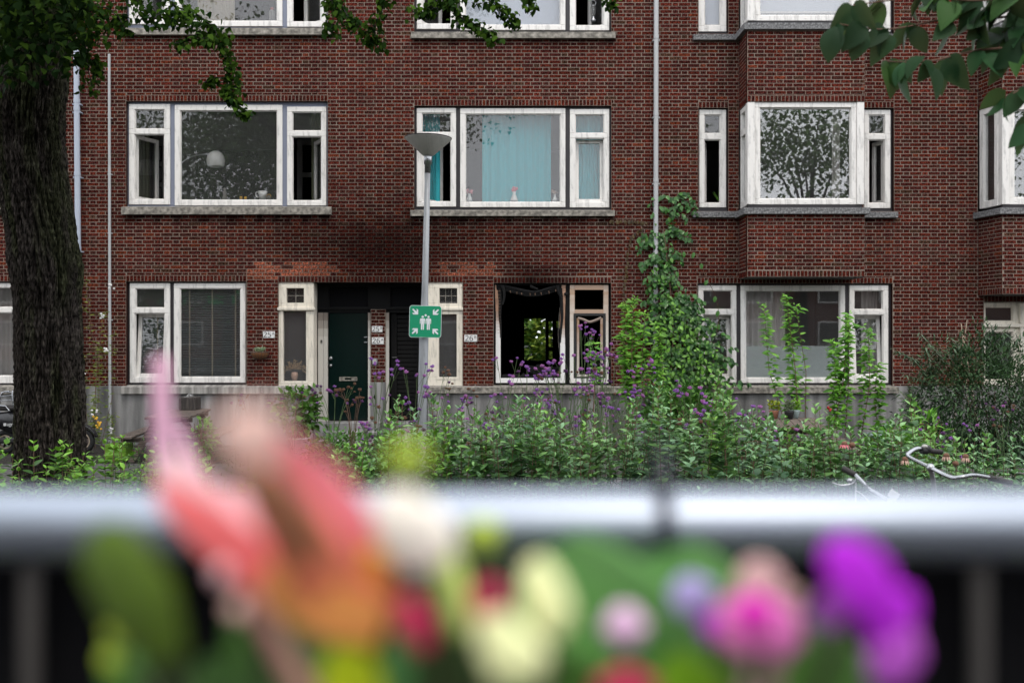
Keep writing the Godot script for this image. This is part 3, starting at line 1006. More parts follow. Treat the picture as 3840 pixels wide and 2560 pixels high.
func porch(b: Dictionary) -> void:
	var d := -0.42
	var yt := Y(1058)
	var th := Y(1585)
	# the white side lights with their leaded fanlights
	for s in [[[1042, 1058, 1174, 1447], [1072, 1080, 1138, 1135], [1059, 1166, 1146, 1429], 1], [[1603, 1058, 1735, 1447], [1647, 1080, 1714, 1137], [1645, 1178, 1712, 1414], -1]]:
		var st := sb()
		var o := R(s[0])
		var f := R(s[1])
		var p := R(s[2])
		plate(st, o, [f, p], -0.14, -0.03, 0.006)
		var w := obj("side_light", st, M.cream, b.root)
		st = sb()
		slab(st, R([s[0][0] - 2, 1152, s[0][2] + 6 * s[3], 1163] if s[3] > 0 else [s[0][0] - 6, 1152, s[0][2] + 1, 1163]), -0.06, 0.015, 0.006)
		plate(st, [f[0] - 0.09, f[1] - 0.1, f[2] + 0.09, f[3] + 0.055], [f], -0.035, -0.02, 0.006)
		plate(st, [p[0] - 0.045, p[1] - 0.045, p[2] + 0.045, p[3] + 0.03], [p], -0.035, -0.022, 0.006)
		obj("moulding", st, M.cream, w)
		st = sb()
		var nx := 2 if s[3] > 0 else 3
		for i in nx + 1: box(st, Vector3(lerpf(f[0], f[2], float(i) / nx) - 0.006, f[1], -0.1), Vector3(lerpf(f[0], f[2], float(i) / nx) + 0.006, f[3], -0.088))
		for i in 3: box(st, Vector3(f[0], lerpf(f[1], f[3], i / 2.0) - 0.006, -0.099), Vector3(f[2], lerpf(f[1], f[3], i / 2.0) + 0.006, -0.089))
		obj("lead_came", st, M.sill_stone, w)
		pane_box(w, "pane", [f[0] - 0.005, f[1] - 0.005, f[2] + 0.005, f[3] + 0.005], -0.112, M.glass)
		pane_box(w, "pane", [p[0] - 0.005, p[1] - 0.005, p[2] + 0.005, p[3] + 0.005], -0.1, M.clear_glass)
		pane_box(w, "dark_screen", [o[0] + 0.02, Y(1446), o[2] - 0.02, Y(1060)], -0.55, M.black_char)
		# the return into the porch
		st = sb()
		var xw: float = X(1174) if s[3] > 0 else X(1603)
		box(st, Vector3(xw - 0.06, Y(1447), d), Vector3(xw - 0.005, yt, -0.142) , 0.004) if s[3] > 0 else box(st, Vector3(xw + 0.005, Y(1447), d), Vector3(xw + 0.06, yt, -0.142), 0.004)
		obj("return_panel", st, M.cream, w)
	var st := sb()
	for x in [[X(1174) - 0.1, X(1174) - 0.004], [X(1603) + 0.004, X(1603) + 0.1]]:
		st = sb()
		box(st, Vector3(x[0], 0.0, d), Vector3(x[1], Y(1447), -0.001))
		obj("porch_cheek", st, M.sill_white, b.root)
	# soot black lining of the porch
	st = sb()
	box(st, Vector3(X(1174), yt + 0.004, d - 0.2), Vector3(X(1603), yt + 0.03, -0.26))
	obj("porch_ceiling", st, M.black_char, b.root)
	st = sb()
	var back := R([1150, 1058, 1640, 1590], d)
	var holes := [R([1229, 1172, 1380, 1600], d), R([1459, 1172, 1640, 1600], d), R([1232, 1075, 1378, 1150], d), R([1462, 1075, 1612, 1150], d)]
	plate(st, back, holes, d - 0.14, d - 0.03, 0.004)
	box(st, Vector3(back[0], Y(1157), d - 0.03), Vector3(back[2], Y(1148), d + 0.015), 0.004)
	box(st, Vector3(back[0], Y(1064), d - 0.03), Vector3(back[2], Y(1058), d + 0.01), 0.004)
	obj("burnt_transom", st, M.charcoal, b.root)
	for h in [holes[2], holes[3]]: pane_box(b.root, "fanlight", [h[0] - 0.01, h[1] - 0.01, h[2] + 0.01, h[3] + 0.01], d - 0.09, M.black_char)
	# door posts, scorched brown at their heads
	for x in [[1193, 1213], [1213, 1229], [1380, 1390], [1446, 1459]]:
		st = sb()
		var r := R([x[0], 1172, x[1], 1588], d)
		for i in 14:
			var t := i / 14.0
			var c := Color(0.52, 0.50, 0.46).lerp(Color(0.10, 0.06, 0.04), clampf((t - 0.74) * 4.0 + rf(-0.06, 0.06), 0, 0.9))
			st.set_color(c)
			box(st, Vector3(r[0] + 0.002, lerpf(r[1], r[3], t), d - 0.035), Vector3(r[2] - 0.002, lerpf(r[1], r[3], t + 1.0 / 14) - 0.0003, d + (0.03 if x[0] != 1213 else 0.01)))
		obj("door_post", st, M.scorched_frame, b.root)
	# the green door
	st = sb()
	var dr: Array = holes[0]
	slab(st, [dr[0] + 0.012, th + 0.02, dr[2] - 0.012, dr[3] - 0.012], d - 0.09, d - 0.045, 0.006)
	var door := obj("door", st, M.door_green, b.root)
	tag(door, "intact dark green door with a brass coloured letter plate")
	st = sb()
	var lp := R([1270, 1413, 1338, 1428], d)
	plate(st, lp, [R([1291, 1417, 1316, 1424], d)], d - 0.043, d - 0.03, 0.004)
	obj("letter_plate", st, M.sill_stone, door)
	for py in [1343, 1370]:
		st = sb()
		var p := at(1237, py, d)
		ball(st, Vector3(p.x + 0.01, p.y, d - 0.03), Vector3(0.036, 0.036, 0.03) * (1.0 if py == 1343 else 0.8), 12)
		obj("door_knob", st, M.steel, door)
	st = sb()
	for py in [1264, 1283]:
		st = sb()
		var p := at(1369, py, d)
		box(st, Vector3(p.x - 0.03, p.y - 0.01, d - 0.044), Vector3(p.x + 0.04, p.y + 0.01, d - 0.03), 0.003)
		obj("hinge", st, M.galvanised, door)
	# the burnt door, half open into the dark hall
	st = sb()
	var r2: Array = holes[1]
	slab(st, [r2[0] + 0.03, th + 0.02, r2[0] + 0.14, r2[3] - 0.012], d - 0.14, d - 0.09, 0.006)
	for i in 24:
		var y: float = th + 0.03 + i * (r2[3] - th - 0.06) / 24.0
		box(st, Vector3(r2[0] + 0.15, y, d - 0.15), Vector3(r2[2] - 0.02, y + 0.075, d - 0.11 + rf(0, 0.012)), 0.006)
	var burnt := obj("door", st, M.charcoal, b.root)
	tag(burnt, "burnt black door with a charred boarded face")
	st = sb()
	var hp := at(1478, 1340, d)
	box(st, hp + Vector3(-0.05, -0.006, -0.08), hp + Vector3(0.05, 0.006, -0.06), 0.003)
	obj("door_handle", st, M.steel, burnt)
	st = sb()
	box(st, hp + Vector3(-0.03, -0.45, -0.085), hp + Vector3(-0.015, -0.36, -0.065), 0.003)
	obj("door_handle", st, M.steel, burnt)
	# the brick pier between the doors
	var pf := Transform3D(Basis(), Vector3(0, 0, d + 0.06))
	var pr := R([1390, 1160, 1446, 1433], d + 0.06)
	st = sb()
	wall_mesh(st, pf, pr, [], 0.1)
	obj("pier", st, M.mortar, b.root)
	brick_field(b, pf, pr, [])
	for q in b.bricks:
		if absf(q[0].origin.z - (d + 0.04)) < 0.01: q[1] = Color(0.13, 0.033, 0.026) * rf(0.7, 1.2) * clampf((Y(1105) - q[0].origin.y) / 0.7 + 0.12, 0.12, 1.0)
	st = sb()
	slab(st, R([1389, 1433, 1447, 1588], d + 0.06), d - 0.03, d + 0.07, 0.006)
	obj("pier_base", st, M.concrete, b.root)
	# threshold and steps
	st = sb()
	box(st, Vector3(X(1174), 0.0, d - 0.2), Vector3(X(1603), th, 0.0), 0.012)
	obj("threshold", st, M.concrete, b.root)
	for k in 2:
		st = sb()
		box(st, Vector3(X(1220) - k * 0.1, 0.0, 0.004 + k * 0.32), Vector3(X(1600) + k * 0.1, th - 0.145 * (k + 1), 0.32 + k * 0.32), 0.012)
		obj("step", st, M.concrete, b.root)

func burnt_window(b: Dictionary) -> void:
	var st := sb()
	var a := R([1859, 1068, 2120, 1436])
	var c := R([2138, 1068, 2283, 1436])
	plate(st, R([1851, 1061, 2292, 1453]), [a, c], -0.16, -0.085, 0.004)
	var w := obj("window", st, M.charcoal, b.root)
	tag(w, "burnt out window with a melted scorched frame and no glass")
	st = sb()
	# stiles warped by the heat: white low down, brown and tan above
	var strips := [[1859, 1877, 0, 1436, 1068, 0.30], [2102, 2120, 0, 1418, 1068, 0.62], [2138, 2156, 1, 1436, 1068, 0.72], [2265, 2283, 1, 1436, 1068, 0.80]]
	for s in strips:
		var n := 30
		for i in n:
			var y0 := lerpf(s[3], s[4], float(i) / n)
			var y1 := lerpf(s[3], s[4], float(i + 1) / n)
			var t := float(i) / n
			var k := clampf((t - (0.5 if s[0] == 1859 else (0.36 if s[0] == 2102 else 0.5))) * 5.0 + rf(-0.15, 0.15), 0, 1)
			var col := Color(0.78, 0.77, 0.76).lerp(Color(0.36, 0.21, 0.14) * rf(0.8, 1.15), k)
			if s[0] >= 2138: col = Color(0.74, 0.72, 0.68).lerp(Color(0.42, 0.28, 0.19), clampf((t - 0.25) * 1.5, 0, 1) * rf(0.7, 1.0))
			st.set_color(col)
			var bend := 0.0
			if s[2] == 0: bend = (0.018 if s[0] == 1859 else -0.02) * sin(t * PI * 1.4) * k
			var q := R([s[0], y1, s[1], y0])
			box(st, Vector3(q[0] + bend, q[1], -0.15), Vector3(q[2] + bend * 0.6, q[3] + 0.0005, -0.055 - 0.01 * k), 0.0)
	for r in [[1877, 1418, 2120, 1436], [2156, 1418, 2265, 1436], [2156, 1160, 2265, 1176], [2156, 1068, 2265, 1086]]:
		var col := Color(0.78, 0.77, 0.76) if r[1] > 1300 else Color(0.42, 0.29, 0.21)
		st.set_color(col)
		slab(st, R(r), -0.15, -0.056, 0.004)
	obj("frame", st, M.scorched_frame, w)
	# charred lining that has curled off the frame
	st = sb()
	var sag := [[1862, 1075], [1885, 1077], [1915, 1083], [1945, 1090], [1972, 1097], [2000, 1100], [2025, 1097], [2055, 1089], [2085, 1080], [2106, 1074]]
	for k in 3:
		var pts := []
		for p in sag: pts.append(Vector3(X(p[0]), Y(p[1] - 7 + k * 7 + rf(-1.5, 1.5)), -0.07 - 0.015 * k))
		tube(st, smooth(pts, 3), 0.03 + 0.006 * k, 0.03, 7)
	for p in [[[1873, 1082], [1876, 1130], [1874, 1180], [1877, 1225], [1877, 1266]], [[2102, 1080], [2106, 1130], [2108, 1190], [2104, 1240], [2102, 1285]]]:
		var pts := []
		for q in p: pts.append(Vector3(X(q[0]), Y(q[1]), -0.07))
		tube(st, smooth(pts, 4), 0.04, 0.02, 7)
	for p in [[[1884, 1070], [1890, 1090], [1890, 1118], [1884, 1142]], [[2092, 1068], [2094, 1090], [2100, 1106], [2106, 1118]], [[1988, 1072], [2002, 1078], [2018, 1084]]]:
		var pts := []
		for q in p: pts.append(Vector3(X(q[0]), Y(q[1]), -0.045))
		tube(st, smooth(pts, 4), 0.035, 0.02, 6)
	ball(st, Vector3(X(2124), Y(1101), -0.05), Vector3(0.045, 0.035, 0.03), 8)
	obj("charred_lining", st, M.charcoal, w)
	st = sb() # pale cracks in the char
	for i in 9:
		var x := 1888 + i * 24 + rf(-5, 5)
		var y := 1078 + 20 * sin(PI * (x - 1870) / 240)
		tube(st, [Vector3(X(x), Y(y), -0.035), Vector3(X(x + 1), Y(y + 9), -0.036)], 0.004, 0.003, 4)
	for i in 14:
		tube(st, [Vector3(X(1866), Y(1092 + i * 12), -0.03), Vector3(X(1877), Y(1091 + i * 12 + rf(-2, 2)), -0.032)], 0.003, 0.002, 4)
	obj("char_crack", st, M.ember_brown, w, "stuff")
	# jagged glass left along the bottom, and the casement of the narrow light
	st = sb()
	var pg := PackedVector2Array([Vector2(X(1877), Y(1419)), Vector2(X(2102), Y(1419))])
	var gx := 2102.0
	while gx > 1880:
		pg.append(Vector2(X(gx), Y(1404 + rf(-6, 8))))
		gx -= rf(9, 20)
	poly(st, pg, -0.104, -0.098)
	obj("broken_glass", st, M.charcoal, w)
	st = sb()
	plate(st, R([2152, 1174, 2273, 1418]), [R([2162, 1184, 2263, 1412])], -0.13, -0.05, 0.004)
	obj("sash", st, M.rubber, w)
	st = sb()
	for s in [[2164, 2173], [2253, 2262]]:
		for i in 20:
			var t := i / 20.0
			st.set_color(Color(0.62, 0.58, 0.53).lerp(Color(0.30, 0.17, 0.10), clampf(t * 1.3, 0, 1) * rf(0.75, 1)))
			slab(st, R([s[0], lerpf(1412, 1192, t + 0.05), s[1], lerpf(1412, 1192, t)]), -0.12, -0.06)
	st.set_color(Color(0.25, 0.19, 0.16))
	var dr := []
	for p in [[2168, 1192], [2190, 1198], [2212, 1207], [2236, 1200], [2257, 1190]]: dr.append(Vector3(X(p[0]), Y(p[1]), -0.08))
	tube(st, smooth(dr, 3), 0.03, 0.03, 6)
	st.set_color(Color(0.6, 0.55, 0.5))
	slab(st, R([2164, 1404, 2262, 1412]), -0.12, -0.06)
	obj("melted_sash", st, M.scorched_frame, w)
	# rubble on the inner ledge, and a hanging wire
	st = sb()
	for i in 46:
		var p := Vector3(X(rf(1990, 2100)), Y(rf(1390, 1425)), -0.5 + rf(-0.15, 0.1))
		box(st, -Vector3(rf(0.03, 0.1), rf(0.03, 0.13), 0.05), Vector3(rf(0.03, 0.1), rf(0.03, 0.13), 0.05), 0.01, Transform3D(Basis.from_euler(rv(0.4)), p))
	box(st, Vector3(X(1870), 0.43, -0.75), Vector3(X(2280), Y(1425), -0.35))
	obj("charred_rubble", st, M.charcoal, b.root)
	st = sb()
	tube(st, smooth([Vector3(X(2102), Y(1150), -0.2), Vector3(X(2097), Y(1210), -0.2), Vector3(X(2096), Y(1280), -0.2), Vector3(X(2102), Y(1330), -0.2)], 5), 0.006, 0.006, 5)
	obj("hanging_wire", st, M.sill_stone, b.root)

# ---------------------------------------------------------------- things on the wall
func pipe(called: String, label: String, px0: float, px1: float, py0: float, py1: float, w: float, m: Material, joints: Array) -> void:
	var r := w / PPM / 2
	var o := thing(called, label, "pipe", Vector3(X(px1), 0, 0))
	var zz := r + 0.035
	var st := sb()
	tube(st, [Vector3(X(px0), Y(py0), zz) - o.position, Vector3(X(px1), Y(py1), zz) - o.position], r, r, 14)
	obj("pipe", st, m, o)
	for j in joints:
		st = sb()
		var x := X(lerpf(px0, px1, inverse_lerp(py0, py1, j))) - o.position.x
		tube(st, [Vector3(x, Y(j), zz), Vector3(x, Y(j + 14), zz)], r * 1.13, r * 1.13, 14)
		obj("socket", st, m, o)
		st = sb()
		box(st, Vector3(x - r * 1.5, Y(j + 22), 0.0), Vector3(x + r * 1.5, Y(j + 18), zz + r * 0.3), 0.003)
		obj("clip", st, m, o)
func number_plate(px: Array, digits: String, letter: String, z: float, label: String) -> void:
	var r := R(px, z)
	var o := thing("house_number_plate", label, "house number", Vector3((r[0] + r[2]) / 2, (r[1] + r[3]) / 2, z), "enamel house number plates")
	var st := sb()
	box(st, Vector3(r[0] - r[2], r[1] - r[3], 0) / 2, Vector3((r[2] - r[0]) / 2, (r[3] - r[1]) / 2, 0.012), 0.004)
	obj("plate", st, M.enamel, o)
	var h: float = (r[3] - r[1])
	text("digits", digits, h * 0.8, 0.003, M.ink, o, Vector3(-h * 0.22, 0, 0.0135))
	text("letter", letter, h * 0.42, 0.003, M.ink, o, Vector3(h * 0.66, h * 0.17, 0.0135))
	st = sb()
	for s in [-1, 1]: ball(st, Vector3(s * (r[2] - r[0]) * 0.45, -h * 0.38, 0.012), Vector3(0.006, 0.006, 0.003), 6)
	obj("screw", st, M.rust_red, o)
func wall_fittings() -> void:
	pipe("drainpipe", "thick pale blue drainpipe rising beside the tree trunk", 292, 305, 175, 1700, 21, M.pipe_pale, [375, 405, 648, 925])
	pipe("conduit", "thin white conduit pipe on the brick between trunk and venetian blinds", 413, 416, 206, 1660, 10, M.pipe_grey, [424, 635, 855, 1180])
	pipe("drainpipe", "light grey drainpipe overgrown by the climber", 2460, 2456, -320, 1690, 18, M.pipe_grey, [136, 424, 672, 943])
	number_plate([986, 1242, 1030, 1267], "25", "A", 0.0, "white number plate reading 25 A above the hanging basket")
	number_plate([1394, 1222, 1434, 1245], "25", "B", -0.36, "white number plate reading 25 B on the brick pier")
	number_plate([1394, 1265, 1439, 1290], "26", "A", -0.36, "white number plate reading 26 A under plate 25 B on the pier")
	number_plate([1741, 1255, 1789, 1281], "26", "B", 0.0, "white number plate reading 26 B beside the burnt window")
	var p := at(1406, 1355, -0.36)
	var o := thing("key_safe", "small dark grey key safe on the brick pier under plate 26 A", "key safe", p)
	var st := sb()
	var pts := PackedVector2Array()
	for i in 24:
		var a := TAU * i / 24
		pts.append(Vector2(0.05 * signf(cos(a)) * pow(absf(cos(a)), 0.6), 0.065 * signf(sin(a)) * pow(absf(sin(a)), 0.6)))
	poly(st, pts, 0.0, 0.045)
	obj("case", st, M.galvanised, o)
	st = sb()
	var pin := PackedVector2Array()
	for q in pts: pin.append(q * 0.72)
	poly(st, pin, 0.046, 0.052)
	obj("cover", st, M.lamp_bowl, o)
	p = at(1204, 1280, -0.36)
	o = thing("doorbell", "small black doorbell on the door post beside the green door", "doorbell", p)
	st = sb()
	box(st, Vector3(-0.017, -0.03, -0.03), Vector3(0.017, 0.03, -0.015), 0.004)
	obj("case", st, M.rubber, o)
	st = sb()
	ball(st, Vector3(0, -0.005, -0.014), Vector3(0.007, 0.007, 0.005), 8)
	obj("button", st, M.sill_stone, o)
	# hanging basket
	o = thing("hanging_basket", "coconut fibre basket with a pale succulent hung on the brick wall", "hanging basket", Vector3(X(980), Y(1330), 0.0))
	st = sb()
	var prof := []
	for i in 9:
		var a := PI / 2 * i / 8
		prof.append(Vector2(0.17 * sin(a), -0.13 * cos(a) + 0.04))
	prof.append(Vector2(0.155, 0.05))
	prof.append(Vector2(0.0, 0.03))
	lathe(st, prof, 22, Transform3D(Basis.from_scale(Vector3(1, 1, 0.75)), Vector3(0, 0, 0.13)))
	obj("liner", st, M.coco, o)
	st = sb()
	ring_tube(st, Vector3(0, 0.045, 0.13), Vector3.UP, 0.175, 0.005, 26, 5)
	for i in 9:
		var a := PI * i / 8
		var w := []
		for k in 6:
			var t := PI / 2 * k / 5
			w.append(Vector3(0.178 * sin(t) * cos(a), -0.135 * cos(t) + 0.04, 0.13 + 0.135 * sin(t) * sin(a)))
		tube(st, w, 0.0035, 0.0035, 4)
	obj("wire_frame", st, M.rubber, o)
	var lm := leaf_mesh(0.5, 0.3, 0.1, 3)
	var xf := []
	var co := []
	for i in 110:
		var d := Vector3(rf(-1, 1), rf(0.1, 1.2), rf(-0.8, 1)).normalized()
		xf.append(aim(Vector3(rf(-0.09, 0.09), 0.05 + rf(0, 0.07), 0.13 + rf(-0.06, 0.07)), d, Vector3.UP, rf(0.04, 0.07)))
		co.append(Color(0.22, 0.36, 0.22).lerp(Color(0.42, 0.48, 0.34), rng.randf()))
	many("succulent_leaves", lm, M.leaf, xf, co, o)

# ---------------------------------------------------------------- things behind the glass
func curtain(called: String, label: String, px: Array, z: float, m: Material, waves := 6, gather := 0.0) -> void:
	var r := R(px, z)
	var w: float = r[2] - r[0]
	var h: float = r[3] - r[1]
	var st := SurfaceTool.new()
	st.begin(Mesh.PRIMITIVE_TRIANGLES)
	st.set_smooth_group(0)
	var n := waves * 8
	var rows := 12
	var p := []
	for j in rows + 1:
		var t := float(j) / rows
		var row := []
		for i in n + 1:
			var s := float(i) / n
			var k := 1.0 - gather * sin(PI * minf(t * 1.2, 1.0)) if gather > 0 else 1.0 - absf(gather) * (1.0 - t)
			row.append(Vector3((s - 0.5) * w * k, t * h, 0.035 * sin(s * waves * TAU + 0.7 * sin(s * 9)) * (0.6 + 0.4 * t)))
		p.append(row)
	for j in rows:
		for i in n:
			raw3(st, p[j][i], p[j + 1][i], p[j + 1][i + 1])
			raw3(st, p[j][i], p[j + 1][i + 1], p[j][i + 1])
	var o := obj(called, st, m)
	o.position = Vector3((r[0] + r[2]) / 2, r[1], z)
	tag(o, label, "curtain")
func room_things() -> void:
	curtain("curtain", "teal curtain hanging behind the wide first floor pane with three vases", [1808, 428, 2066, 770], -0.42, M.teal, 8)
	curtain("curtain", "teal curtain gathered behind the tilted narrow casement", [2150, 415, 2270, 770], -0.42, M.teal, 5, 0.35)
	curtain("curtain", "narrow teal curtain behind the casement beside the street lamp", [1580, 415, 1650, 770], -0.42, M.teal, 5)
	curtain("curtain", "olive green curtain behind the open casement near the arc lamp", [500, 400, 560, 770], -0.75, M.olive_curtain, 4)
	curtain("curtain", "olive curtain at the far casement with a white door behind", [1168, 405, 1210, 770], -0.75, M.olive_curtain, 3)
	curtain("curtain", "beige curtain at the top floor window behind lime leaves", [740, -280, 880, 90], -0.5, M.beige_curtain, 5)
	curtain("curtain", "white net curtain in the ground floor window with frosted lower half", [2795, 1085, 2945, 1420], -0.45, M.pale_curtain, 7)
	curtain("curtain", "white net curtain behind the tilted casement near the buddleja", [3230, 1085, 3290, 1420], -0.5, M.pale_curtain, 4)
	curtain("curtain", "white curtain strip inside the big bay window", [3120, 400, 3150, 740], 0.2, M.pale_curtain, 3)
	curtain("curtain", "mauve striped curtain in the neighbouring window beside the trunk", [-40, 1080, 60, 1420], -0.5, M.pale_curtain, 5)
	# roller blinds
	for b in [[[1744, -300, 2103, 92], "blue grey roller blind drawn down in the top middle window", -0.25], [[2845, -300, 3195, 44], "pale roller blind drawn down in the upper bay window", 0.4], [[2645, -110, 2705, 92], "blue grey roller blind in the narrow top window beside the bay", -0.22]]:
		var r := R(b[0], b[2])
		var o := thing("roller_blind", b[1], "blind", Vector3((r[0] + r[2]) / 2, r[1], b[2]))
		var st := sb()
		box(st, Vector3((r[0] - r[2]) / 2, 0, 0), Vector3((r[2] - r[0]) / 2, r[3] - r[1], 0.006))
		obj("cloth", st, M.blue_blind, o)
		st = sb()
		box(st, Vector3((r[0] - r[2]) / 2, -0.03, -0.006), Vector3((r[2] - r[0]) / 2, 0.0, 0.012), 0.004)
		obj("bottom_bar", st, M.white_upvc, o)
	# frosted film on the lower half of the pane
	var fr := R([2799, 1297, 3156, 1419], -0.118)
	var film := sb()
	slab(film, fr, -0.122, -0.118)
	tag(obj("frosted_film", film, M.frosted), "frosted film on the lower half of the ground floor window", "window film")
	# venetian blinds
	for v in [[[664, 1076, 902, 1412], "dark venetian blind filling the wide window beside plate 25 A", [712, 797, 884]], [[500, 1160, 612, 1412], "dark venetian blind behind the tilted casement near the picnic table", [520, 592]]]:
		var r := R(v[0], -0.3)
		var o := thing("venetian_blind", v[1], "blind", Vector3((r[0] + r[2]) / 2, r[1], -0.3))
		var wd: float = (r[2] - r[0]) / 2
		var n := int((r[3] - r[1]) / 0.047)
		var st := sb()
		box(st, Vector3(-wd, -0.003, -0.024), Vector3(wd, 0.003, 0.024), 0.001)
		var sm := done(st)
		for i in n: copy_put("slat", sm, M.slat_grey, o, Transform3D(Basis(Vector3.RIGHT, 0.62), Vector3(0, 0.03 + i * 0.047, 0)))
		for x in v[2]:
			st = sb()
			var q := X(x) * (CZ + 0.3) / CZ - o.position.x
			box(st, Vector3(q - 0.014, 0.0, 0.028), Vector3(q + 0.014, r[3] - r[1], 0.031))
			obj("ladder_tape", st, M.tape, o)
		st = sb()
		box(st, Vector3(-wd, -0.02, -0.03), Vector3(wd, 0.012, 0.03), 0.004)
		box(st, Vector3(-wd, r[3] - r[1], -0.035), Vector3(wd, r[3] - r[1] + 0.05, 0.035), 0.004)
		obj("rail", st, M.slat_grey, o)
	# arc lamp
	var z := -0.7
	var hp := at(808, 598, z)
	var o := thing("arc_floor_lamp", "arc floor lamp with a white dome shade in the first floor room", "lamp", Vector3(at(690, 700, z).x, 3.45, z))
	var st := sb()
	var prof := [Vector2(0.0, 0.17), Vector2(0.06, 0.165), Vector2(0.12, 0.13), Vector2(0.165, 0.06), Vector2(0.18, -0.02), Vector2(0.17, -0.10), Vector2(0.15, -0.14)]
	prof.reverse()
	lathe(st, prof, 24, Transform3D(Basis(), hp - o.position))
	obj("lamp_shade", st, M.porcelain, o)
	st = sb()
	tube(st, smooth([Vector3(-0.35, 0.0, 0), at(640, 660, z) - o.position, at(680, 610, z) - o.position, at(735, 582, z) - o.position, at(800, 578, z) - o.position, hp + Vector3(0, 0.16, 0) - o.position], 5), 0.012, 0.01, 8)
	box(st, Vector3(-0.55, -0.02, -0.18), Vector3(-0.15, 0.08, 0.18), 0.02)
	obj("arm", st, M.steel, o)
	# things on the inner ledges
	vase_at("vase", "slim white vase with pink roses in the corner of the teal curtained window", 1760, 755, 1.0, M.pink_flower)
	vase_at("vase", "white vase with a tall pink bloom standing before the teal curtain", 1928, 755, 1.25, M.pink_flower)
	vase_at("vase", "white vase with pale pink flowers at the end of the ledge", 2081, 755, 0.9, M.skin_clay)
	var pz := -0.3
	var p := at(984, 747, pz)
	o = thing("milk_jug", "white ceramic jug on the first floor window ledge", "jug", p)
	st = sb()
	lathe(st, [Vector2(0, 0), Vector2(0.06, 0), Vector2(0.075, 0.08), Vector2(0.095, 0.155), Vector2(0.085, 0.15), Vector2(0.0, 0.1)], 18)
	obj("body", st, M.porcelain, o)
	st = sb()
	tube(st, smooth([Vector3(-0.08, 0.14, 0), Vector3(-0.13, 0.13, 0), Vector3(-0.12, 0.05, 0), Vector3(-0.07, 0.04, 0)], 4), 0.009, 0.009, 6)
	obj("handle", st, M.porcelain, o)
	o = thing("kettle", "small cream kettle beside the white jug on the ledge", "kettle", at(1007, 747, pz))
	st = sb()
	lathe(st, [Vector2(0, 0), Vector2(0.045, 0), Vector2(0.05, 0.03), Vector2(0.03, 0.06), Vector2(0, 0.07)], 14)
	obj("body", st, M.sill_stone, o)
	st = sb()
	tube(st, smooth([Vector3(-0.04, 0.05, 0), Vector3(-0.03, 0.09, 0), Vector3(0.03, 0.09, 0), Vector3(0.04, 0.05, 0)], 4), 0.005, 0.005, 5)
	obj("handle", st, M.yellow, o)
	for q in [[903, "yellow candle on the first floor ledge"], [920, "second yellow candle nearest the white jug"]]:
		st = sb()
		lathe(st, [Vector2(0, 0), Vector2(0.026, 0), Vector2(0.026, 0.05), Vector2(0.0, 0.05)], 10)
		var cd := obj("candle", st, M.yellow)
		cd.position = at(q[0], 747, pz)
		tag(cd, q[1], "candle")
	o = thing("figurine", "small pale figurine on the ledge under the arc lamp", "figurine", at(842, 747, pz))
	st = sb()
	lathe(st, [Vector2(0, 0), Vector2(0.06, 0), Vector2(0.05, 0.03), Vector2(0.03, 0.09), Vector2(0.04, 0.14), Vector2(0.02, 0.17), Vector2(0.03, 0.2), Vector2(0, 0.23)], 10)
	obj("sculpture", st, M.sill_white, o)
	o = thing("detergent_bottle", "white ribbed bottle with a red cap in the top floor window", "bottle", at(1020, 76, pz))
	st = sb()
	lathe(st, [Vector2(0, 0), Vector2(0.06, 0), Vector2(0.063, 0.03), Vector2(0.056, 0.04), Vector2(0.063, 0.06), Vector2(0.056, 0.07), Vector2(0.063, 0.1), Vector2(0.056, 0.12), Vector2(0.06, 0.16), Vector2(0.03, 0.2), Vector2(0, 0.2)], 16)
	obj("body", st, M.sill_white, o)
	st = sb()
	lathe(st, [Vector2(0.032, 0.2), Vector2(0.032, 0.24), Vector2(0, 0.245)], 12)
	obj("cap", st, mat("cap_red", Color(0.35, 0.02, 0.02), 0.5), o)
	o = thing("lantern", "metal and glass lantern hanging in the narrow top floor casement", "lantern", at(2225, 80, -0.3))
	st = sb()
	lathe(st, [Vector2(0, 0), Vector2(0.05, 0), Vector2(0.05, 0.03), Vector2(0.02, 0.06), Vector2(0.02, 0.1)], 14)
	obj("base", st, M.steel, o)
	st = sb()
	lathe(st, [Vector2(0.02, 0.1), Vector2(0.05, 0.14), Vector2(0.055, 0.26), Vector2(0.035, 0.34)], 14)
	obj("chimney", st, M.clear_glass, o)
	st = sb()
	ring_tube(st, Vector3(0, 0.36, 0), Vector3(0, 0, 1), 0.05, 0.005, 18, 5)
	obj("handle", st, M.steel, o)
	# the head shaped vase with pampas plumes
	p = at(1104, 1428, -0.3)
	o = thing("head_vase", "face shaped clay vase holding dry pampas plumes in the porch side light", "vase", p)
	st = sb()
	lathe(st, [Vector2(0, 0), Vector2(0.045, 0.0), Vector2(0.05, 0.03), Vector2(0.062, 0.07), Vector2(0.068, 0.12), Vector2(0.055, 0.17), Vector2(0.0, 0.175)], 16)
	ball(st, Vector3(0.005, 0.1, 0.068), Vector3(0.01, 0.026, 0.016), 8)
	ball(st, Vector3(0.002, 0.055, 0.058), Vector3(0.02, 0.008, 0.009), 8)
	for s in [-1, 1]: ball(st, Vector3(s * 0.026, 0.118, 0.054), Vector3(0.015, 0.008, 0.01), 8)
	obj("face", st, M.skin_clay, o)
	var xf := []
	var co := []
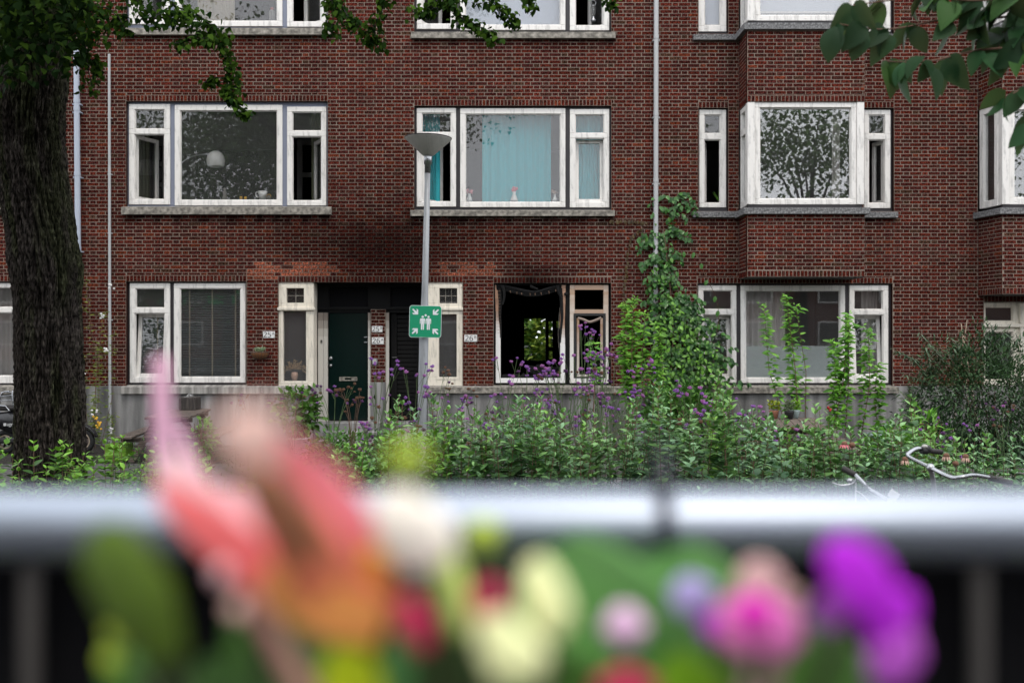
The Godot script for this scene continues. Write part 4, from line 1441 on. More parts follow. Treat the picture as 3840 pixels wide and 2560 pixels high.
	for k in 7:
		var a := -1.25 + k * 0.42
		for i in 46:
			var t := rng.randf()
			var d := Vector3(sin(a * (0.4 + t * 0.9)), cos(a * (0.4 + t * 1.0)), 0.15 * sin(k * 2.0))
			var q := Vector3(0, 0.15, 0) + d * (0.08 + 0.17 * t) + rv(0.022)
			xf.append(aim(q, d + rv(0.7) + Vector3(0, -0.6 * t, 0), Vector3.BACK, rf(0.03, 0.06)))
			co.append(Color(0.36, 0.23, 0.11) * rf(0.6, 1.3))
	many("pampas_plumes", leaf_mesh(0.22, 0.1, 0.3, 3), M.leaf, xf, co, o)
	# picture frames and a white door deep in the first floor room
	for i in 3:
		var fp := R([583, 549 + i * 76, 606, 606 + i * 76], -1.6)
		o = thing("picture_frame", ["black picture frame, topmost of three on the wall by the arc lamp", "black picture frame, middle of three on the wall by the arc lamp", "black picture frame, lowest of three on the wall by the arc lamp"][i], "picture", Vector3((fp[0] + fp[2]) / 2, (fp[1] + fp[3]) / 2, -1.6))
		var w: float = (fp[2] - fp[0]) / 2
		var h: float = (fp[3] - fp[1]) / 2
		st = sb()
		plate(st, [-w, -h, w, h], [[-w * 0.75, -h * 0.85, w * 0.75, h * 0.85]], 0.0, 0.025, 0.003)
		obj("frame", st, M.rubber, o)
		st = sb()
		slab(st, [-w * 0.75, -h * 0.85, w * 0.75, h * 0.85], 0.0, 0.008)
		obj("mount", st, M.interior, o)
	var wp := sb()
	slab(wp, R([575, 400, 640, 760], -1.7), -1.7, -1.62)
	tag(obj("partition", wp, M.interior), "grey partition wall carrying three picture frames", "wall")
	var dp := R([1115, 525, 1180, 780], -3.0)
	o = thing("room_door", "white panelled door deep inside the first floor room", "door", Vector3(dp[0], dp[1], -3.0))
	st = sb()
	var dw: float = dp[2] - dp[0]
	var dh: float = dp[3] - dp[1]
	plate(st, [0, 0, dw, dh], [[0.12, 0.1, dw - 0.02, dh * 0.45], [0.12, dh * 0.52, dw - 0.02, dh - 0.12]], 0, 0.06, 0.004)
	obj("frame", st, M.interior, o)
	# a potted plant behind the narrow casement
	o = thing("potted_plant", "bright green potted plant on the ledge of the narrow casement by the climber", "plant", at(2698, 762, -0.35))
	st = sb()
	lathe(st, [Vector2(0, -0.02), Vector2(0.05, -0.02), Vector2(0.065, 0.04), Vector2(0, 0.04)], 14)
	obj("pot", st, M.rubber, o)
	for k in 6:
		st = sb()
		var d := Vector3(rf(-1, 0.6), rf(0.5, 2.0), rf(-0.2, 0.3)).normalized()
		tube(st, [Vector3(0, 0.04, 0), d * 0.12 + Vector3(0, 0.04, 0), d * 0.2 + Vector3(-0.01, 0.05, 0)], 0.014, 0.002, 5)
		obj("leaf", st, mat("fresh_green", Color(0.12, 0.32, 0.03), 0.5), o)
func vase_at(called: String, label: String, px: float, py: float, s: float, m: Material) -> void:
	var o := thing(called, label, "vase", at(px, py, -0.28), "vases on the teal curtained ledge")
	var st := sb()
	lathe(st, [Vector2(0, 0), Vector2(0.062 * s, 0), Vector2(0.05 * s, 0.05 * s), Vector2(0.022 * s, 0.12 * s), Vector2(0.032 * s, 0.15 * s), Vector2(0.028 * s, 0.15 * s), Vector2(0, 0.1 * s)], 18)
	obj("body", st, M.porcelain, o)
	for k in 5:
		st = sb()
		var c := Vector3(rf(-0.05, 0.05), 0.19 * s + rf(-0.02, 0.03), rf(-0.03, 0.03)) * Vector3(s, 1, 1)
		for i in 9: ball(st, c + rv(0.018), Vector3.ONE * 0.018 * s, 6, Basis.from_euler(rv(1)))
		obj("bloom", st, m, o)
	st = sb()
	for k in 4: tube(st, [Vector3(0, 0.1, 0), Vector3(rf(-0.04, 0.04), 0.19 * s, rf(-0.02, 0.02))], 0.004, 0.003, 4)
	obj("stem", st, M.stem_green, o)

# ---------------------------------------------------------------- street lamp, sign, furniture
func street_things() -> void:
	var z := 6.9
	var foot := Vector3(at(1592, 1500, z).x - 0.055, 0.0, z)
	var o := thing("street_lamp", "slightly leaning grey street lamp post with an upturned cone bowl", "street lamp", foot)
	o.rotation.z = -0.0225
	var py := func(v: float) -> float: return at(0, v, z).y
	var st := sb()
	lathe(st, [Vector2(0.0575, -0.1), Vector2(0.0575, py.call(1185.0)), Vector2(0.05, py.call(1170.0)), Vector2(0.041, py.call(1100.0)), Vector2(0.0335, py.call(645.0)), Vector2(0.0, py.call(645.0))], 24)
	obj("pole", st, M.galvanised, o)
	st = sb()
	lathe(st, [Vector2(0.03, py.call(648.0)), Vector2(0.037, py.call(648.0)), Vector2(0.0365, py.call(616.0)), Vector2(0.048, py.call(615.0)), Vector2(0.05, py.call(580.0)), Vector2(0.0, py.call(580.0))], 24)
	obj("collar", st, M.steel, o)
	st = sb()
	for v in [597.0, 606.0, 629.0, 642.0]: ball(st, Vector3(0.0, py.call(v), 0.049 if v < 612 else 0.037), Vector3(0.007, 0.007, 0.004), 8)
	obj("screw", st, M.rubber, o)
	st = sb()
	var y0: float = py.call(584.0)
	lathe(st, [Vector2(0.0, y0), Vector2(0.06, y0 + 0.002), Vector2(0.085, y0 + 0.02), Vector2(0.277, y0 + 0.20), Vector2(0.286, y0 + 0.213), Vector2(0.284, y0 + 0.222), Vector2(0.2, y0 + 0.237), Vector2(0.0, y0 + 0.25)], 48)
	obj("lamp_bowl", st, M.lamp_bowl, o)
	st = sb()
	ring_tube(st, Vector3(0, y0 + 0.219, 0), Vector3.UP, 0.286, 0.006, 48, 6)
	obj("rim", st, M.rubber, o)
	# the assembly point sign, clamped to the pole
	var c := at(1597, 1206, z) + Vector3(0, 0, 0.085)
	var sg := thing("assembly_point_sign", "green and white emergency assembly point sign clamped to the lamp post", "sign", c)
	sg.rotation = Vector3(0, 0.06, -0.022)
	var s := 0.197
	st = sb()
	poly(st, rounded(s, 0.035), -0.006, 0.002)
	obj("border", st, M.sign_white, sg)
	st = sb()
	poly(st, rounded(s - 0.005, 0.032), 0.002, 0.0035)
	obj("face", st, M.sign_green, sg)
	var arrow := PackedVector2Array([Vector2(0.0, 0.0), Vector2(-0.074, 0.012), Vector2(-0.058, 0.022), Vector2(-0.03, 0.018), Vector2(-0.075, 0.062), Vector2(-0.062, 0.075), Vector2(-0.018, 0.03), Vector2(-0.022, 0.058), Vector2(-0.012, 0.074)])
	arrow = PackedVector2Array([Vector2(0.0, 0.0), Vector2(-0.060, 0.0), Vector2(-0.073, 0.019), Vector2(-0.039, 0.019), Vector2(-0.074, 0.060), Vector2(-0.062, 0.072), Vector2(-0.019, 0.036), Vector2(-0.019, 0.072), Vector2(0.0, 0.056)])
	for q in [[-1, 1], [1, 1], [-1, -1], [1, -1]]:
		st = sb()
		var pl := PackedVector2Array()
		for v in arrow: pl.append(Vector2((-0.09 + v.x) * -q[0] if q[0] > 0 else -0.09 + v.x, (0.085 + v.y) * q[1]))
		poly(st, pl, 0.0035, 0.005)
		obj("arrow", st, M.sign_white, sg)
	for x in [-0.034, 0.038]:
		st = sb()
		var body := PackedVector2Array()
		for v in [[-0.0325, 0.02], [-0.031, 0.032], [-0.022, 0.039], [0.022, 0.039], [0.031, 0.032], [0.0325, 0.02], [0.0325, -0.025], [0.029, -0.03], [0.024, -0.025], [0.022, 0.012], [0.0185, 0.012], [0.0185, -0.097], [0.011, -0.102], [0.003, -0.097], [0.0015, -0.03], [-0.0015, -0.03], [-0.003, -0.097], [-0.011, -0.102], [-0.0185, -0.097], [-0.0185, 0.012], [-0.022, 0.012], [-0.024, -0.025], [-0.029, -0.03], [-0.0325, -0.025]]: body.append(Vector2(v[0] + x, v[1]))
		poly(st, body, 0.0035, 0.005)
		poly(st, disc(Vector2(x, 0.058), 0.014), 0.0035, 0.005)
		obj("pictogram", st, M.sign_white, sg)
	st = sb()
	poly(st, disc(Vector2(0.002, 0.078), 0.0135), 0.0035, 0.005)
	obj("pictogram", st, M.sign_white, sg)
	st = sb()
	for y in [-0.12, 0.12]: ring_tube(st, Vector3(0, y, -0.085), Vector3.UP, 0.062, 0.007, 20, 5)
	obj("bracket", st, M.steel, sg)
	picnic_table(Vector3(at(672, 1548, 1.95).x, 0, 1.95), PI / 2 + 0.12, "weathered picnic table with a stone fountain block on top")
	picnic_table(Vector3(4.35, 0, 4.0), PI / 2 - 0.2, "weathered picnic table covered with potted plants")
	# fountain block
	o = thing("fountain_block", "square stone fountain block with bubbling water on the picnic table", "fountain", Vector3(at(711, 1530, 1.15).x, 0.765, 1.15))
	st = sb()
	plate(st, [-0.155, 0, 0.155, 0.23], [], -0.155, 0.155, 0.012)
	obj("block", st, skin(mat("dark_stone", Color(0.17, 0.14, 0.125), 0.8), T.streak, Vector3(3, 2, 3), T.fine, 0.3), o)
	st = sb()
	for i in 22: ball(st, Vector3(rf(-0.05, 0.05), 0.235 + rf(0, 0.05), rf(-0.05, 0.05)) * Vector3(1, 1, 1), Vector3.ONE * rf(0.008, 0.02), 7)
	lathe(st, [Vector2(0.1, 0.232), Vector2(0.06, 0.242), Vector2(0.02, 0.29), Vector2(0, 0.3)], 16)
	obj("water", st, M.clear_glass, o)
	# crate and bucket
	o = thing("plastic_crate", "lime green plastic crate under the bench of the picnic table", "crate", Vector3(at(446, 1660, 2.6).x, 0.0, 2.6))
	st = sb()
	plate(st, [-0.17, 0.03, 0.17, 0.3], [[-0.12, 0.2, 0.12, 0.25]], 0.15, 0.17, 0.004)
	plate(st, [-0.17, 0.03, 0.17, 0.3], [], -0.17, -0.15, 0.004)
	for s2 in [-1, 1]: box(st, Vector3(s2 * 0.17, 0.03, -0.15), Vector3(s2 * 0.155, 0.3, 0.15), 0.003)
	box(st, Vector3(-0.16, 0.03, -0.15), Vector3(0.16, 0.045, 0.15))
	obj("body", st, M.lime_crate, o)
	o = thing("bucket", "white plastic bucket planted with a geranium beside the porch steps", "bucket", Vector3(at(1123, 1690, 2.2).x, 0.0, 2.2))
	st = sb()
	lathe(st, [Vector2(0, 0), Vector2(0.13, 0), Vector2(0.175, 0.34), Vector2(0.18, 0.34), Vector2(0.18, 0.36), Vector2(0.165, 0.36), Vector2(0.155, 0.3), Vector2(0, 0.3)], 28)
	obj("body", st, M.white_bucket, o)
	st = sb()
	tube(st, smooth([Vector3(-0.18, 0.34, 0), Vector3(-0.12, 0.2, 0.15), Vector3(0.12, 0.2, 0.15), Vector3(0.18, 0.34, 0)], 5), 0.004, 0.004, 5)
	obj("handle", st, M.steel, o)
	scooter()
func rounded(s: float, r: float) -> PackedVector2Array:
	var p := PackedVector2Array()
	for q in [[1, 1, 0], [-1, 1, 1], [-1, -1, 2], [1, -1, 3]]:
		for i in 7:
			var a: float = PI / 2 * q[2] + PI / 2 * i / 6
			p.append(Vector2(q[0] * (s - r) + r * cos(a), q[1] * (s - r) + r * sin(a)))
	return p
func disc(c: Vector2, r: float) -> PackedVector2Array:
	var p := PackedVector2Array()
	for i in 18: p.append(c + Vector2(cos(TAU * i / 18), sin(TAU * i / 18)) * r)
	return p
func picnic_table(pos: Vector3, turn: float, label: String) -> void:
	var o := thing("picnic_table", label, "picnic table", pos, "garden picnic tables")
	o.rotation.y = turn
	for i in 5:
		var st := sb()
		box(st, Vector3(-1.0 + rf(-0.01, 0.01), 0.725, -0.35 + i * 0.142), Vector3(1.0 + rf(-0.01, 0.01), 0.765 + rf(-0.002, 0.002), -0.35 + i * 0.142 + 0.135), 0.006)
		obj("plank", st, M.old_wood, o)
	for s in [-1, 1]:
		for k in 2:
			var st := sb()
			box(st, Vector3(-1.0, 0.41, s * (0.56 + k * 0.135)), Vector3(1.0, 0.445, s * (0.56 + k * 0.135 + 0.128)), 0.006)
			obj("bench_plank", st, M.old_wood, o)
	for x in [-0.72, 0.72]:
		for s in [-1, 1]:
			var st := sb()
			var d := Vector3(0, 0.72, -s * 0.42)
			box(st, Vector3(-0.022, -0.43, -0.05), Vector3(0.022, 0.43, 0.05), 0.005, Transform3D(Basis(Vector3.RIGHT, -s * 0.53), Vector3(x, 0.36, s * 0.42)))
			obj("leg", st, M.old_wood, o)
		var st2 := sb()
		box(st2, Vector3(x + 0.024, 0.33, -0.8), Vector3(x + 0.066, 0.41, 0.8), 0.005)
		box(st2, Vector3(x + 0.024, 0.65, -0.35), Vector3(x + 0.066, 0.722, 0.35), 0.005)
		obj("crossbeam", st2, M.old_wood, o)

func wheel(o: Node3D, c: Vector3, r: float, ax: Vector3, t: float, side: Material, spokes := 0) -> void:
	var st := sb()
	ring_tube(st, c, ax, r - t, t, 32, 8)
	var w := obj("wheel", st, M.tyre, o)
	st = sb()
	ring_tube(st, c, ax, r - t * 2.0, t * 0.35, 32, 6, 2.2)
	obj("rim", st, side, w)
	st = sb()
	var u := ax.cross(Vector3.UP).normalized()
	if spokes:
		for i in spokes:
			var a := TAU * i / spokes
			tube(st, [c + ax * (0.025 if i % 2 else -0.025), c + (u * cos(a) + Vector3.UP * sin(a)) * (r - t * 2)], 0.0012, 0.0012, 3)
	else:
		for i in 5:
			var a := TAU * i / 5
			tube(st, [c, c + (u * cos(a) + Vector3.UP * sin(a)) * (r - t * 2)], 0.025, 0.018, 6)
	tube(st, [c - ax * 0.04, c + ax * 0.04], 0.028, 0.028, 10)
	obj("spoke", st, M.steel if spokes else M.scooter_black, w)
func scooter() -> void:
	var z := 1.5
	var g := at(20, 1660, z)
	var o := thing("motor_scooter", "black motor scooter parked along the facade behind the tree trunk", "scooter", Vector3(g.x, 0, z))
	var ax := Vector3(0, 0, 1)
	wheel(o, Vector3(0, 0.215, 0), 0.215, ax, 0.05, M.tan_wall)
	wheel(o, Vector3(1.36, 0.23, 0), 0.23, ax, 0.045, M.tan_wall)
	var st := sb()
	# tail and side panels
	loft(st, [[Vector3(-0.38, 0.66, 0), 0.02, 0.03], [Vector3(-0.3, 0.64, 0), 0.06, 0.09], [Vector3(-0.12, 0.60, 0), 0.14, 0.15], [Vector3(0.1, 0.57, 0), 0.2, 0.17], [Vector3(0.3, 0.52, 0), 0.2, 0.165], [Vector3(0.5, 0.45, 0), 0.16, 0.14], [Vector3(0.62, 0.38, 0), 0.1, 0.11]])
	obj("body", st, M.scooter_black, o)
	st = sb()
	loft(st, [[Vector3(-0.14, 0.80, 0), 0.02, 0.06], [Vector3(-0.04, 0.82, 0), 0.05, 0.11], [Vector3(0.2, 0.82, 0), 0.055, 0.13], [Vector3(0.45, 0.79, 0), 0.05, 0.11], [Vector3(0.56, 0.75, 0), 0.02, 0.08]])
	obj("seat", st, M.grip, o)
	st = sb()
	loft(st, [[Vector3(0.55, 0.30, 0), 0.05, 0.13], [Vector3(0.75, 0.28, 0), 0.055, 0.14], [Vector3(0.95, 0.33, 0), 0.08, 0.15], [Vector3(1.08, 0.42, 0), 0.1, 0.12]])
	box(st, Vector3(-0.06, -0.36, -0.19), Vector3(0.03, 0.36, 0.19), 0.03, Transform3D(Basis(Vector3(0, 0, 1), 0.32), Vector3(1.06, 0.66, 0)))
	obj("leg_shield", st, M.scooter_black, o)
	st = sb()
	var arch := []
	for i in 12:
		var a := PI * (0.12 + 0.72 * i / 11.0)
		arch.append([Vector3(1.36 + 0.27 * cos(a), 0.23 + 0.27 * sin(a), 0), 0.03, 0.075])
	loft(st, arch, 10)
	obj("mudguard", st, M.scooter_black, o)
	st = sb()
	tube(st, [Vector3(1.36, 0.23, 0.07), Vector3(1.2, 0.72, 0.05), Vector3(1.1, 0.98, 0.0)], 0.02, 0.02, 8)
	tube(st, smooth([Vector3(0.98, 1.02, 0.3), Vector3(1.06, 1.01, 0.15), Vector3(1.1, 1.0, 0), Vector3(1.06, 1.01, -0.15), Vector3(0.98, 1.02, -0.3)], 4), 0.013, 0.013, 8)
	obj("handlebar", st, M.chrome, o)
	st = sb()
	tube(st, smooth([Vector3(0.18, 0.86, 0.1), Vector3(0.17, 0.98, 0.1), Vector3(0.16, 1.08, 0.09), Vector3(0.16, 1.13, 0.06), Vector3(0.16, 1.13, -0.06), Vector3(0.17, 1.08, -0.09), Vector3(0.18, 0.86, -0.1)], 4), 0.011, 0.011, 8)
	tube(st, [Vector3(-0.04, 1.10, 0.1), Vector3(0.15, 1.10, 0.1)], 0.009, 0.009, 6)
	tube(st, smooth([Vector3(-0.06, 0.86, 0.1), Vector3(-0.05, 1.0, 0.1), Vector3(0.0, 1.1, 0.1), Vector3(0.12, 1.12, 0.1)], 5), 0.013, 0.013, 8)
	for y in [0.95, 1.03]: tube(st, [Vector3(-0.05, y, 0.1), Vector3(0.16, y + 0.02, 0.1)], 0.007, 0.007, 6)
	tube(st, [Vector3(-0.3, 0.88, 0.1), Vector3(0.06, 0.86, 0.12), Vector3(0.14, 0.78, 0.15)], 0.014, 0.012, 8)
	obj("luggage_rack", st, M.chrome, o)
	st = sb()
	box(st, Vector3(-0.28, 0.2, 0.06), Vector3(0.25, 0.3, 0.16), 0.03)
	tube(st, [Vector3(-0.2, 0.28, 0.15), Vector3(-0.05, 0.6, 0.14)], 0.028, 0.028, 8)
	obj("engine", st, M.rubber, o)
	text("lettering", "agm", 0.055, 0.004, M.enamel, o, Vector3(0.175, 0.54, 0.172), "Droid Sans", Basis(Vector3.UP, 0.02))
	st = sb()
	plate(st, [0.05, 0.515, 0.095, 0.56], [[0.062, 0.527, 0.083, 0.548]], 0.17, 0.176)
	box(st, Vector3(0.068, 0.533, 0.17), Vector3(0.077, 0.542, 0.176))
	obj("logo", st, M.enamel, o)

# ---------------------------------------------------------------- plants
var leaf_a: ArrayMesh   # oval
var leaf_b: ArrayMesh   # lance
var leaf_d: ArrayMesh   # broad lance
var leaf_c: ArrayMesh   # heart (lime)
func ramp(tab: Array, x: float) -> float:
	for i in tab.size() - 1:
		if x <= tab[i + 1][0]: return lerpf(tab[i][1], tab[i + 1][1], clampf(inverse_lerp(tab[i][0], tab[i + 1][0], x), 0, 1))
	return tab[-1][1]
func shoot(xf: Array, co: Array, st: SurfaceTool, base: Vector3, top: Vector3, size: float, gap: float, c0: Color, c1: Color, from := 0.0, pairs := true, sr := 0.005, lift := 0.55, face := 0.0) -> void:
	# an upright shoot with leaves in crossed pairs, smaller towards the tip
	var l := base.distance_to(top)
	var bend := Vector3(rf(-1, 1), 0, rf(-1, 1)) * l * 0.06
	var mid := (base + top) / 2 + bend
	if st: tube(st, [base, mid, top], sr, sr * 0.45, 4)
	var n := maxi(2, int(l * (1 - from) / gap))
	var a := rf(0, TAU)
	for i in n + 1:
		var t := from + (1 - from) * float(i) / n
		var p := base.lerp(mid, t).lerp(mid.lerp(top, t), t)
		var s := size * rf(0.75, 1.15) * (1.0 if t < 0.8 else lerpf(1.0, 0.5, (t - 0.8) * 5))
		for k in (2 if pairs else 1):
			var b := a + PI * k
			var d := Vector3(cos(b), lift + (0.8 if t > 0.93 else 0.0) + rf(-0.3, 0.25), sin(b))
			xf.append(aim(p, d, Vector3(0, 1 - face * 0.5, face) + rv(0.25), s))
			co.append(c0.lerp(c1, clampf(pow(rng.randf(), 1.5) * 0.9 + (0.35 if t > 0.85 else 0.0), 0, 1)) * rf(0.8, 1.2))
		a += PI / 2 + rf(-0.3, 0.3) if pairs else 2.4
func plants() -> void:
	leaf_a = leaf_mesh(0.56, 0.22, 0.18, 5, 0.45)
	leaf_b = leaf_mesh(0.24, 0.25, 0.3, 5, 0.35)
	leaf_d = leaf_mesh(0.36, 0.25, 0.25, 5, 0.4)
	leaf_c = leaf_mesh(0.85, 0.15, 0.2, 5, 0.33)
	hedge()
	verbenas()
	climber()
	shrubs()
func hedge() -> void:
	var prof := [[-200, 1640], [60, 1640], [350, 1690], [420, 1650], [500, 1660], [560, 1615], [640, 1690], [720, 1700], [800, 1740], [1000, 1790], [1150, 1700], [1250, 1680], [1330, 1680], [1400, 1670], [1460, 1550], [1500, 1490], [1560, 1540], [1600, 1465], [1660, 1560], [1740, 1520], [1800, 1570], [1870, 1540], [1960, 1490], [2080, 1520], [2150, 1590], [2260, 1570], [2340, 1530], [2420, 1480], [2460, 1435], [2520, 1480], [2620, 1550], [2700, 1415], [2760, 1490], [2800, 1440], [2850, 1560], [2920, 1600], [3050, 1525], [3120, 1590], [3240, 1645], [3370, 1560], [3420, 1490], [3480, 1620], [3620, 1660], [3760, 1630], [3950, 1640]]
	var hn := FastNoiseLite.new()
	hn.seed = 8
	hn.frequency = 0.009
	for part in 3:
		var o := thing("hedge", ["low sparse hedge with warm green leaves in front of the tree and picnic table", "grey green leafy hedge in front of the lamp post and burnt window", "dense grey green hedge behind the bicycle handlebars"][part], "hedge", Vector3(0, 0, 0), "hedge along the garden edge")
		var xf := []
		var co := []
		var st := sb()
		var span: Array = [[-160, 1240], [1240, 2420], [2420, 4000]][part]
		var n: int = [150, 240, 310][part]
		for i in n:
			var px := rf(span[0], span[1])
			if px > 640 and px < 1130 and rng.randf() < 0.6: continue
			var z := rf(9.3, 10.9)
			var tall := rng.randf()
			var clump := hn.get_noise_2d(px, z * 40.0)
			if clump < -0.16 and rng.randf() < 0.8: continue
			var py := ramp(prof, px) + (-35.0 * clump if tall > 0.78 else rf(30, 215) - 70.0 * clump)
			var top := at(px, py, z)
			var base := Vector3(top.x + rf(-0.15, 0.15), 0.0, z + rf(-0.1, 0.1))
			if top.y < 0.15: top.y = 0.2
			var grey := clampf((px - 1150) / 300.0, 0, 1) * clampf(rf(0.4, 1.0) - clump * 1.2, 0, 1)
			var c0 := Color(0.035, 0.11, 0.014).lerp(Color(0.035, 0.098, 0.045), grey)
			var c1 := Color(0.19, 0.40, 0.045).lerp(Color(0.25, 0.44, 0.24), grey)
			shoot(xf, co, st, base, top, rf(0.085, 0.125), 0.062, c0, c1, 0.08)
			for k in 2: # side twigs fill the body
				var t := rf(0.25, 0.8)
				var p := base.lerp(top, t)
				shoot(xf, co, null, p, p + Vector3(rf(-0.25, 0.25), rf(0.08, 0.22), rf(-0.2, 0.2)), rf(0.075, 0.115), 0.06, c0, c1, 0.1)
		obj("stem", st, M.stem_brown, o)
		many("foliage", leaf_a, M.leaf, xf, co, o)
	# long grass and weeds at its foot
	var g := thing("long_grass", "long thin grass blades growing at the foot of the hedge", "grass")
	g.set_meta("kind", "stuff")
	var xf := []
	var co := []
	for i in 2600:
		var z := rf(8.6, 11.2)
		var p := at(rf(-100, 3950), 1500, z)
		p.y = 0
		xf.append(aim(p, Vector3(rf(-0.5, 0.5), 1.4, rf(-0.5, 0.5)), Vector3.BACK + rv(0.5), rf(0.25, 0.65)))
		co.append(Color(0.06, 0.14, 0.02).lerp(Color(0.2, 0.24, 0.06), rng.randf()))
	many("grass_blades", leaf_mesh(0.035, 0.2, 0.25, 4, 0.3), M.leaf, xf, co, g)
	# coneflowers among the hedge
	for f in [[3168, 1664, "pink coneflower with drooping petals beside a dead brown head", 0], [3197, 1668, "dead brown coneflower head next to the pink one", 2], [3550, 1708, "faded coneflower under the upper handlebar grip", 1], [3622, 1712, "faded coneflower with limp petals further along the hedge", 1], [3585, 1738, "dark dead coneflower head among the fading ones", 2], [3395, 1722, "wilted beige coneflower beside the bend of the handlebar", 1]]:
		var z := 9.9 - 0.0
		var c := at(f[0], f[1], 11.0)
		var o := thing("coneflower", f[2], "flower", Vector3(c.x, 0, c.z), "coneflowers in the hedge")
		var st := sb()
		tube(st, [Vector3(rf(-0.05, 0.05), 0, 0), Vector3(0, c.y - 0.02, 0)], 0.004, 0.003, 5)
		obj("stem", st, M.stem_green, o)
		st = sb()
		ball(st, Vector3(0, c.y, 0), Vector3(0.026, 0.024, 0.026), 12)
		obj("cone", st, M.seed_brown, o)
		if f[3] < 2:
			for i in 11:
				var a := TAU * i / 11 + rf(-0.15, 0.15)
				var pm := leaf_mesh(0.3, -0.2, 0.5, 4)
				copy_put("petal", pm, M.pink_flower if f[3] == 0 else M.skin_clay, o, aim(Vector3(0.02 * cos(a), c.y - 0.005, 0.02 * sin(a)), Vector3(cos(a), -0.35 - 0.5 * f[3], sin(a)), Vector3.UP, 0.042))
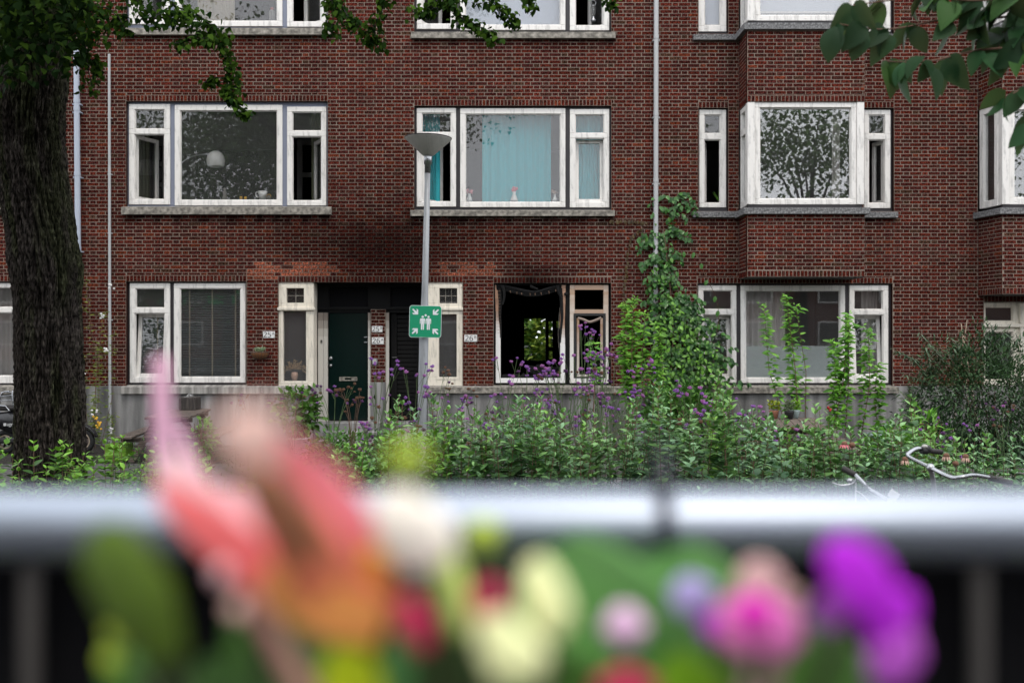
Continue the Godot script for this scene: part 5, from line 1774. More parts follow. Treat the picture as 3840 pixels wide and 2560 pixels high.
func verbenas() -> void:
	var head := []
	for v in 3:
		var st := sb()
		var r := RandomNumberGenerator.new()
		r.seed = 40 + v
		for i in 34:
			var d := Vector3(r.randf_range(-1, 1), r.randf_range(-0.35, 1.0), r.randf_range(-1, 1)).normalized()
			ball(st, d * Vector3(1, 0.72, 1) * r.randf_range(0.65, 1.0), Vector3(0.26, 0.12, 0.26), 5, Basis.from_euler(Vector3(r.randf() * 3, r.randf() * 3, 0)))
		ball(st, Vector3(0, -0.1, 0), Vector3(0.72, 0.6, 0.72), 7)
		head.append(done(st))
	# [px, top py, spread px, heads, share in bloom, z]
	var where := [[1090, 1470, 60, 4, 0.0, 4.0], [960, 1480, 70, 4, 0.0, 4.0], [870, 1500, 50, 3, 0.0, 4.0], [1260, 1440, 90, 6, 0.25, 6.0], [1330, 1460, 90, 6, 0.15, 6.2], [1430, 1345, 60, 6, 0.9, 7.4], [1470, 1480, 90, 6, 0.6, 7.4], [1570, 1365, 60, 5, 0.85, 7.5], [1640, 1378, 50, 5, 0.7, 7.6], [1700, 1460, 70, 6, 0.5, 7.4], [1800, 1465, 80, 6, 0.6, 7.2], [1900, 1340, 60, 4, 1.0, 7.0], [1985, 1375, 60, 5, 0.9, 7.2], [2070, 1345, 60, 7, 0.9, 7.4], [2120, 1380, 70, 8, 0.9, 7.0], [2200, 1210, 45, 6, 1.0, 7.0], [2180, 1330, 70, 8, 0.8, 7.4], [2260, 1290, 60, 8, 0.7, 7.2], [2300, 1350, 80, 8, 0.6, 6.8], [2380, 1340, 80, 8, 0.6, 6.6], [2340, 1440, 90, 8, 0.7, 7.4], [2230, 1450, 90, 8, 0.7, 7.6], [2120, 1460, 90, 7, 0.6, 7.5], [2010, 1480, 90, 6, 0.6, 7.4], [2600, 1430, 70, 8, 0.9, 8.0], [2640, 1480, 60, 6, 0.9, 8.0], [2680, 1540, 80, 6, 0.7, 8.0], [2830, 1500, 60, 5, 0.9, 8.2], [2460, 1560, 90, 7, 0.5, 8.0], [1560, 1560, 120, 7, 0.5, 7.9], [1860, 1560, 120, 7, 0.5, 7.9], [2900, 1600, 90, 7, 0.3, 7.0], [3620, 1570, 80, 5, 0.6, 5.5], [3740, 1510, 70, 5, 0.4, 5.5], [3480, 1590, 60, 3, 0.6, 6.0], [1340, 1640, 60, 5, 0.8, 7.2], [1400, 1580, 60, 5, 0.7, 6.6]]
	where.sort_custom(func(p, q): return p[0] < q[0])
	var verbena_count := {}
	for w in where:
		var top := at(w[0], w[1], w[5])
		var near: String = ["the grey plinth", "the porch steps", "the doors", "the lamp post", "the burnt window", "the narrow burnt casement", "the climber", "the frosted window", "the dark bush"][[1150, 1400, 1520, 1760, 2080, 2290, 2500, 3000, 4000].find_custom(func(v): return w[0] < v)]
		var kind: String = "dry brown verbena seed heads" if w[4] < 0.2 else ("verbena with brown and purple heads" if w[4] < 0.65 else "verbena full of purple heads")
		var key := kind + near
		verbena_count[key] = verbena_count.get(key, 0) + 1
		var label: String = "%s, %s before %s" % [kind, ["first", "second", "third", "fourth", "fifth", "sixth", "seventh"][verbena_count[key] - 1], near]
		var o := thing("verbena", label, "flower", Vector3(top.x, 0, w[5]), "verbena plants behind the hedge")
		var st := sb()
		var base := Vector3(rf(-0.12, 0.12), 0, rf(-0.1, 0.1))
		var xf := []
		var co := []
		for i in int(w[3] * 1.45):
			var sp: float = w[2] * (CZ - w[5]) / F
			var tip := Vector3(rf(-sp, sp), top.y - (0.0 if i == 0 else absf(rng.randfn(0.0, 0.22))), rf(-0.2, 0.2))
			if tip.y < 0.25: tip.y = 0.3
			var fork := base.lerp(tip, rf(0.5, 0.75)) + Vector3(-tip.x * 0.35, 0.05, 0)
			tube(st, smooth([base, fork, tip], 4), 0.0042, 0.0024, 4)
			var bloom: bool = rng.randf() < w[4]
			var k := 1 if rng.randf() < 0.5 else 3
			for h in k:
				var q := tip + (Vector3.ZERO if h == 0 else Vector3(rf(-0.09, 0.09), rf(-0.09, 0.0), rf(-0.05, 0.05)))
				if h > 0: tube(st, [fork.lerp(tip, 0.75), q], 0.002, 0.002, 3)
				var m: Material = (M.verbena if rng.randf() < 0.6 else M.verbena_pink) if bloom else (M.seed_brown if rng.randf() < 0.6 else M.verbena_dark)
				copy_put("flower_head", head[rng.randi() % 3], m, o, Transform3D(Basis.from_euler(rv(0.4)) * Basis.from_scale(Vector3(1, rf(0.8, 1.2), 1) * rf(0.017, 0.03)), q))
			for s in 3:
				var p := base.lerp(fork, rf(0.2, 1.0))
				xf.append(aim(p, Vector3(rf(-1, 1), rf(-0.2, 0.8), rf(-0.6, 0.6)), Vector3.UP, rf(0.06, 0.13)))
				co.append(Color(0.05, 0.11, 0.03) * rf(0.7, 1.4))
		obj("stem", st, M.stem_green if w[4] > 0.2 else M.stem_brown, o)
		many("leaves", leaf_b, M.leaf, xf, co, o)
func climber() -> void:
	var o := thing("climber", "evergreen climbing plant covering the grey drainpipe", "climbing plant", Vector3(X(2480), 0, 0.1))
	var st := sb()
	var xf := []
	var co := []
	var ctr := [[670, 2515], [720, 2535], [800, 2515], [900, 2490], [960, 2480], [1050, 2480], [1120, 2500], [1250, 2560], [1400, 2580], [1560, 2570]]
	var hw := [[660, 12], [720, 45], [790, 85], [850, 62], [930, 88], [1000, 66], [1060, 55], [1130, 90], [1230, 125], [1350, 140], [1560, 150]]
	for s in 88: # trailing stems
		var y := 690.0 + 850.0 * pow(rng.randf(), 0.75)
		var c := ramp(ctr, y)
		var w := ramp(hw, y)
		var side := (1.0 if rng.randf() < 0.55 else -1.0) * rf(0.6, 1.4)
		var dep := lerpf(0.05, 0.55, clampf((y - 900) / 600.0, 0, 1))
		var pts := []
		var n := 5
		for i in n:
			var t := float(i) / (n - 1)
			pts.append(Vector3(X(c + side * w * t * rf(0.8, 1.15)), Y(y - 30 * sin(t * 2.5) + 25 * t * t), 0.05 + dep * rf(0.2, 0.9)))
		pts = smooth(pts, 3)
		tube(st, pts, 0.004, 0.002, 4)
		for p in pts:
			for k in (2 if y > 1080 else 1):
				xf.append(aim(p + rv(0.02), Vector3(rf(-0.6, 0.6), rf(-1.2, -0.1), rf(0.0, 0.6)), Vector3(rf(-0.4, 0.4), 0.5, 1), rf(0.09, 0.14)))
				co.append(Color(0.014, 0.062, 0.012).lerp(Color(0.07, 0.18, 0.045), rng.randf()) * rf(0.8, 1.2))
	for i in 1500:
		var y := 690.0 + 860.0 * pow(rng.randf(), 0.30)
		var c := ramp(ctr, y)
		var w := ramp(hw, y) * 0.85
		var x := c + w * clampf(rng.randfn(0, 0.48), -1, 1)
		var dep := lerpf(0.08, 0.7, clampf((y - 900) / 600.0, 0, 1))
		xf.append(aim(Vector3(X(x), Y(y), 0.05 + dep * rng.randf()), Vector3(rf(-0.8, 0.8), rf(-1.3, 0.2), rf(0.0, 0.7)), Vector3(rf(-0.5, 0.5), 0.7, 1), rf(0.07, 0.12)))
		co.append(Color(0.012, 0.05, 0.008).lerp(Color(0.11, 0.26, 0.045) if y < 1120 else Color(0.19, 0.42, 0.06), pow(rng.randf(), 1.7)))
	# the long runner towards the frosted window and the dry twig
	var run := smooth([Vector3(X(2560), Y(945), 0.15), Vector3(X(2612), Y(955), 0.12), Vector3(X(2640), Y(1030), 0.1), Vector3(X(2680), Y(1110), 0.08), Vector3(X(2692), Y(1180), 0.1), Vector3(X(2685), Y(1240), 0.15)], 4)
	tube(st, run, 0.006, 0.004, 5)
	for i in run.size():
		if i % 3 == 0:
			xf.append(aim(run[i], Vector3(rf(-0.6, 0.2), -1, 0.2), Vector3(0, 0.3, 1), rf(0.11, 0.14)))
			co.append(Color(0.06, 0.17, 0.035))
	for d in [[[2420, 832], [2370, 826], [2290, 826]], [[2410, 855], [2366, 890], [2352, 980], [2340, 1080], [2330, 1180]]]:
		var pts := []
		for q in d: pts.append(Vector3(X(q[0]), Y(q[1]), rf(0.03, 0.08)))
		pts = smooth(pts, 6)
		tube(st, pts, 0.004, 0.002, 4)
		for p in pts:
			for k in 2:
				xf.append(aim(p, Vector3(rf(-0.5, 0.5), -1, 0.2), Vector3(rf(-0.8, 0.8), 0.2, 1), rf(0.06, 0.1)))
				co.append(Color(0.11, 0.075, 0.025).lerp(Color(0.035, 0.025, 0.02), rng.randf()))
	for y in [1550.0, 1200.0]: tube(st, [Vector3(X(2500), 0.0, 0.3), Vector3(X(2520), Y(y), 0.2), Vector3(X(2480), Y(y - 400), 0.1)], 0.016, 0.006, 6)
	for q in xf: q.origin -= o.position
	obj("stem", st, M.stem_brown, o).position = -o.position
	var fol := many("foliage", leaf_a, M.leaf_gloss, xf, co, o)
	fol.position = -o.position
func upright(called: String, label: String, stems: Array, z: float, size: float, gap: float, c0: Color, c1: Color, mesh: ArrayMesh, from := 0.1, cat := "shrub", group := "", sr := 0.009) -> void:
	var b := at(stems[0][0], 1600, z)
	var o := thing(called, label, cat, Vector3(b.x, 0, z), group)
	var xf := []
	var co := []
	var st := sb()
	for s in stems:
		var top := at(s[2], s[3], z + rf(-0.12, 0.12)) - o.position
		var base := at(s[0], s[1], z) - o.position
		var n := 3 if s.size() < 5 else int(s[4])
		shoot(xf, co, st, base, top, size, gap, c0, c1, from, false, sr, 0.25, 0.7)
		for k in n - 1: shoot(xf, co, null, base, top + rv(0.03), size, gap, c0, c1, from, false, sr, 0.0, 0.7)
		for k in n * 6: # short side twigs towards the top
			var t := 1.0 - pow(rng.randf(), 1.5) * (1.0 - maxf(from, 0.35))
			var p := base.lerp(top, t)
			shoot(xf, co, null, p, p + Vector3(rf(-0.1, 0.1), rf(0.02, 0.1), rf(-0.1, 0.1)), size, gap * 1.3, c0, c1, 0.3, false, 0.004, 0.1, 0.7)
	obj("stem", st, M.stem_brown, o)
	many("foliage", mesh, M.leaf, xf, co, o)
func mound(called: String, label: String, c: Vector3, r: Vector3, n: int, size: float, c0: Color, c1: Color, mesh: ArrayMesh, droop := 0.0, cat := "shrub") -> Node3D:
	var o := thing(called, label, cat, Vector3(c.x, 0, c.z))
	var xf := []
	var co := []
	var st := sb()
	var nz := FastNoiseLite.new()
	nz.seed = 4
	nz.frequency = 1.3
	var count := 0
	while count < n:
		var q := rv(1.0)
		if q.length() > 1.0: continue
		var k := q.length()
		if k < 0.45 and rng.randf() < 0.7: continue
		var lump := 1.0 + 0.45 * nz.get_noise_3dv(q * 1.6 + c)
		var p := Vector3(0, c.y, 0) + q * r * lump
		if p.y < 0.03: continue
		var d := (q + Vector3(0, 0.2 - droop, 0) + rv(0.7))
		xf.append(aim(p, d, Vector3.UP + rv(0.5), size * rf(0.7, 1.25)))
		co.append(c0.lerp(c1, clampf(rng.randf() * 0.7 + 0.5 * nz.get_noise_3dv(q * 3.0 + Vector3.ONE * 9), 0, 1)) * rf(0.8, 1.2))
		count += 1
	for i in 16: tube(st, [Vector3(rf(-0.15, 0.15), 0, rf(-0.1, 0.1)), Vector3(rf(-0.4, 0.4) * r.x, c.y * 0.6, rf(-0.3, 0.3)), Vector3(rf(-0.8, 0.8) * r.x, c.y + r.y * rf(0.2, 0.8), rf(-0.6, 0.6) * r.z)], 0.012, 0.004, 5)
	obj("stem", st, M.stem_brown, o)
	many("foliage", mesh, M.leaf, xf, co, o)
	return o
func shrubs() -> void:
	var g0 := Color(0.05, 0.17, 0.012)
	var g1 := Color(0.19, 0.43, 0.05)
	upright("tall_shrub", "slender leafy shoots before the frosted window, clustered in front of the pale net curtain", [[2960, 1640, 2865, 1145, 2], [3000, 1640, 2950, 1118, 3], [3020, 1640, 2985, 1150, 1]], 2.6, 0.14, 0.042, g0, g1, leaf_d, 0.2, "shrub", "slender shoots before the ground floor window")
	upright("tall_shrub", "slender leafy shoots before the tilted white casement", [[3120, 1640, 3178, 1188, 4], [3170, 1640, 3185, 1210], [3230, 1640, 3258, 1238], [3140, 1640, 3125, 1285], [3300, 1640, 3292, 1368]], 2.5, 0.14, 0.042, g0, g1, leaf_d, 0.08, "shrub", "slender shoots before the ground floor window")
	upright("tall_shrub", "bright green upright shrub at the foot of the climber", [[2380, 1620, 2345, 1140, 3], [2400, 1620, 2375, 1128, 3], [2430, 1620, 2420, 1180, 2], [2460, 1620, 2470, 1220], [2360, 1620, 2330, 1260]], 1.6, 0.15, 0.036, g0, Color(0.20, 0.43, 0.05), leaf_d, 0.3)
	upright("tall_shrub", "young leafy shoot in front of the narrow burnt casement", [[2225, 1560, 2235, 1290, 2]], 5.5, 0.12, 0.05, g0, g1, leaf_d, 0.45)
	upright("vine", "thin vine with narrow yellowish leaves climbing between two pipes", [[350, 1700, 385, 1180, 2], [340, 1700, 372, 1300, 2], [370, 1700, 420, 1260, 1], [330, 1700, 310, 1330, 1], [345, 1700, 318, 1050, 1], [395, 1700, 330, 1560, 2], [400, 1700, 420, 1560, 3], [360, 1700, 350, 1500, 3]], 0.5, 0.10, 0.06, Color(0.06, 0.11, 0.012), Color(0.19, 0.23, 0.03), leaf_b, 0.2, "climbing plant", "", 0.006)
	var wild := -1
	for f in [[415, 1072, 0], [398, 1308, 0], [312, 1402, 0], [352, 1546, 0], [378, 1184, 0], [415, 1615, 0], [366, 1583, 1], [372, 1600, 1], [355, 1570, 1]]:
		wild += 1
		var o := thing("wild_flower", ["white flower cluster topmost on the thin conduit pipe", "white flower cluster second highest beside the conduit", "white flower cluster against the tree trunk edge", "white flower low on the vine before the plinth", "small white flower alone on the bricks between two pipes", "white flower lowest of all beside the conduit", "yellow flower in the middle of three low on the vine", "yellow flower lowest of three on the vine", "yellow flower highest of three on the vine"][wild], "flower", at(f[0], f[1], 0.7), ["white flowers on the vine", "yellow flowers on the vine"][f[2]])
		for i in 5:
			var st := sb()
			var c := rv(0.045)
			ball(st, c, Vector3(0.025, 0.02, 0.02), 6)
			obj("petal", st, M.white_petal if f[2] == 0 else M.yellow, o)
	mound("geranium", "light green geranium bush growing from the white bucket", at(1118, 1545, 2.2), Vector3(0.40, 0.42, 0.3), 420, 0.115, Color(0.05, 0.14, 0.02), Color(0.16, 0.30, 0.06), leaf_c)
	var bud := mound("buddleja", "big dark bush with narrow grey green leaves against the brick", at(3700, 1530, 3.0), Vector3(1.3, 1.2, 0.8), 15000, 0.095, Color(0.007, 0.026, 0.008), Color(0.11, 0.21, 0.09), leaf_b, 0.2)
	# arching sprays of the bush
	var xf := []
	var co := []
	var st := sb()
	for s in [[3560, 1380, 3440, 1235], [3560, 1400, 3345, 1305], [3600, 1360, 3560, 1250], [3680, 1350, 3700, 1240], [3740, 1340, 3770, 1235], [3560, 1450, 3380, 1400], [3520, 1480, 3420, 1330], [3800, 1320, 3830, 1250], [3640, 1360, 3600, 1290], [3500, 1420, 3470, 1280]]:
		var a := at(s[0], s[1], 3.0) - bud.position
		var e := at(s[2], s[3], 3.3) - bud.position
		st = sb()
		shoot(xf, co, st, a, e, 0.13, 0.035, Color(0.02, 0.05, 0.02), Color(0.14, 0.20, 0.13), 0.15, true, 0.007, -0.4)
		obj("branch", st, M.stem_brown, bud)
	many("spray_leaves", leaf_b, M.leaf, xf, co, bud)
	# palm like clump
	var pl := thing("spiky_plant", "spiky palm like plant with thin arching blades by the plinth", "plant", Vector3(at(3420, 1650, 1.6).x, 0, 1.6))
	xf = []
	co = []
	for i in 130:
		var a := rf(0, TAU)
		var h := rf(0.2, 0.9)
		xf.append(aim(Vector3(0, h, 0), Vector3(cos(a), rf(0.5, 1.8), sin(a) * 0.6), Vector3.UP, rf(0.3, 0.55)))
		co.append(Color(0.045, 0.085, 0.02).lerp(Color(0.16, 0.2, 0.07), rng.randf()))
	many("blades", leaf_mesh(0.04, 0.1, 0.35, 5, 0.3), M.leaf, xf, co, pl)
	st = sb()
	tube(st, [Vector3(0, 0, 0), Vector3(0.02, 0.9, 0)], 0.05, 0.035, 8)
	obj("stem", st, M.stem_brown, pl)
	# low garden plants between hedge and house
	mound("shrub", "bright green shrub beside the second table", at(3350, 1690, 3.6), Vector3(0.5, 0.4, 0.4), 500, 0.1, g0, g1, leaf_a)
	mound("shrub", "leafy plant in front of the dark bush", at(3480, 1640, 5.0), Vector3(0.22, 0.4, 0.25), 130, 0.16, g0, g1, leaf_b)
	mound("shrub", "low green shrub at the foot of the climber", at(2560, 1560, 2.0), Vector3(0.75, 0.55, 0.5), 1300, 0.1, Color(0.03, 0.10, 0.015), Color(0.11, 0.25, 0.04), leaf_a)
	mound("shrub", "low green plants beside the porch steps", at(1290, 1690, 4.2), Vector3(0.7, 0.3, 0.5), 900, 0.075, Color(0.06, 0.17, 0.02), Color(0.08, 0.19, 0.04), leaf_a)
	mound("shrub", "dark weeds under the first picnic table", at(690, 1730, 4.5), Vector3(1.2, 0.3, 0.7), 700, 0.07, Color(0.03, 0.08, 0.015), Color(0.10, 0.17, 0.05), leaf_b)
	mound("shrub", "small green tuft at the end of the picnic bench", at(765, 1650, 6.0), Vector3(0.16, 0.3, 0.16), 150, 0.08, g0, g1, leaf_a)
	mound("shrub", "leafy growth beneath the burnt window sill", at(2120, 1640, 4.5), Vector3(2.0, 0.5, 0.7), 1900, 0.09, Color(0.03, 0.085, 0.02), Color(0.10, 0.2, 0.06), leaf_b)
	mound("shrub", "leafy growth between the second table and the hedge", at(2800, 1680, 5.0), Vector3(1.1, 0.45, 0.7), 1300, 0.09, Color(0.03, 0.09, 0.02), Color(0.11, 0.24, 0.06), leaf_a)
	# potted plants on the second table
	for p in [[2905, 1566, "yellow green potted plant in a terracotta pot on the second table", Color(0.28, 0.34, 0.02), M.terracotta], [2955, 1572, "grey green potted lavender on the second table", Color(0.15, 0.2, 0.11), M.rubber], [2990, 1570, "bright lime potted herb on the second table", Color(0.17, 0.34, 0.02), M.blue_pot]]:
		var o := thing("potted_plant", p[2], "plant", Vector3(at(p[0], p[1], 3.3).x, 0.768, 3.3 + rf(-0.15, 0.1)), "potted plants on the second table")
		st = sb()
		lathe(st, [Vector2(0, 0), Vector2(0.055, 0), Vector2(0.075, 0.11), Vector2(0.08, 0.13), Vector2(0.07, 0.13), Vector2(0.0, 0.11)], 18)
		obj("pot", st, p[4], o)
		xf = []
		co = []
		for i in 160:
			xf.append(aim(Vector3(rf(-0.08, 0.08), 0.13 + rf(0, 0.14), rf(-0.08, 0.08)), Vector3(rf(-1, 1), rf(0, 1.4), rf(-1, 1)), Vector3.UP, rf(0.03, 0.06)))
			co.append(p[3] * rf(0.5, 1.3))
		many("foliage", leaf_a, M.leaf, xf, co, o)
	var po := thing("flower_pot", "pale blue green flower pot beside the slender shoots", "pot", Vector3(at(3285, 1640, 2.5).x, 0, 2.5))
	st = sb()
	lathe(st, [Vector2(0, 0), Vector2(0.12, 0), Vector2(0.19, 0.42), Vector2(0.2, 0.42), Vector2(0.2, 0.46), Vector2(0.17, 0.46), Vector2(0.16, 0.4), Vector2(0, 0.4)], 24)
	obj("pot", st, M.blue_pot, po)
	for f in [[2960 + 155, 1537, "small red rose between the slender shoots"], [3108, 1528, "second small red rose above its neighbour among the shoots"]]:
		var o := thing("rose", f[2], "flower", at(f[0], f[1], 2.9))
		st = sb()
		for i in 7: ball(st, rv(0.014), Vector3(0.022, 0.02, 0.02), 6)
		obj("bloom", st, M.cap_red, o)
		st = sb()
		tube(st, [Vector3(0, -0.6, 0), Vector3(0.02, -0.2, 0), Vector3(0, -0.01, 0)], 0.004, 0.003, 4)
		obj("stem", st, M.stem_green, o)
	# bamboo canes tied together
	var cn := thing("plant_support", "bamboo canes tied in a cross above the dark bush", "plant stakes", Vector3(X(3612), 0, 1.2))
	for c in [[3605, 1212, 3640, 1420], [3628, 1200, 3600, 1420], [3607, 1215, 3625, 1420]]:
		st = sb()
		var a := at(c[0], c[1], 1.2) - cn.position
		var e := at(c[2], c[3], 1.2) - cn.position
		tube(st, [a, e, e + (e - a).normalized() * 1.0], 0.007, 0.008, 6)
		obj("cane", st, M.bamboo, cn)
	# greenery in the rear garden, seen through the burnt flat
	mound("ivy_bank", "sunlit ivy bank in the rear garden seen through the burnt flat", Vector3(at(2010, 1260, -15).x, 2.2, -15), Vector3(4.2, 4.0, 0.9), 9000, 0.27, Color(0.06, 0.18, 0.02), Color(0.30, 0.52, 0.10), leaf_c, 0.4)
	mound("garden_tree", "yellow green bush beside the ivy in the rear garden", Vector3(at(2085, 1260, -13.5).x + 0.4, 2.0, -13.5), Vector3(1.2, 2.2, 0.8), 1800, 0.22, Color(0.12, 0.2, 0.02), Color(0.35, 0.45, 0.08), leaf_a, 0.2)

# ---------------------------------------------------------------- trees
func spray(xf: Array, co: Array, st: SurfaceTool, pts: Array, n: int, spread: float, size: float, c0: Color, c1: Color) -> void:
	var path := smooth(pts, 5)
	tube(st, path, 0.012, 0.003, 5)
	for i in n:
		var t := rng.randf() * (path.size() - 1)
		var p: Vector3 = path[int(t)].lerp(path[mini(int(t) + 1, path.size() - 1)], t - int(t))
		p += Vector3(rf(-spread, spread), rf(-spread * 1.1, spread * 0.6), rf(-spread, spread))
		xf.append(aim(p, Vector3(rf(-0.8, 0.8), rf(-1.3, 0.1), rf(-0.6, 0.6)), Vector3(rf(-0.6, 0.6), 1, rf(-0.2, 0.8)), size * rf(0.7, 1.2)))
		co.append(c0.lerp(c1, pow(rng.randf(), 1.6)))
func trees() -> void:
	var z := 8.0
	var o := thing("lime_tree", "massive old tree with deeply furrowed bark and drooping leafy branches", "tree", Vector3(at(190, 1900, z).x, 0, z))
	var tab_l := [[-420, 0], [0, 10], [200, 5], [310, 0], [400, -10], [500, -15], [650, -5], [800, 14], [850, 28], [900, 36], [1000, 50], [1100, 58], [1300, 62], [1450, 64], [1650, 62], [1750, 60], [1850, 57], [1960, 50]]
	var tab_r := [[-420, 290], [0, 270], [200, 255], [310, 247], [400, 236], [500, 233], [650, 247], [800, 267], [900, 276], [1000, 290], [1100, 294], [1300, 301], [1450, 309], [1650, 313], [1750, 316], [1850, 320], [1960, 328]]
	var nz := FastNoiseLite.new()
	nz.seed = 12
	nz.frequency = 1.0
	nz.fractal_octaves = 4
	var st := SurfaceTool.new()
	st.begin(Mesh.PRIMITIVE_TRIANGLES)
	st.set_smooth_group(0)
	var na := 220
	var nr := 300
	var rows := []
	for i in nr + 1:
		var py := lerpf(1965, -420, float(i) / nr)
		var l := at(ramp(tab_l, py), py, z)
		var r := at(ramp(tab_r, py), py, z)
		var c := (l + r) / 2 - o.position
		var rad := (r.x - l.x) / 2
		var row := []
		for j in na:
			var a := TAU * j / na
			var d := Vector3(cos(a), 0, sin(a))
			var warp := nz.get_noise_3d(d.x * 2.0, c.y * 1.2, d.z * 2.0) * 0.5
			var f := nz.get_noise_3d(d.x * 5.2 + warp, c.y * 1.35, d.z * 5.2 + warp)
			var f2 := nz.get_noise_3d(d.x * 15.0, c.y * 3.0 + 40.0, d.z * 15.0)
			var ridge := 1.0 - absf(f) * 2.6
			var burl := exp(-(pow((a - 1.75) / 0.35, 2) + pow((c.y - at(0, 1045, z).y) / 0.16, 2)))
			var lip := exp(-pow((c.y - at(0, 985, z).y) / 0.25, 2)) * 0.03
			var h := rad * 0.945 + 0.06 * (ridge - 0.6) + 0.026 * f2 + 0.05 * burl * (0.6 + f2) + lip
			var moss := clampf(nz.get_noise_3d(d.x * 1.5 + 9.0, c.y * 0.6, d.z * 1.5) * 2.2 + (c.y - 1.9) * 0.22, 0, 1)
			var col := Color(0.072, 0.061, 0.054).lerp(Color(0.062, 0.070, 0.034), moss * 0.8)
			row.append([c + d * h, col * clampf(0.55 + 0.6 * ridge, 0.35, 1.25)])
		rows.append(row)
	for i in nr:
		for j in na:
			var k := (j + 1) % na
			for t in [[rows[i][j], rows[i][k], rows[i + 1][j]], [rows[i][k], rows[i + 1][k], rows[i + 1][j]]]:
				for v in t:
					st.set_color(v[1])
					st.add_vertex(v[0])
	st.index()
	st.generate_normals()
	put("trunk", st.commit(), M.bark, o)
	# limbs and crown above the picture
	st = sb()
	var crown := []
	var cc := []
	var fork := at(140, -300, z)
	for k in 11:
		var a := TAU * k / 11 + rf(-0.2, 0.2)
		var len := rf(3.0, 5.0)
		var e := fork + Vector3(cos(a) * len, rf(1.2, 3.2), sin(a) * len)
		tube(st, smooth([fork - Vector3(0, 0.4, 0), fork.lerp(e, 0.4) + Vector3(0, 0.7, 0), e], 4), 0.16, 0.03, 7)
		for i in 1150:
			var t := rf(0.25, 1.1)
			var p := fork.lerp(e, t) + Vector3(0, 0.5, 0) + rv(1.15) * Vector3(1, 0.75, 1)
			var d := CZ - p.z
			if d > 0.6:
				var px := 1920 + p.x * F / d
				var py := 1280 - (p.y - EYE) * F / d
				if py > -45 and px > -60: continue
			crown.append(aim(p, Vector3(rf(-1, 1), rf(-1.2, 0.2), rf(-1, 1)), Vector3.UP + rv(0.5), rf(0.08, 0.13)))
			cc.append(Color(0.03, 0.085, 0.012).lerp(Color(0.10, 0.19, 0.03), rng.randf()))
	var c0 := Color(0.010, 0.03, 0.006)
	var c1 := Color(0.06, 0.12, 0.012)
	for s in [
		[[[560, -120], [640, 10], [730, 50], [790, 95], [820, 140]], 150, 0.13], [[[575, 70], [640, 62], [700, 45]], 60, 0.09], [[[815, 110], [848, 190], [872, 270], [885, 330]], 95, 0.075],
		[[[655, 165], [720, 150], [800, 140]], 45, 0.06], [[[765, 312], [810, 290], [868, 300]], 40, 0.06], [[[885, 330], [850, 350], [885, 385], [935, 432]], 85, 0.055], [[[480, -60], [520, 10], [560, 40]], 50, 0.1],
		[[[1250, -80], [1290, 40], [1345, 100], [1415, 160]], 130, 0.075], [[[1440, -60], [1435, 30], [1400, 100], [1425, 165]], 90, 0.07], [[[1230, -50], [1250, 40], [1240, 120]], 70, 0.08],
		[[[1680, -60], [1640, 10], [1600, 30], [1545, 38]], 80, 0.075], [[[1690, -40], [1710, 50], [1790, 95], [1860, 138]], 120, 0.07], [[[1700, -50], [1830, 0], [1900, 40], [1930, 88]], 110, 0.075], [[[1960, -50], [1985, 5], [2005, 25]], 35, 0.05], [[[2260, -50], [2290, 5], [2310, 15]], 30, 0.05],
		[[[240, -60], [320, 20], [400, 30], [455, 80]], 150, 0.14], [[[290, 120], [320, 180], [330, 260], [345, 325]], 75, 0.1], [[[330, 20], [345, 90], [370, 130]], 60, 0.09], [[[440, 60], [462, 100], [465, 120]], 24, 0.05], [[[300, 200], [350, 230], [372, 252]], 30, 0.06]]:
		var pts := []
		var zz := rf(8.9, 9.6)
		for q in s[0]: pts.append(at(q[0], q[1], zz))
		spray(crown, cc, st, pts, int(s[1] * 1.9), s[2], 0.064, c0, c1)
	for i in 2200: # the dark mass in front of the trunk top
		var px := rf(-80, 330)
		var py := rf(-80, 330) - px * 0.25 + rf(-40, 40)
		if rng.randf() < clampf(py / 400.0, 0, 0.8): continue
		crown.append(aim(at(px, py, rf(8.7, 10.2)), Vector3(rf(-0.8, 0.8), rf(-1.3, 0.2), rf(-0.5, 0.5)), Vector3(rf(-0.5, 0.5), 1, rf(0, 0.8)), rf(0.06, 0.1)))
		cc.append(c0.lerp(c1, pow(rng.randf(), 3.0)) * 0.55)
	obj("limb", st, M.limb, o).position = -o.position
	many("crown", leaf_c, M.leaf_dull, crown, cc, o).position = -o.position
	# the out of focus branch close to the camera
	z = 13.9
	var br := thing("overhanging_tree", "tree whose branch of large dark green leaves hangs into view above the bays", "tree", Vector3(4.7, 0, z + 0.4))
	st = sb()
	var lms := [leaf_mesh(0.66, 0.35, 0.45, 8, 0.42), leaf_mesh(0.58, 0.1, 0.2, 8, 0.38), leaf_mesh(0.7, -0.25, 0.6, 8, 0.45), leaf_mesh(0.52, 0.5, 0.3, 8, 0.4)]
	var greens := [Color(0.010, 0.036, 0.012), Color(0.018, 0.062, 0.022), Color(0.007, 0.026, 0.009), Color(0.030, 0.080, 0.018)]
	var gm := []
	for g in greens:
		var m := mat("branch_leaf", g, 0.55)
		m.metallic_specular = 0.22
		m.backlight_enabled = true
		m.backlight = lin(Color(0.06, 0.07, 0.03))
		gm.append(m)
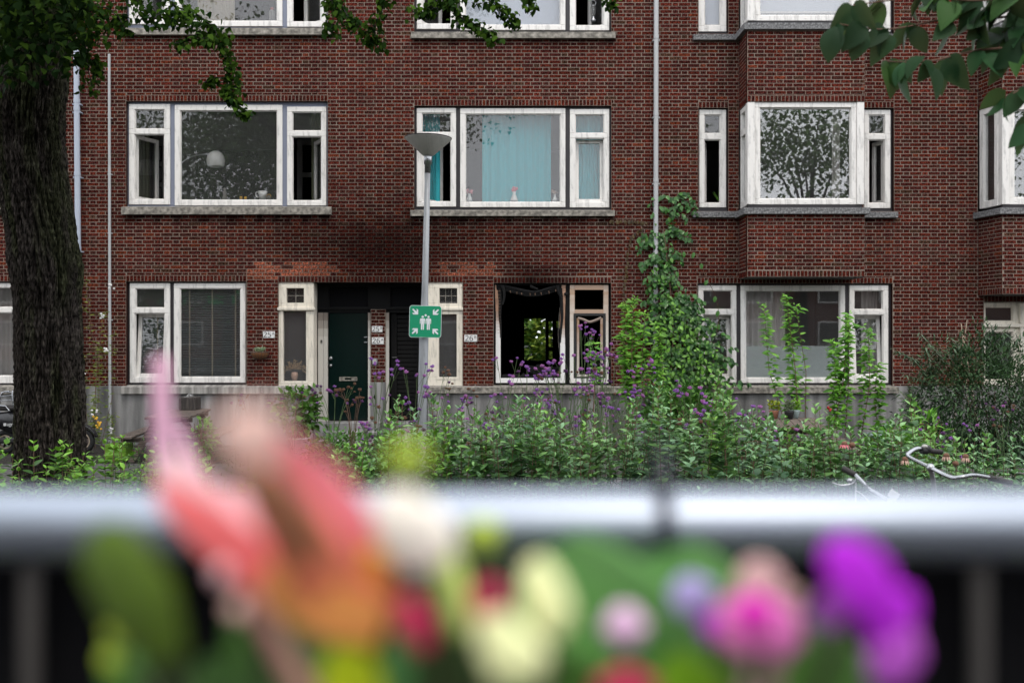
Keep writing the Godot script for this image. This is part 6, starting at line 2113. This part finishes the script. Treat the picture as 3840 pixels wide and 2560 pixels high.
	for tw in [[[4050, -20], [3800, 60], [3560, 70], [3330, 110], [3150, 90]], [[4050, 120], [3850, 170], [3660, 190], [3480, 230], [3330, 230]], [[4050, 250], [3900, 300], [3800, 350]], [[4060, 60], [3940, 120], [3850, 110], [3760, 120]], [[4060, 20], [3900, 60], [3780, 30], [3680, 40]], [[4080, 340], [3960, 400], [3880, 470]], [[3900, -60], [3700, 0], [3450, -10], [3200, 20]], [[4050, -120], [3800, -60], [3600, -80], [3500, -40]]]:
		var pts := []
		for q in tw: pts.append(at(q[0], q[1], z + rf(-0.1, 0.1)) - br.position)
		pts = smooth(pts, 4)
		tube(st, pts, 0.009, 0.003, 6)
		for i in pts.size():
			if i % 2 == 0 or i == pts.size() - 1:
				for k in 3:
					var lm: ArrayMesh = lms[rng.randi() % 4]
					var d := Vector3(rf(-1.1, 0.5), rf(-0.9, 0.1) - 0.25, rf(-0.7, 0.7))
					copy_put("leaf", lm, gm[rng.randi() % 4], br, aim(pts[i] + rv(0.03), d, Vector3(rf(-0.9, 0.9), 0.8, rf(-0.3, 1.0)), rf(0.12, 0.215)))
	obj("twig", st, M.stem_brown, br)
	st = sb()
	tube(st, smooth([Vector3(0, -0.2, 0), Vector3(0.05, 1.6, 0), Vector3(-0.05, 3.4, 0), Vector3(0.1, 6.5, 0.1)], 5), 0.2, 0.1, 12)
	obj("trunk", st, M.limb, br)
	st = sb()
	for q in [[4050, -20], [4050, 120], [4050, 250], [3900, -60], [4060, 60], [4080, 340], [4050, -120]]:
		var e := at(q[0], q[1], z) - br.position
		tube(st, smooth([Vector3(-0.05, 3.5, 0), e.lerp(Vector3(0, 3.9, 0), 0.4) + Vector3(0, 0.15, 0), e], 4), 0.035, 0.009, 7)
	obj("limb", st, M.limb, br)

# ---------------------------------------------------------------- bicycles
func bicycle(label: String, left: Array, right: Array, clamp_at: Vector3, fwd: Vector3, extra: int) -> void:
	var o := thing("bicycle", label, "bicycle", Vector3(clamp_at.x, 0, clamp_at.z), "bicycles parked by the railing")
	var L := []
	for p in left: L.append(p - o.position)
	var Rr := []
	for p in right: Rr.append(p - o.position)
	var c := clamp_at - o.position
	var bar := L.slice(0, L.size() - 1)
	var line := []
	for p in L.slice(1): line.append(p)
	line.append(c)
	for i in Rr.size() - 1: line.append(Rr[i])
	var st := sb()
	tube(st, smooth(line, 6), 0.0125, 0.0125, 12)
	obj("handlebar", st, M.chrome, o)
	for g in [[L[0], L[1]], [Rr[-1], Rr[-2]]]:
		st = sb()
		tube(st, [g[0], g[0].lerp(g[1], 0.1), g[0].lerp(g[1], 0.9), g[1]], 0.0185, 0.0175, 12)
		obj("grip", st, M.grip, o)
	st = sb()
	ball(st, c, Vector3(0.026, 0.026, 0.026), 12)
	tube(st, [c, c + Vector3(0, -0.06, 0) + fwd * -0.02, c + Vector3(0, -0.3, 0) - fwd * 0.06], 0.016, 0.014, 10)
	obj("handlebar_stem", st, M.steel, o)
	var head := c + Vector3(0, -0.3, 0) - fwd * 0.06
	var fw := head + fwd * 0.32
	fw.y = 0.345
	var rw := fw - fwd * 1.1
	rw.y = 0.345
	var bb := fw - fwd * 0.62
	bb.y = 0.29
	var seat := bb - fwd * 0.22 + Vector3(0, 0.52, 0)
	st = sb()
	for s in [[head, head - Vector3(0, 0.18, 0) + fwd * 0.04], [head - Vector3(0, 0.16, 0), bb], [head - Vector3(0, 0.08, 0), bb + Vector3(0, 0.15, 0) - fwd * 0.05], [bb, seat], [bb, rw], [seat - Vector3(0, 0.06, 0), rw]]: tube(st, [s[0], s[1]], 0.017, 0.017, 8)
	obj("bicycle_frame", st, M.scooter_black, o)
	var ax := fwd.cross(Vector3.UP).normalized()
	st = sb()
	for s in [-1, 1]: tube(st, [head - Vector3(0, 0.18, 0) + fwd * 0.04 + ax * s * 0.045, fw + ax * s * 0.05], 0.012, 0.01, 6)
	obj("fork", st, M.scooter_black, o)
	wheel(o, fw, 0.345, ax, 0.02, M.steel, 28)
	wheel(o, rw, 0.345, ax, 0.02, M.steel, 28)
	st = sb()
	var sx := Transform3D(Basis(fwd, Vector3.UP, ax), seat + Vector3(0, 0.1, 0))
	var tmp := sb()
	ball(st, sx.origin - fwd * 0.06, Vector3(0.12, 0.045, 0.1), 12, sx.basis)
	ball(st, sx.origin + fwd * 0.08, Vector3(0.12, 0.03, 0.04), 12, sx.basis)
	tube(st, [seat - Vector3(0, 0.05, 0), sx.origin], 0.013, 0.013, 8)
	obj("saddle", st, M.grip, o)
	st = sb()
	if extra == 0: # bell and gear shifter
		ball(st, L[1] + Vector3(0.0, 0.012, 0.0), Vector3(0.03, 0.028, 0.03), 12)
		tube(st, [L[1] + (L[1] - L[0]).normalized() * 0.0, L[1] + (L[1] - L[0]).normalized() * 0.045], 0.026, 0.026, 12)
		obj("gear_shifter", st, M.rubber, o)
		st = sb()
		ball(st, L[1] + Vector3(-0.02, 0.03, 0.01), Vector3(0.02, 0.014, 0.02), 12)
		obj("bell", st, M.lamp_bowl, o)
		st = sb()
		tube(st, smooth([L[1] + Vector3(-0.02, 0.0, 0), L[1] + Vector3(-0.25, -0.03, 0.02), L[1] + Vector3(-0.36, -0.2, 0.05), c + Vector3(-0.25, -0.35, 0.05), head], 6), 0.003, 0.003, 5)
		obj("cable", st, M.rubber, o)
	else:
		var d: Vector3 = (L[1] - L[0]).normalized()
		tube(st, smooth([L[1] + d * 0.02, L[1] + Vector3(-0.02, -0.05, 0.01), L[1] + Vector3(-0.09, -0.06, 0.01), L[1] + Vector3(-0.14, -0.045, 0.01)], 5), 0.007, 0.005, 7)
		ball(st, L[1] + Vector3(-0.03, -0.035, 0.0), Vector3(0.022, 0.018, 0.018), 10)
		obj("brake_lever", st, M.steel, o)
		st = sb()
		tube(st, [L[1] + Vector3(0.0, -0.04, 0.01), L[1] + Vector3(0.0, -0.3, 0.01), head], 0.004, 0.004, 5)
		tube(st, smooth([L[1] + Vector3(0.0, -0.09, 0.01), L[1] + Vector3(0.08, -0.16, 0.01), head], 5), 0.003, 0.003, 5)
		obj("cable", st, M.enamel, o)
		st = sb()
		box(st, Vector3(-0.028, 0, -0.003), Vector3(0.028, 0.045, 0.003), 0.001, Transform3D(Basis(Vector3(0, 0, 1), -0.6), Rr[0].lerp(L[-1], 0.5) + Vector3(0, 0.02, 0)))
		obj("paper_tag", st, M.enamel, o)
func bikes() -> void:
	bicycle("bicycle with a swept chrome handlebar and black gear shifter grip",
		[at(3532, 1695, 12.65), at(3478, 1690, 12.68), at(3443, 1681, 12.7), at(3412, 1697, 12.75), at(3410, 1713, 12.8)],
		[at(3535, 1776, 13.08), at(3575, 1791, 13.15), at(3610, 1788, 13.18), at(3655, 1782, 13.16), at(3712, 1791, 13.15), at(3794, 1810, 13.12)],
		at(3490, 1753, 13.0), Vector3(-0.89, 0, 0.45), 0)
	bicycle("bicycle with a silver brake lever and white tag on its handlebar",
		[at(3162, 1756, 13.2), at(3208, 1780, 13.25), at(3244, 1816, 13.35), at(3266, 1836, 13.45), at(3300, 1855, 13.5)],
		[at(3390, 1905, 13.75), at(3440, 1930, 13.85), at(3520, 1930, 13.85), at(3600, 1935, 13.8)],
		at(3345, 1880, 13.6), Vector3(-0.89, 0, 0.45), 1)

# ---------------------------------------------------------------- railing and flowers close to the lens
func petal(st: SurfaceTool, pts: Array, w: Array, thick := 0.25) -> void:
	# a fleshy petal along pts [px, py, distance]; w are half widths in metres
	var p := []
	for q in pts: p.append(at(q[0], q[1], CZ - q[2] * NEAR))
	var n := 4
	var path := smooth(p, n)
	st.set_smooth_group(5)
	var rings := []
	for i in path.size():
		var t: Vector3 = (path[mini(i + 1, path.size() - 1)] - path[maxi(i - 1, 0)]).normalized()
		var s := t.cross(Vector3(0, 0, 1)).normalized()
		var nn := s.cross(t).normalized()
		var u := float(i) / n
		var k := mini(int(u), w.size() - 2)
		var hw := lerpf(w[k], w[k + 1], u - k) * NEAR * 1.08
		var ring := []
		for j in 10:
			var a := TAU * j / 10
			var bow := 0.35 * hw * cos(a) * cos(a)
			ring.append(path[i] + s * hw * cos(a) + nn * (hw * thick * sin(a) + bow))
		rings.append(ring)
	for i in path.size() - 1:
		var c: Vector3 = (path[i] + path[i + 1]) / 2 + Vector3(0, 0, 0.0)
		for j in 10: quad(st, rings[i][j], rings[i][(j + 1) % 10], rings[i + 1][(j + 1) % 10], rings[i + 1][j], c)
	for j in range(1, 9):
		tri(st, rings[0][0], rings[0][j], rings[0][j + 1], path[1])
		tri(st, rings[-1][0], rings[-1][j], rings[-1][j + 1], path[-2])
func bloom(called: String, label: String, parts: Array, stem: Array, stem_mat: Material) -> void:
	var f0: Array = parts[0][1][0]
	var o := thing(called, label, "flower", at(f0[0], f0[1], CZ - f0[2] * NEAR), "flowers tied to the railing")
	for q in parts:
		var st := sb()
		petal(st, q[1], q[2], q[4] if q.size() > 4 else 0.3)
		var m: Material = q[3]
		obj(q[0], st, m, o).position = -o.position
	if stem:
		var st := sb()
		var pts := []
		for s in stem: pts.append(at(s[0], s[1], CZ - s[2] * NEAR) - o.position)
		tube(st, smooth(pts, 4), 0.0035, 0.004, 6)
		obj("stem", st, stem_mat, o)
func pm(key: String, c: Color) -> StandardMaterial3D:
	var m := mat(key, c, 0.55)
	m.backlight_enabled = true
	m.backlight = lin(Color(0.3, 0.3, 0.3))
	m.metallic_specular = 0.2
	return m
func railing_and_flowers() -> void:
	var d := 0.72 * NEAR
	var z := CZ - d
	var y := EYE - 690.0 / F * d
	var o := thing("railing", "galvanised tubular railing running across the view with a black infill panel", "railing", Vector3(0, 0.85, z))
	var st := sb()
	tube(st, [Vector3(-3, y - 0.85, 0), Vector3(3, y - 0.85, 0)], 0.0252 * NEAR, 0.0252 * NEAR, 32)
	obj("handrail", st, M.handrail if M.has("handrail") else mat("handrail", Color(0.33, 0.37, 0.44), 0.36, 0.75), o)
	for i in range(-8, 9):
		st = sb()
		var x := (-0.3485 + 0.3435 * i) * NEAR
		tube(st, [Vector3(x, -0.0, 0.0), Vector3(x, y - 0.85 - 0.02, 0.0)], 0.0072 * NEAR, 0.0072 * NEAR, 10)
		obj("baluster", st, mat("baluster", Color(0.055, 0.05, 0.047), 0.7), o)
	st = sb()
	box(st, Vector3(-3, 0.02, -0.035), Vector3(3, y - 0.85 - 0.028, -0.022), 0.003)
	obj("infill_panel", st, M.black_char, o)
	st = sb()
	for x in [-2.9, 2.9]: box(st, Vector3(x - 0.03, -0.02, -0.03), Vector3(x + 0.03, y - 0.85 - 0.02, 0.03), 0.004)
	obj("post", st, M.galvanised, o)
	# a dark cable tie round the rail
	var k := thing("cable_tie", "dark blue black cable tie knotted round the handrail", "cable tie", at(2478, 1965, z))
	k.scale = Vector3.ONE * NEAR
	st = sb()
	ring_tube(st, Vector3.ZERO, Vector3.RIGHT, 0.0285, 0.0035, 24, 6, 1.6)
	tube(st, smooth([Vector3(0, 0.02, 0.024), Vector3(0.0, 0.045, 0.012), Vector3(0.002, 0.06, 0.008)], 4), 0.0045, 0.0035, 6)
	tube(st, [Vector3(0, -0.02, 0.024), Vector3(0, -0.035, 0.028)], 0.0045, 0.003, 6)
	obj("band", st, mat("navy", Color(0.012, 0.012, 0.03), 0.5), k)
	var pink := pm("petal_pink", Color(0.95, 0.30, 0.38))
	var pale := pm("petal_pale_pink", Color(0.95, 0.60, 0.64))
	var coral := pm("petal_coral", Color(0.95, 0.18, 0.19))
	var peach := pm("petal_peach", Color(0.98, 0.64, 0.56))
	var rust := pm("petal_rust", Color(0.95, 0.26, 0.14))
	var orange := pm("petal_orange", Color(0.82, 0.34, 0.10))
	var gold := pm("petal_gold", Color(0.72, 0.40, 0.03))
	var mauve := pm("petal_mauve", Color(0.92, 0.52, 0.70))
	var lime := pm("petal_lime", Color(0.48, 0.62, 0.05))
	var olive := pm("bud_olive", Color(0.065, 0.12, 0.002))
	var lime2 := pm("petal_pale_lime", Color(0.66, 0.82, 0.22))
	var cream := pm("petal_cream", Color(0.98, 0.92, 0.82))
	var butter := pm("petal_butter", Color(0.92, 0.95, 0.50))
	var crimson := pm("petal_crimson", Color(0.60, 0.012, 0.10))
	var magenta := pm("petal_magenta", Color(0.85, 0.0, 0.55))
	var rose := pm("petal_rose", Color(0.85, 0.22, 0.58))
	var purple := pm("petal_purple", Color(0.58, 0.01, 0.82))
	var violet := pm("petal_violet", Color(0.55, 0.10, 0.65))
	var lav := pm("petal_lavender", Color(0.42, 0.36, 0.68))
	var blush := pm("petal_blush", Color(0.75, 0.48, 0.70))
	var leafg := pm("blade_green", Color(0.13, 0.34, 0.08))
	var leafd := pm("blade_dark", Color(0.06, 0.17, 0.02))
	var beige := pm("stalk_beige", Color(0.42, 0.29, 0.24))
	bloom("lily", "large pink and orange lily with long curling petals", [
		["petal", [[1430, 2330, 0.52], [1260, 2170, 0.50], [1060, 1900, 0.48], [925, 1700, 0.46]], [0.016, 0.016, 0.0125, 0.006], rust],
		["petal", [[1400, 2200, 0.54], [1290, 2010, 0.53], [1150, 1800, 0.52], [1020, 1640, 0.50]], [0.015, 0.019, 0.017, 0.006], pink],
		["petal", [[1300, 2260, 0.52], [1000, 2130, 0.52], [760, 1950, 0.52], [600, 1830, 0.53]], [0.014, 0.0135, 0.011, 0.004], coral],
		["petal", [[900, 2060, 0.55], [760, 1890, 0.56], [670, 1790, 0.57], [610, 1735, 0.58]], [0.010, 0.013, 0.012, 0.005], pale],
		["petal", [[1050, 2060, 0.56], [960, 1980, 0.56], [880, 1900, 0.57], [800, 1850, 0.57]], [0.008, 0.010, 0.009, 0.004], pale],
		["petal", [[1440, 2330, 0.50], [1240, 2280, 0.50], [1080, 2200, 0.5], [1000, 2120, 0.5]], [0.011, 0.0135, 0.012, 0.004], orange],
		["petal", [[1400, 2350, 0.52], [1400, 2220, 0.52], [1410, 2110, 0.52], [1400, 2030, 0.53]], [0.010, 0.010, 0.008, 0.004], gold]],
		[[1400, 2330, 0.51], [1380, 2500, 0.52], [1340, 2800, 0.55]], M.stem_green)
	bloom("lily_petal", "single pale peach lily petal standing highest among the flowers", [["petal", [[1000, 1740, 0.40], [965, 1660, 0.40], [940, 1580, 0.40], [930, 1525, 0.40]], [0.006, 0.0115, 0.0125, 0.006], peach]], [[1010, 1790, 0.43], [1180, 2150, 0.5], [1400, 2700, 0.54]], M.stem_green)
	bloom("gladiolus", "narrow upright mauve pink flower spike in front of the picnic table", [
		["petal", [[640, 1860, 0.92], [620, 1700, 0.92], [610, 1500, 0.92], [606, 1335, 0.92]], [0.007, 0.0085, 0.008, 0.0065], mauve],
		["petal", [[760, 1840, 0.92], [720, 1740, 0.92], [690, 1650, 0.92], [660, 1580, 0.92]], [0.005, 0.006, 0.005, 0.003], mauve]],
		[[640, 1850, 0.92], [660, 2050, 0.92], [680, 2300, 0.92]], M.stem_green)
	bloom("flower_bud", "big olive green bud under the coral petal", [["bud", [[640, 2480, 0.5], [540, 2260, 0.5], [440, 2080, 0.5], [400, 1960, 0.5]], [0.009, 0.018, 0.016, 0.006], olive, 0.8]], [[640, 2480, 0.5], [760, 2800, 0.52]], M.stem_green)
	bloom("rose", "creamy white rose bud before the bright handrail", [
		["petal", [[1600, 2140, 0.5], [1560, 2020, 0.5], [1510, 1910, 0.5], [1500, 1830, 0.5]], [0.008, 0.016, 0.015, 0.006], cream, 0.8],
		["petal", [[1640, 2120, 0.52], [1625, 2000, 0.52], [1600, 1920, 0.52]], [0.008, 0.012, 0.006], cream, 0.6]],
		[[1600, 2140, 0.5], [1640, 2400, 0.52], [1660, 2800, 0.55]], M.stem_green)
	bloom("tulip", "slim pale lime tulip bud beside the cream rose", [["bud", [[1720, 2380, 0.52], [1705, 2250, 0.52], [1680, 2130, 0.52], [1660, 2020, 0.52]], [0.004, 0.0075, 0.008, 0.004], lime2, 0.8]], [[1720, 2380, 0.52], [1740, 2800, 0.55]], M.stem_green)
	bloom("flower_bud", "round lime bud in front of the lamp post foot", [["bud", [[1545, 1760, 0.5], [1532, 1710, 0.5], [1525, 1665, 0.5]], [0.005, 0.010, 0.004], lime, 0.9]], [[1545, 1760, 0.5], [1650, 2100, 0.53], [1750, 2800, 0.56]], M.stem_green)
	bloom("flower_bud", "small yellow green bud above the lime tulip", [["bud", [[1830, 2050, 0.55], [1812, 1990, 0.55], [1800, 1945, 0.55]], [0.005, 0.009, 0.004], lime, 0.9]], [[1830, 2050, 0.55], [1860, 2800, 0.58]], M.stem_green)
	bloom("tulip", "pale yellow tulip standing upper of the two butter coloured blooms", [["bud", [[2060, 2380, 0.5], [2055, 2290, 0.5], [2030, 2190, 0.5], [2000, 2100, 0.5]], [0.007, 0.0115, 0.010, 0.005], butter, 0.8]], [[2060, 2380, 0.51], [2050, 2800, 0.54]], M.stem_green)
	bloom("tulip", "pale yellow tulip hanging lowest of the butter coloured blooms", [["bud", [[1830, 2290, 0.47], [1870, 2380, 0.47], [1940, 2480, 0.47], [1975, 2560, 0.47]], [0.006, 0.011, 0.0145, 0.007], butter, 0.8]], [[1830, 2290, 0.48], [1800, 2500, 0.52], [1800, 2800, 0.55]], M.stem_green)
	bloom("flower_bud", "dark crimson bud between rust petal and lime tulip", [["bud", [[1590, 2430, 0.47], [1555, 2330, 0.47], [1525, 2240, 0.47]], [0.004, 0.0075, 0.004], crimson, 0.8]], [[1580, 2420, 0.56], [1620, 2800, 0.58]], M.stem_green)
	bloom("flower_bud", "bright crimson bud above the pale yellow tulips", [["bud", [[1790, 2320, 0.47], [1825, 2250, 0.47], [1850, 2190, 0.47]], [0.004, 0.0075, 0.004], crimson, 0.8]], [[1780, 2300, 0.58], [1720, 2500, 0.58], [1700, 2800, 0.6]], M.stem_green)
	bloom("scabious", "small round blush pink bloom apart from the others", [["petal", [[2350, 2420, 0.56], [2340, 2345, 0.56], [2335, 2275, 0.56]], [0.006, 0.0125, 0.006], blush, 0.8]], [[2350, 2420, 0.56], [2380, 2800, 0.58]], M.stem_green)
	bloom("delphinium", "lavender blue blossom beside the magenta flower", [["petal", [[2640, 2300, 0.6], [2590, 2230, 0.6], [2550, 2170, 0.6]], [0.006, 0.014, 0.006], lav, 0.6], ["petal", [[2680, 2400, 0.6], [2660, 2330, 0.6], [2620, 2290, 0.6]], [0.005, 0.008, 0.004], purple, 0.6]], [[2680, 2400, 0.6], [2740, 2800, 0.6]], M.stem_green)
	bloom("aster", "pink flower with a magenta heart", [
		["heart", [[2850, 2350, 0.53], [2825, 2290, 0.53], [2800, 2240, 0.53]], [0.006, 0.010, 0.005], magenta, 0.6],
		["petal", [[2850, 2430, 0.56], [2890, 2350, 0.56], [2930, 2260, 0.56]], [0.012, 0.017, 0.007], rose, 0.4],
		["petal", [[2840, 2420, 0.56], [2770, 2340, 0.56], [2740, 2240, 0.56]], [0.010, 0.014, 0.006], rose, 0.4],
		["petal", [[2860, 2260, 0.58], [2840, 2170, 0.58], [2820, 2100, 0.58]], [0.010, 0.014, 0.006], pm("petal_dusty", Color(0.68, 0.45, 0.42)), 0.4]],
		[[2850, 2430, 0.57], [2800, 2800, 0.58]], M.stem_green)
	bloom("orchid", "vivid purple flower hanging over the dark panel", [
		["petal", [[3290, 2280, 0.52], [3230, 2170, 0.52], [3160, 2080, 0.52], [3130, 2020, 0.52]], [0.010, 0.0145, 0.0125, 0.006], purple, 0.4],
		["petal", [[3250, 2230, 0.53], [3330, 2300, 0.53], [3390, 2360, 0.53]], [0.010, 0.0165, 0.008], purple, 0.4],
		["petal", [[3330, 2330, 0.53], [3340, 2440, 0.53], [3300, 2560, 0.53]], [0.010, 0.0145, 0.008], violet, 0.4],
		["petal", [[3220, 2230, 0.54], [3120, 2280, 0.54], [3060, 2340, 0.54]], [0.008, 0.011, 0.005], violet, 0.4]],
		[[3260, 2260, 0.54], [3100, 2500, 0.56], [3000, 2800, 0.58]], M.stem_green)
	bloom("rose", "red flower just entering the view at the bottom edge", [["petal", [[2240, 2600, 0.5], [2340, 2570, 0.5], [2440, 2600, 0.5]], [0.006, 0.009, 0.006], crimson, 0.6]], [], M.stem_green)
	bloom("waxflower", "sprig of tiny pale pink buds between green bud and coral petal", [
		["bud", [[850, 2110, 0.5], [830, 2150, 0.5], [825, 2190, 0.5]], [0.002, 0.0045, 0.002], pale, 0.9],
		["bud", [[905, 2100, 0.52], [885, 2140, 0.52], [880, 2170, 0.52]], [0.002, 0.0045, 0.002], blush, 0.9],
		["bud", [[910, 2240, 0.5], [890, 2285, 0.5], [880, 2320, 0.5]], [0.002, 0.005, 0.002], peach, 0.9]],
		[[880, 2180, 0.53], [960, 2400, 0.54], [1050, 2800, 0.56]], M.stem_green)
	bloom("filler_sprig", "sprig of small yellow green leaflets against the black panel", [
		["leaflet", [[470, 2420, 0.56], [430, 2370, 0.56], [400, 2340, 0.56]], [0.002, 0.006, 0.002], lime, 0.4],
		["leaflet", [[520, 2440, 0.56], [500, 2380, 0.56], [490, 2330, 0.56]], [0.002, 0.006, 0.002], olive, 0.4],
		["leaflet", [[450, 2500, 0.56], [410, 2470, 0.56], [380, 2450, 0.56]], [0.002, 0.006, 0.002], lime, 0.4],
		["leaflet", [[540, 2530, 0.56], [500, 2480, 0.56], [470, 2460, 0.56]], [0.002, 0.006, 0.002], leafg, 0.4]],
		[[470, 2420, 0.57], [560, 2600, 0.57], [620, 2800, 0.57]], M.stem_green)
	# stalks and broad leaves of the bouquet
	for b in [["pinkish bare flower stalk slanting across the bouquet", [[930, 2220, 0.5], [1030, 2390, 0.5], [1150, 2600, 0.5], [1200, 2700, 0.5]], [0.004, 0.005, 0.006, 0.006], pm("stalk_pink", Color(0.45, 0.22, 0.19))], ["beige flower stalk under the pink aster", [[2960, 2200, 0.58], [2900, 2380, 0.58], [2830, 2600, 0.58], [2800, 2750, 0.58]], [0.008, 0.010, 0.011, 0.011], beige],
		["broad mid green leaf behind the pale tulips", [[2300, 2750, 0.64], [2260, 2480, 0.64], [2180, 2260, 0.64], [2060, 2060, 0.64]], [0.03, 0.055, 0.05, 0.02], leafg], ["broad mid green leaf under the cable tie", [[2460, 2800, 0.655], [2520, 2520, 0.655], [2540, 2280, 0.655], [2480, 2070, 0.655]], [0.03, 0.052, 0.05, 0.02], leafg],
		["green leaf between magenta and purple blooms", [[3000, 2800, 0.63], [2980, 2560, 0.63], [2900, 2440, 0.63], [2700, 2380, 0.63]], [0.03, 0.045, 0.03, 0.01], leafd], ["lime tinted leaf under the blush bloom", [[2650, 2800, 0.6], [2600, 2620, 0.6], [2560, 2520, 0.6], [2540, 2440, 0.6]], [0.02, 0.022, 0.016, 0.006], pm("blade_lime", Color(0.16, 0.34, 0.01))],
		["dark green leaf below the coral petal", [[900, 2800, 0.58], [980, 2560, 0.58], [1000, 2400, 0.58], [880, 2290, 0.58]], [0.025, 0.034, 0.028, 0.008], leafd], ["fresh green leaf at the bottom beside the pink stalk", [[1250, 2800, 0.56], [1200, 2580, 0.56], [1080, 2440, 0.56], [960, 2400, 0.56]], [0.02, 0.028, 0.018, 0.006], leafg], ["lime green leaf under the orange petal", [[1350, 2800, 0.5], [1330, 2600, 0.5], [1310, 2480, 0.5], [1290, 2400, 0.5]], [0.016, 0.015, 0.013, 0.005], pm("blade_bright", Color(0.42, 0.52, 0.01))],
		["deep green leaf behind the crimson buds", [[1700, 2800, 0.66], [1680, 2560, 0.66], [1620, 2380, 0.66], [1500, 2230, 0.66]], [0.035, 0.045, 0.035, 0.01], pm("blade_deep", Color(0.06, 0.18, 0.05))], ["small yellowish leaf against the black panel", [[500, 2700, 0.6], [470, 2560, 0.6], [440, 2460, 0.6], [430, 2380, 0.6]], [0.008, 0.012, 0.009, 0.003], leafd], ["wide green leaf low in the middle of the bouquet", [[2150, 2800, 0.62], [2080, 2640, 0.62], [1950, 2560, 0.62], [1820, 2540, 0.62]], [0.03, 0.035, 0.03, 0.01], leafd]]:
		var lo := thing("bouquet_leaf" if "leaf" in b[0] else "flower_stalk", b[0], "leaf" if "leaf" in b[0] else "stalk", at(b[1][0][0], b[1][0][1], CZ - b[1][0][2] * NEAR), "flowers tied to the railing")
		st = sb()
		petal(st, b[1], b[2], 0.12 if "leaf" in b[0] else 0.8)
		obj("blade" if "leaf" in b[0] else "stalk", st, b[3], lo).position = -lo.position

# ---------------------------------------------------------------- the other side of the street, seen in the window panes
func opposite_side() -> void:
	for k in 3:
		var o := thing("apartment_building", ["low brick building across the street with a shop at its foot", "middle brick building across the street", "brick building across the street with balconies"][k], "building", Vector3(-38 + k * 38, 0.85, 47))
		var st := sb()
		box(st, Vector3(-18.9, 0, 0), Vector3(18.9, 8.6, 8))
		obj("wall", st, skin(mat("far_brick", Color(0.22, 0.09, 0.065), 0.9), T.grain, Vector3.ONE), o)
		for i in 9:
			for j in 3:
				st = sb()
				var x := -16.5 + i * 4.1
				box(st, Vector3(x - 1.1, 0.9 + j * 2.8, -0.06), Vector3(x + 1.1, 2.5 + j * 2.8, 0.02))
				var w := obj("window", st, M.white_upvc, o)
				st = sb()
				box(st, Vector3(x - 0.98, 1.02 + j * 2.8, -0.075), Vector3(x + 0.98, 2.38 + j * 2.8, -0.055))
				obj("pane", st, M.interior_dark, w)
		st = sb()
		box(st, Vector3(-19, 8.6, -0.3), Vector3(19, 8.85, 8.1))
		obj("roof", st, M.galvanised, o)
	for s in [[-22.6, 4.75], [-19.3, 4.75], [-17.4, 5.1]]:
		var st := sb()
		box(st, Vector3(-0.9, -0.3, -0.1), Vector3(0.9, 0.3, 0.1), 0.02)
		var sg := obj("shop_sign", st, mat("shop_green", Color(0.0, 0.42, 0.1), 0.4))
		sg.position = Vector3(s[0], s[1], 46.7)
		tag(sg, ["green shop sign first along the street beyond the shop", "green shop sign in the middle of three across the street", "green shop sign highest of three across the street"][[-22.6, -19.3, -17.4].find(s[0])], "sign", "shop signs across the street")
	var spots := [[-19.0, 8.5, 36.0, 7.5, 6500], [13.5, 9.0, 27.0, 5.2, 9500], [-13.5, 8.2, 27.5, 6.8, 36000], [22.0, 9.5, 29.0, 5.0, 4200]]
	for s in spots:
		var o := thing("street_tree", ["broad street tree behind the dense one across the street", "leafy street tree mirrored in the bay window", "dense street tree mirrored in the arc lamp window", "round street tree at the end of the row across the street"][spots.find(s)], "tree", Vector3(s[0], 0.85, s[2]))
		var st := sb()
		tube(st, smooth([Vector3(0, 0, 0), Vector3(0.1, 2.5, 0), Vector3(0, s[1] - 1.5, 0)], 4), 0.3, 0.12, 9)
		obj("trunk", st, M.limb, o)
		st = sb()
		var xf := []
		var co := []
		for b in 16:
			var dv := Vector3(rf(-1, 1), rf(-0.75, 0.9), rf(-1, 1))
			if dv.length() > 1: dv = dv.normalized()
			var e: Vector3 = Vector3(0, s[1] - 0.85, 0) + dv * s[3] * Vector3(1, 0.72, 1)
			tube(st, smooth([Vector3(0, s[1] - 4.0, 0), Vector3(e.x * 0.4, lerpf(s[1] - 4.0, e.y, 0.7), e.z * 0.4), e], 4), 0.09, 0.015, 5)
			for i in int(s[4] / 16.0):
				var p: Vector3 = e + Vector3(rng.randfn(0, 0.3), rng.randfn(0, 0.2), rng.randfn(0, 0.3)) * s[3] * 0.75
				xf.append(aim(p, Vector3(rf(-1, 1), rf(-1.2, 0.3), rf(-1, 1)), Vector3.UP + rv(0.6), rf(0.13, 0.22)))
				co.append(Color(0.03, 0.08, 0.015).lerp(Color(0.09, 0.18, 0.03), rng.randf()))
		obj("limb", st, M.limb, o)
		many("crown", leaf_c, M.leaf, xf, co, o)
